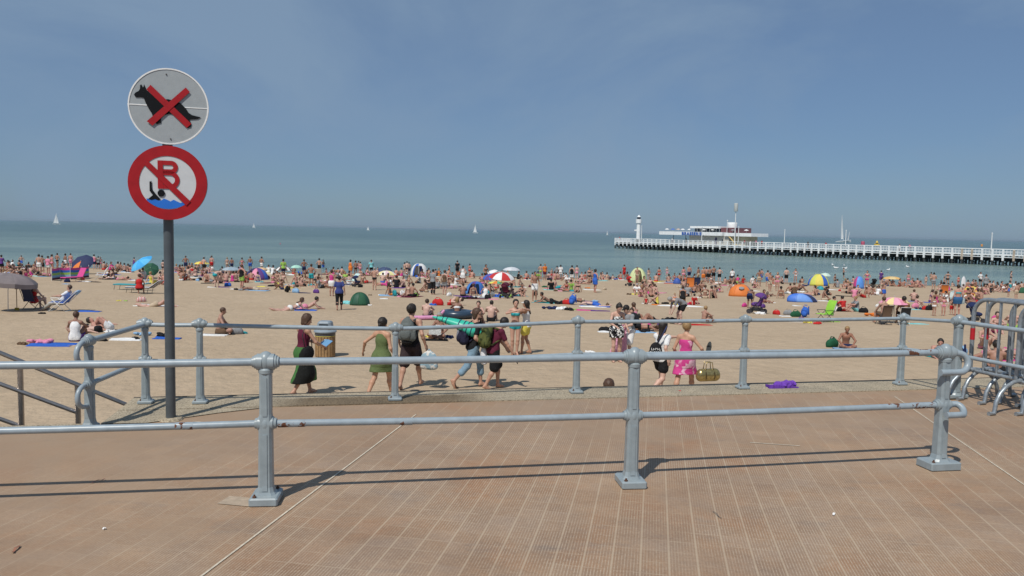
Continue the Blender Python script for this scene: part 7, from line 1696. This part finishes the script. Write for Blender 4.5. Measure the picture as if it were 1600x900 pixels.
for u, v, w_, c in ((30, 424, 18, 'y'), (62, 428, 14, 'w'), (92, 433, 12, 'R'), (104, 444, 10, 'L'), (132, 440, 18, 'w'), (150, 441, 14, 'k'), (176, 436, 22, 'w'), (200, 437, 18, 'v'), (246, 425, 12, 'w'), (294, 437, 16, 'k'), (310, 440, 14, 's'), (325, 443, 20, 'k'),
                    (350, 449, 16, 'v'), (331, 449, 12, 'w'), (366, 452, 10, 'w'), (409, 448, 14, 'y'), (428, 447, 12, 'a'), (440, 428, 16, 'w'), (455, 430, 14, 'w'), (505, 442, 14, 'p'), (512, 445, 10, 'w'), (565, 430, 16, 'b'), (574, 430, 14, 'o'), (600, 467, 10, 'w'),
                    (625, 461, 20, 'w'), (672, 451, 12, 'a'), (690, 450, 12, 'd'), (704, 451, 10, 'p'), (728, 466, 16, 'w'), (745, 467, 30, 'R'), (771, 468, 16, 'p'), (812, 462, 20, 'w'), (817, 449, 12, 'w'), (840, 439, 14, 't'), (860, 453, 22, 'c'), (880, 455, 18, 'p'),
                    (896, 456, 12, 'a'), (998, 459, 14, 'b'), (1003, 457, 10, 'v'), (1386, 447, 12, 'b'), (1545, 441, 16, 'k'), (1580, 441, 12, 'L'), (1500, 447, 12, 'b'), (1528, 449, 16, 'w'), (1560, 452, 10, 'w'), (1150, 447, 12, 's'), (1356, 448, 12, 'w')):
    towel(u, v, w_, c, 84 + (int(u) % 5) * 4, None, .5)
for u, v, k, c, s_ in ((36, 424, 'bag', 'k', 1), (48, 423, 'clothes', 'k', 1.2), (105, 441, 'bag', 'n', 1), (292, 433, 'clothes', 'L', 1), (300, 438, 'clothes', 'k', 1), (312, 438, 'bag', 'k', 1), (356, 447.5, 'bag', 'b', 1.2), (369, 453, 'clothes', 'k', .8), (418, 436, 'bag', 'k', 1.3), (433, 447, 'bag', 'y', 1.1),
                       (438, 449, 'clothes', 't', 1), (424, 447.5, 'clothes', 'k', 1), (493, 438.5, 'clothes', 'k', 1), (486, 446.5, 'clothes', 't', 1.1), (511, 441, 'clothes', 'w', 1.2), (563, 449, 'bag', 'k', .9), (612, 461, 'bag', 'k', 1), (653, 431, 'clothes', 'g', .8), (724, 467, 'clothes', 'k', .9), (737, 467, 'clothes', 'k', 1), (762, 467, 'bag', 'k', 1.2),
                       (775, 463, 'clothes', 'b', 1), (782, 462, 'bag', 'm', 1), (790, 464, 'clothes', 'g', 1.2), (578, 461.5, 'clothes', 'e', .5), (851, 449, 'clothes', 'd', 1), (864, 451, 'bag', 'k', 1), (873, 448, 'clothes', 't', 1), (913, 443, 'clothes', 'n', .9), (997, 441, 'bag', 'a', .8), (1548, 452, 'clothes', 'k', .8), (1508, 449, 'bag', 'k', 1), (1312, 455, 'bag', 'r', .7), (965, 437, 'clothes', 'w', .6)):
    lump(u, v, k, c, s_)
# towels and odd belongings of the sunbathers themselves
rs = random.Random(77); nt_ = 0
for d in list(PEOPLE):
    if d['label'] or d.get('fill') or d.get('water') or d.get('pier') or d['pose'][0] not in 'KCLUP' or rs.random() > .55 or nt_ > 85: continue
    p = d['loc']; c = rs.choice('wwwLbnpvtRacyswLb'); o = link('beach_towel', TW[rs.randrange(5)], None, p + Vector((rs.uniform(-.25, .25), rs.uniform(-.3, .2), .004)), None, None, CN[c][0]); nt_ += 1
    o.rotation_euler = (rad(-1.46), 0, -rad(d['heading'] + rs.uniform(-20, 20))); o.scale = (rs.uniform(.7, .95), rs.uniform(1.5, 2.0), 1); tag(o, None, 'towel', 'towels spread on the sand'); SMALL.append((o, CN[c][1] + ' beach towel under a sunbather', 0, 0, None))
    if rs.random() < .6:
        q = p + Vector((rs.choice([-1, 1]) * rs.uniform(.6, 1.0), rs.uniform(-.5, .5), 0)); q.z = beach_z(q.x, q.y); k = rs.choice(['bag', 'clothes', 'clothes', 'backpack']); c = rs.choice('kknwRbaetL')
        me = MC.get(('lump', k, '1' if k == 'clothes' else '')); o = link(dict(bag='beach_bag', backpack='backpack', clothes='clothes_pile')[k], me, None, q, rs.uniform(0, 6), rs.uniform(.7, 1.0), CN[c][0])
        tag(o, None, dict(bag='bag', backpack='backpack', clothes='clothes')[k]); SMALL.append((o, CN[c][1] + ' ' + dict(bag='beach bag', backpack='backpack', clothes='clothes heap')[k] + ' beside a sunbather', 0, 0, None))
# white upright board near the water
s = SDF(.03); s.ell((0, 0, .45), (.24, .04, .62), None, .02); s.clip((0, 0, 0), (0, 0, -1)); o = link('bodyboard', s.mesh('bodyboard', M_CLOTH), None, on_beach(1505, 449.5), .2, 1.2, (.75, .76, .78)); tag(o, 'white bodyboard stuck upright in the sand near the water at the right', 'bodyboard')
# spade standing by the parasol at the left
t_ = thing('beach_spade', on_beach(26.5, 485), 'long-handled spade standing in the sand beside the grey-brown parasol', 'spade')
m = MB(); m.tube([(0, 0, .1), (0, 0, .95)], .016, 8); m.build('shaft', plain('wood_handle', (.3, .19, .1), .7), t_, True); m = MB(); m.tube([(-.07, 0, .95), (.07, 0, .95)], .016, 8); m.build('grip', plain('wood_handle', (.3, .19, .1), .7), t_, True); m = MB(); m.box((0, 0, .04), (.2, .03, .16), None, .01); m.build('blade', col_mat((.45, .30, .03)), t_)
# gulls resting on the water
def gull_mesh():
    s = SDF(.02); s.ell((0, 0, .06), (.07, .16, .07), None, .02); s.ell((0, .14, .14), (.04, .05, .045), None, .03); s.cone((0, .18, .14), (0, .22, .13), .012, .006, .01); s.cone((0, -.12, .08), (0, -.26, .10), .04, .012, .03); return s.mesh('gull', M_CLOTH)
gm = gull_mesh()
for i, (u, v, lb) in enumerate(((1301, 415, 'leftmost white gull on the water near the pier'), (1306, 419.5, 'white gull on the water, lower left of the little flock'), (1319, 416, 'white gull on the water in the middle of the little flock'), (1320, 420.5, 'white gull on the water, lowest of the little flock'), (1388, 423, 'lone white gull on the water right of the flock'), (1418, 418, 'white gull on the water farthest right'))):
    p = on_z(u, v, SEA); o = link('gull', gm, None, p, i * 1.3, 2.2, (.75, .75, .74)); tag(o, lb, 'gull', 'gulls resting on the water')
# litter on the promenade
def scrap(u, v, c, sx, sy, label, name='paper_scrap'):
    m = MB(); n = 5; V = [(sx * (i / (n - 1) - .5), sy * (j - .5) + .002 * sin(i * 2), .006 + .004 * ((i * 7 + j * 3) % 3)) for j in (0, 1) for i in range(n)]; m.add(V + [(a, b_, c_ + .001) for a, b_, c_ in V], [(i, i + 1, i + 1 + n, i + n) for i in range(n - 1)] + [(i + 10, i + 10 + n, i + 11 + n, i + 11) for i in range(n - 1)])
    o = m.build(name, col_mat(c)); o.location = on_z(u, v, 0); o.rotation_euler = (0, 0, u * .7); tag(o, label, 'litter')
scrap(154, 753, (.25, .10, .08), .085, .008, 'reddish stick lying on the paving at the left', 'stick'); scrap(25, 860, (.30, .13, .08), .09, .012, 'reddish twig on the paving at the lower left corner', 'twig')
scrap(1303, 805, 'w', .03, .012, 'white paper scrap on the paving at the right'); scrap(163, 828, 'w', .016, .012, 'tiny white scrap on the paving at the lower left'); scrap(1120, 806, (.12, .10, .09), .12, .004, 'thin dark twig on the paving right of the middle post', 'twig'); scrap(1062, 612, 'r', .05, .02, 'small red scrap on the kerb between two far posts')
# pale slab patch in the paving beside the nearest post
m = MB(); q = on_z(375, 784); m.add([q + (A_ * a + B_ * b_) * .135 + Vector((0, 0, .004)) for a, b_ in ((-.5, -.8), (-.5, .7), (.5, .7), (.5, -.8))], [(0, 3, 2, 1)][:1]); tag(m.build('pale_paving_patch', plain('pale_patch', (.42, .33, .24), .85, 0, .2, 20)), kind='structure')

# ================================================================ LABELS of the crowd: looks first, then where they are
HN = dict(k='dark-haired', b='brown-haired', e='brown-haired', y='fair-haired', g='grey-haired', w='white-capped', r='red-haired')
PN_ = dict(S='standing', S2='standing hands on hips', S3='standing', SU='with arms raised', W='walking', K='sitting knees up', K2='sitting leaning back', L='sitting legs out', C='sitting cross-legged', B='bending over', P='propped on elbows', P2='lying face down', U='lying on back', U2='lying knees up', R='reclining', R2='seated', KN='kneeling')
GN = dict(B='%s bikini', T='%s trunks', K='%s briefs', O='%s swimsuit', S='%s shirt', V='%s tank top', D='%s dress', M='%s dress', L='%s shirt and long trousers', X='%s top and skirt', C='%s top')
used = {}
def where(p, k):
    """k-th nearest landmark with its direction as seen from the quay"""
    L_ = sorted(LAND, key=lambda a: abs(a[1].x - p.x) + .6 * abs(a[1].y - p.y))[k]; dx = (p.x / p.y - L_[1].x / L_[1].y) * 1200; dy = p.y - L_[1].y
    if abs(dx) > 14 or abs(dy) < 1.2: d = ('just ' if abs(dx) < 30 else 'well ' if abs(dx) > 90 else '') + ('right of' if dx > 0 else 'left of')
    else: d = 'behind' if dy > 0 else 'in front of'
    return d + ' the ' + L_[0]
def uniq(prefixes, p, extra=''):
    for pre in prefixes:
        for k in range(5):
            s_ = (pre + ' ' + extra + where(p, k)).strip()
            if s_ not in used and len(s_.split()) <= 16: used[s_] = 1; return s_
    for pre in prefixes:
        for k in range(4):
            for j in range(k + 1, 6):
                s_ = pre + ' ' + where(p, k) + ', ' + where(p, j).replace('just ', '').replace('well ', '')
                if s_ not in used and len(s_.split()) <= 16: used[s_] = 1; return s_
    return prefixes[0] + ' ' + where(p, 0)
# beyond about three hundred people in view: the rest, smallest in the picture, are one far crowd
cand = sorted([d for d in PEOPLE if not d['label'] and not d.get('pier')], key=lambda d: d['scale'] * (1.75 if d['pose'][0] in 'SW' else .9) / d['loc'].y * (.4 if d.get('water') else 1) * (.2 if d.get('fill') else 1))
rest = cand[:max(0, len(PEOPLE) - 302)]
bpy.context.view_layer.update()
VV, FF, CC, off_ = [], [], [], 0
for d in rest:
    for o in [d['o']] + list(d['o'].children):
        me = o.data; n = len(me.vertices); v = np.empty(n * 3, np.float32); me.vertices.foreach_get('co', v); M4 = np.array(o.matrix_world); v = v.reshape(-1, 3) @ M4[:3, :3].T + M4[:3, 3]
        q = np.empty(len(me.loops), np.int32); me.loops.foreach_get('vertex_index', q); VV.append(v); FF.append(q + off_); CC.append(np.tile(np.array(o.color, np.float32), (n, 1))); off_ += n
    for o in list(d['o'].children) + [d['o']]: bpy.data.objects.remove(o)
PEOPLE = [d for d in PEOPLE if not any(d is r for r in rest)]
V = np.concatenate(VV); Q = np.concatenate(FF); me = bpy.data.meshes.new('crowd'); me.vertices.add(len(V)); me.vertices.foreach_set('co', V.ravel().astype(np.float32)); me.loops.add(len(Q)); me.loops.foreach_set('vertex_index', Q)
me.polygons.add(len(Q) // 4); me.polygons.foreach_set('loop_start', np.arange(0, len(Q), 4, dtype=np.int32)); me.update(calc_edges=True); me.polygons.foreach_set('use_smooth', np.ones(len(Q) // 4, bool))
ca = me.color_attributes.new('Col', 'FLOAT_COLOR', 'POINT'); ca.data.foreach_set('color', np.concatenate(CC).ravel())
m_, t_, b_ = new_mat('crowd_skin_and_cloth', .7, spec=.3); at_ = N(t_, 'ShaderNodeVertexColor', layer_name='Col'); t_.links.new(at_.outputs['Color'], b_.inputs['Base Color']); me.materials.append(m_)
tag(link('crowd', me), 'farthest bathers sitting and standing in a thin line along the water', 'crowd', None, 'stuff')
for o in bpy.data.objects:
    if o.parent is None and o.get('label'): used[o['label']] = 1
HX = lambda d: {0: 'facing the sea', 1: 'facing right', 2: 'facing the quay', 3: 'facing left'}[int(((d % 360) + 45) // 90) % 4]
for d in PEOPLE:
    o = d['o']; o['group'] = 'people on the beach'
    if d.get('pier'): o['group'] = 'people strolling on the pier'
    if d['label']: continue
    who = ('man' if d['sex'] == 'm' else 'woman') if d['scale'] > .87 else ('boy' if d['sex'] == 'm' else 'girl')
    g = GN[d['outfit'][0]] % CN[d['outfit'][1]][1]; hn = HN[d['hair']]; ps = PN_[d['pose']]
    if d.get('water'): o['group'] = 'bathers in the shallow water'; pre = ['%s %s in %s standing in the water' % (hn, who, g)]
    elif d.get('pier'):
        lm = [(1000, 'lighthouse'), (1060, 'blue lettering'), (1150, 'tall drum-topped mast'), (1225, 'lone lamp pole'), (1320, 'pale sails'), (1548, 'rightmost lamp pole')]
        p = o.location; uu = 800 + 1200 * p.x / p.y; a = sorted(lm, key=lambda q: abs(q[0] - uu))
        for k in range(4):
            s_ = '%s in %s on the pier %s of the %s' % (who, g, 'right' if uu > a[k][0] else 'left', a[k][1])
            if s_ not in used: break
        used[s_] = 1; o['label'] = s_; continue
    else: pre = ['%s %s in %s %s' % (hn, who, g, ps), '%s %s in %s %s, %s,' % (hn, who, g, ps, HX(d['heading'])), '%s in %s %s' % (who, g, ps), '%s %s in %s' % (hn, who, g)]
    o['label'] = uniq(pre, d['loc'])
for o, base, u, v, lab in SMALL:
    if lab: continue
    o['label'] = uniq([base, 'small ' + base if min(o.scale) < .8 and 'towel' not in base else base], o.location)
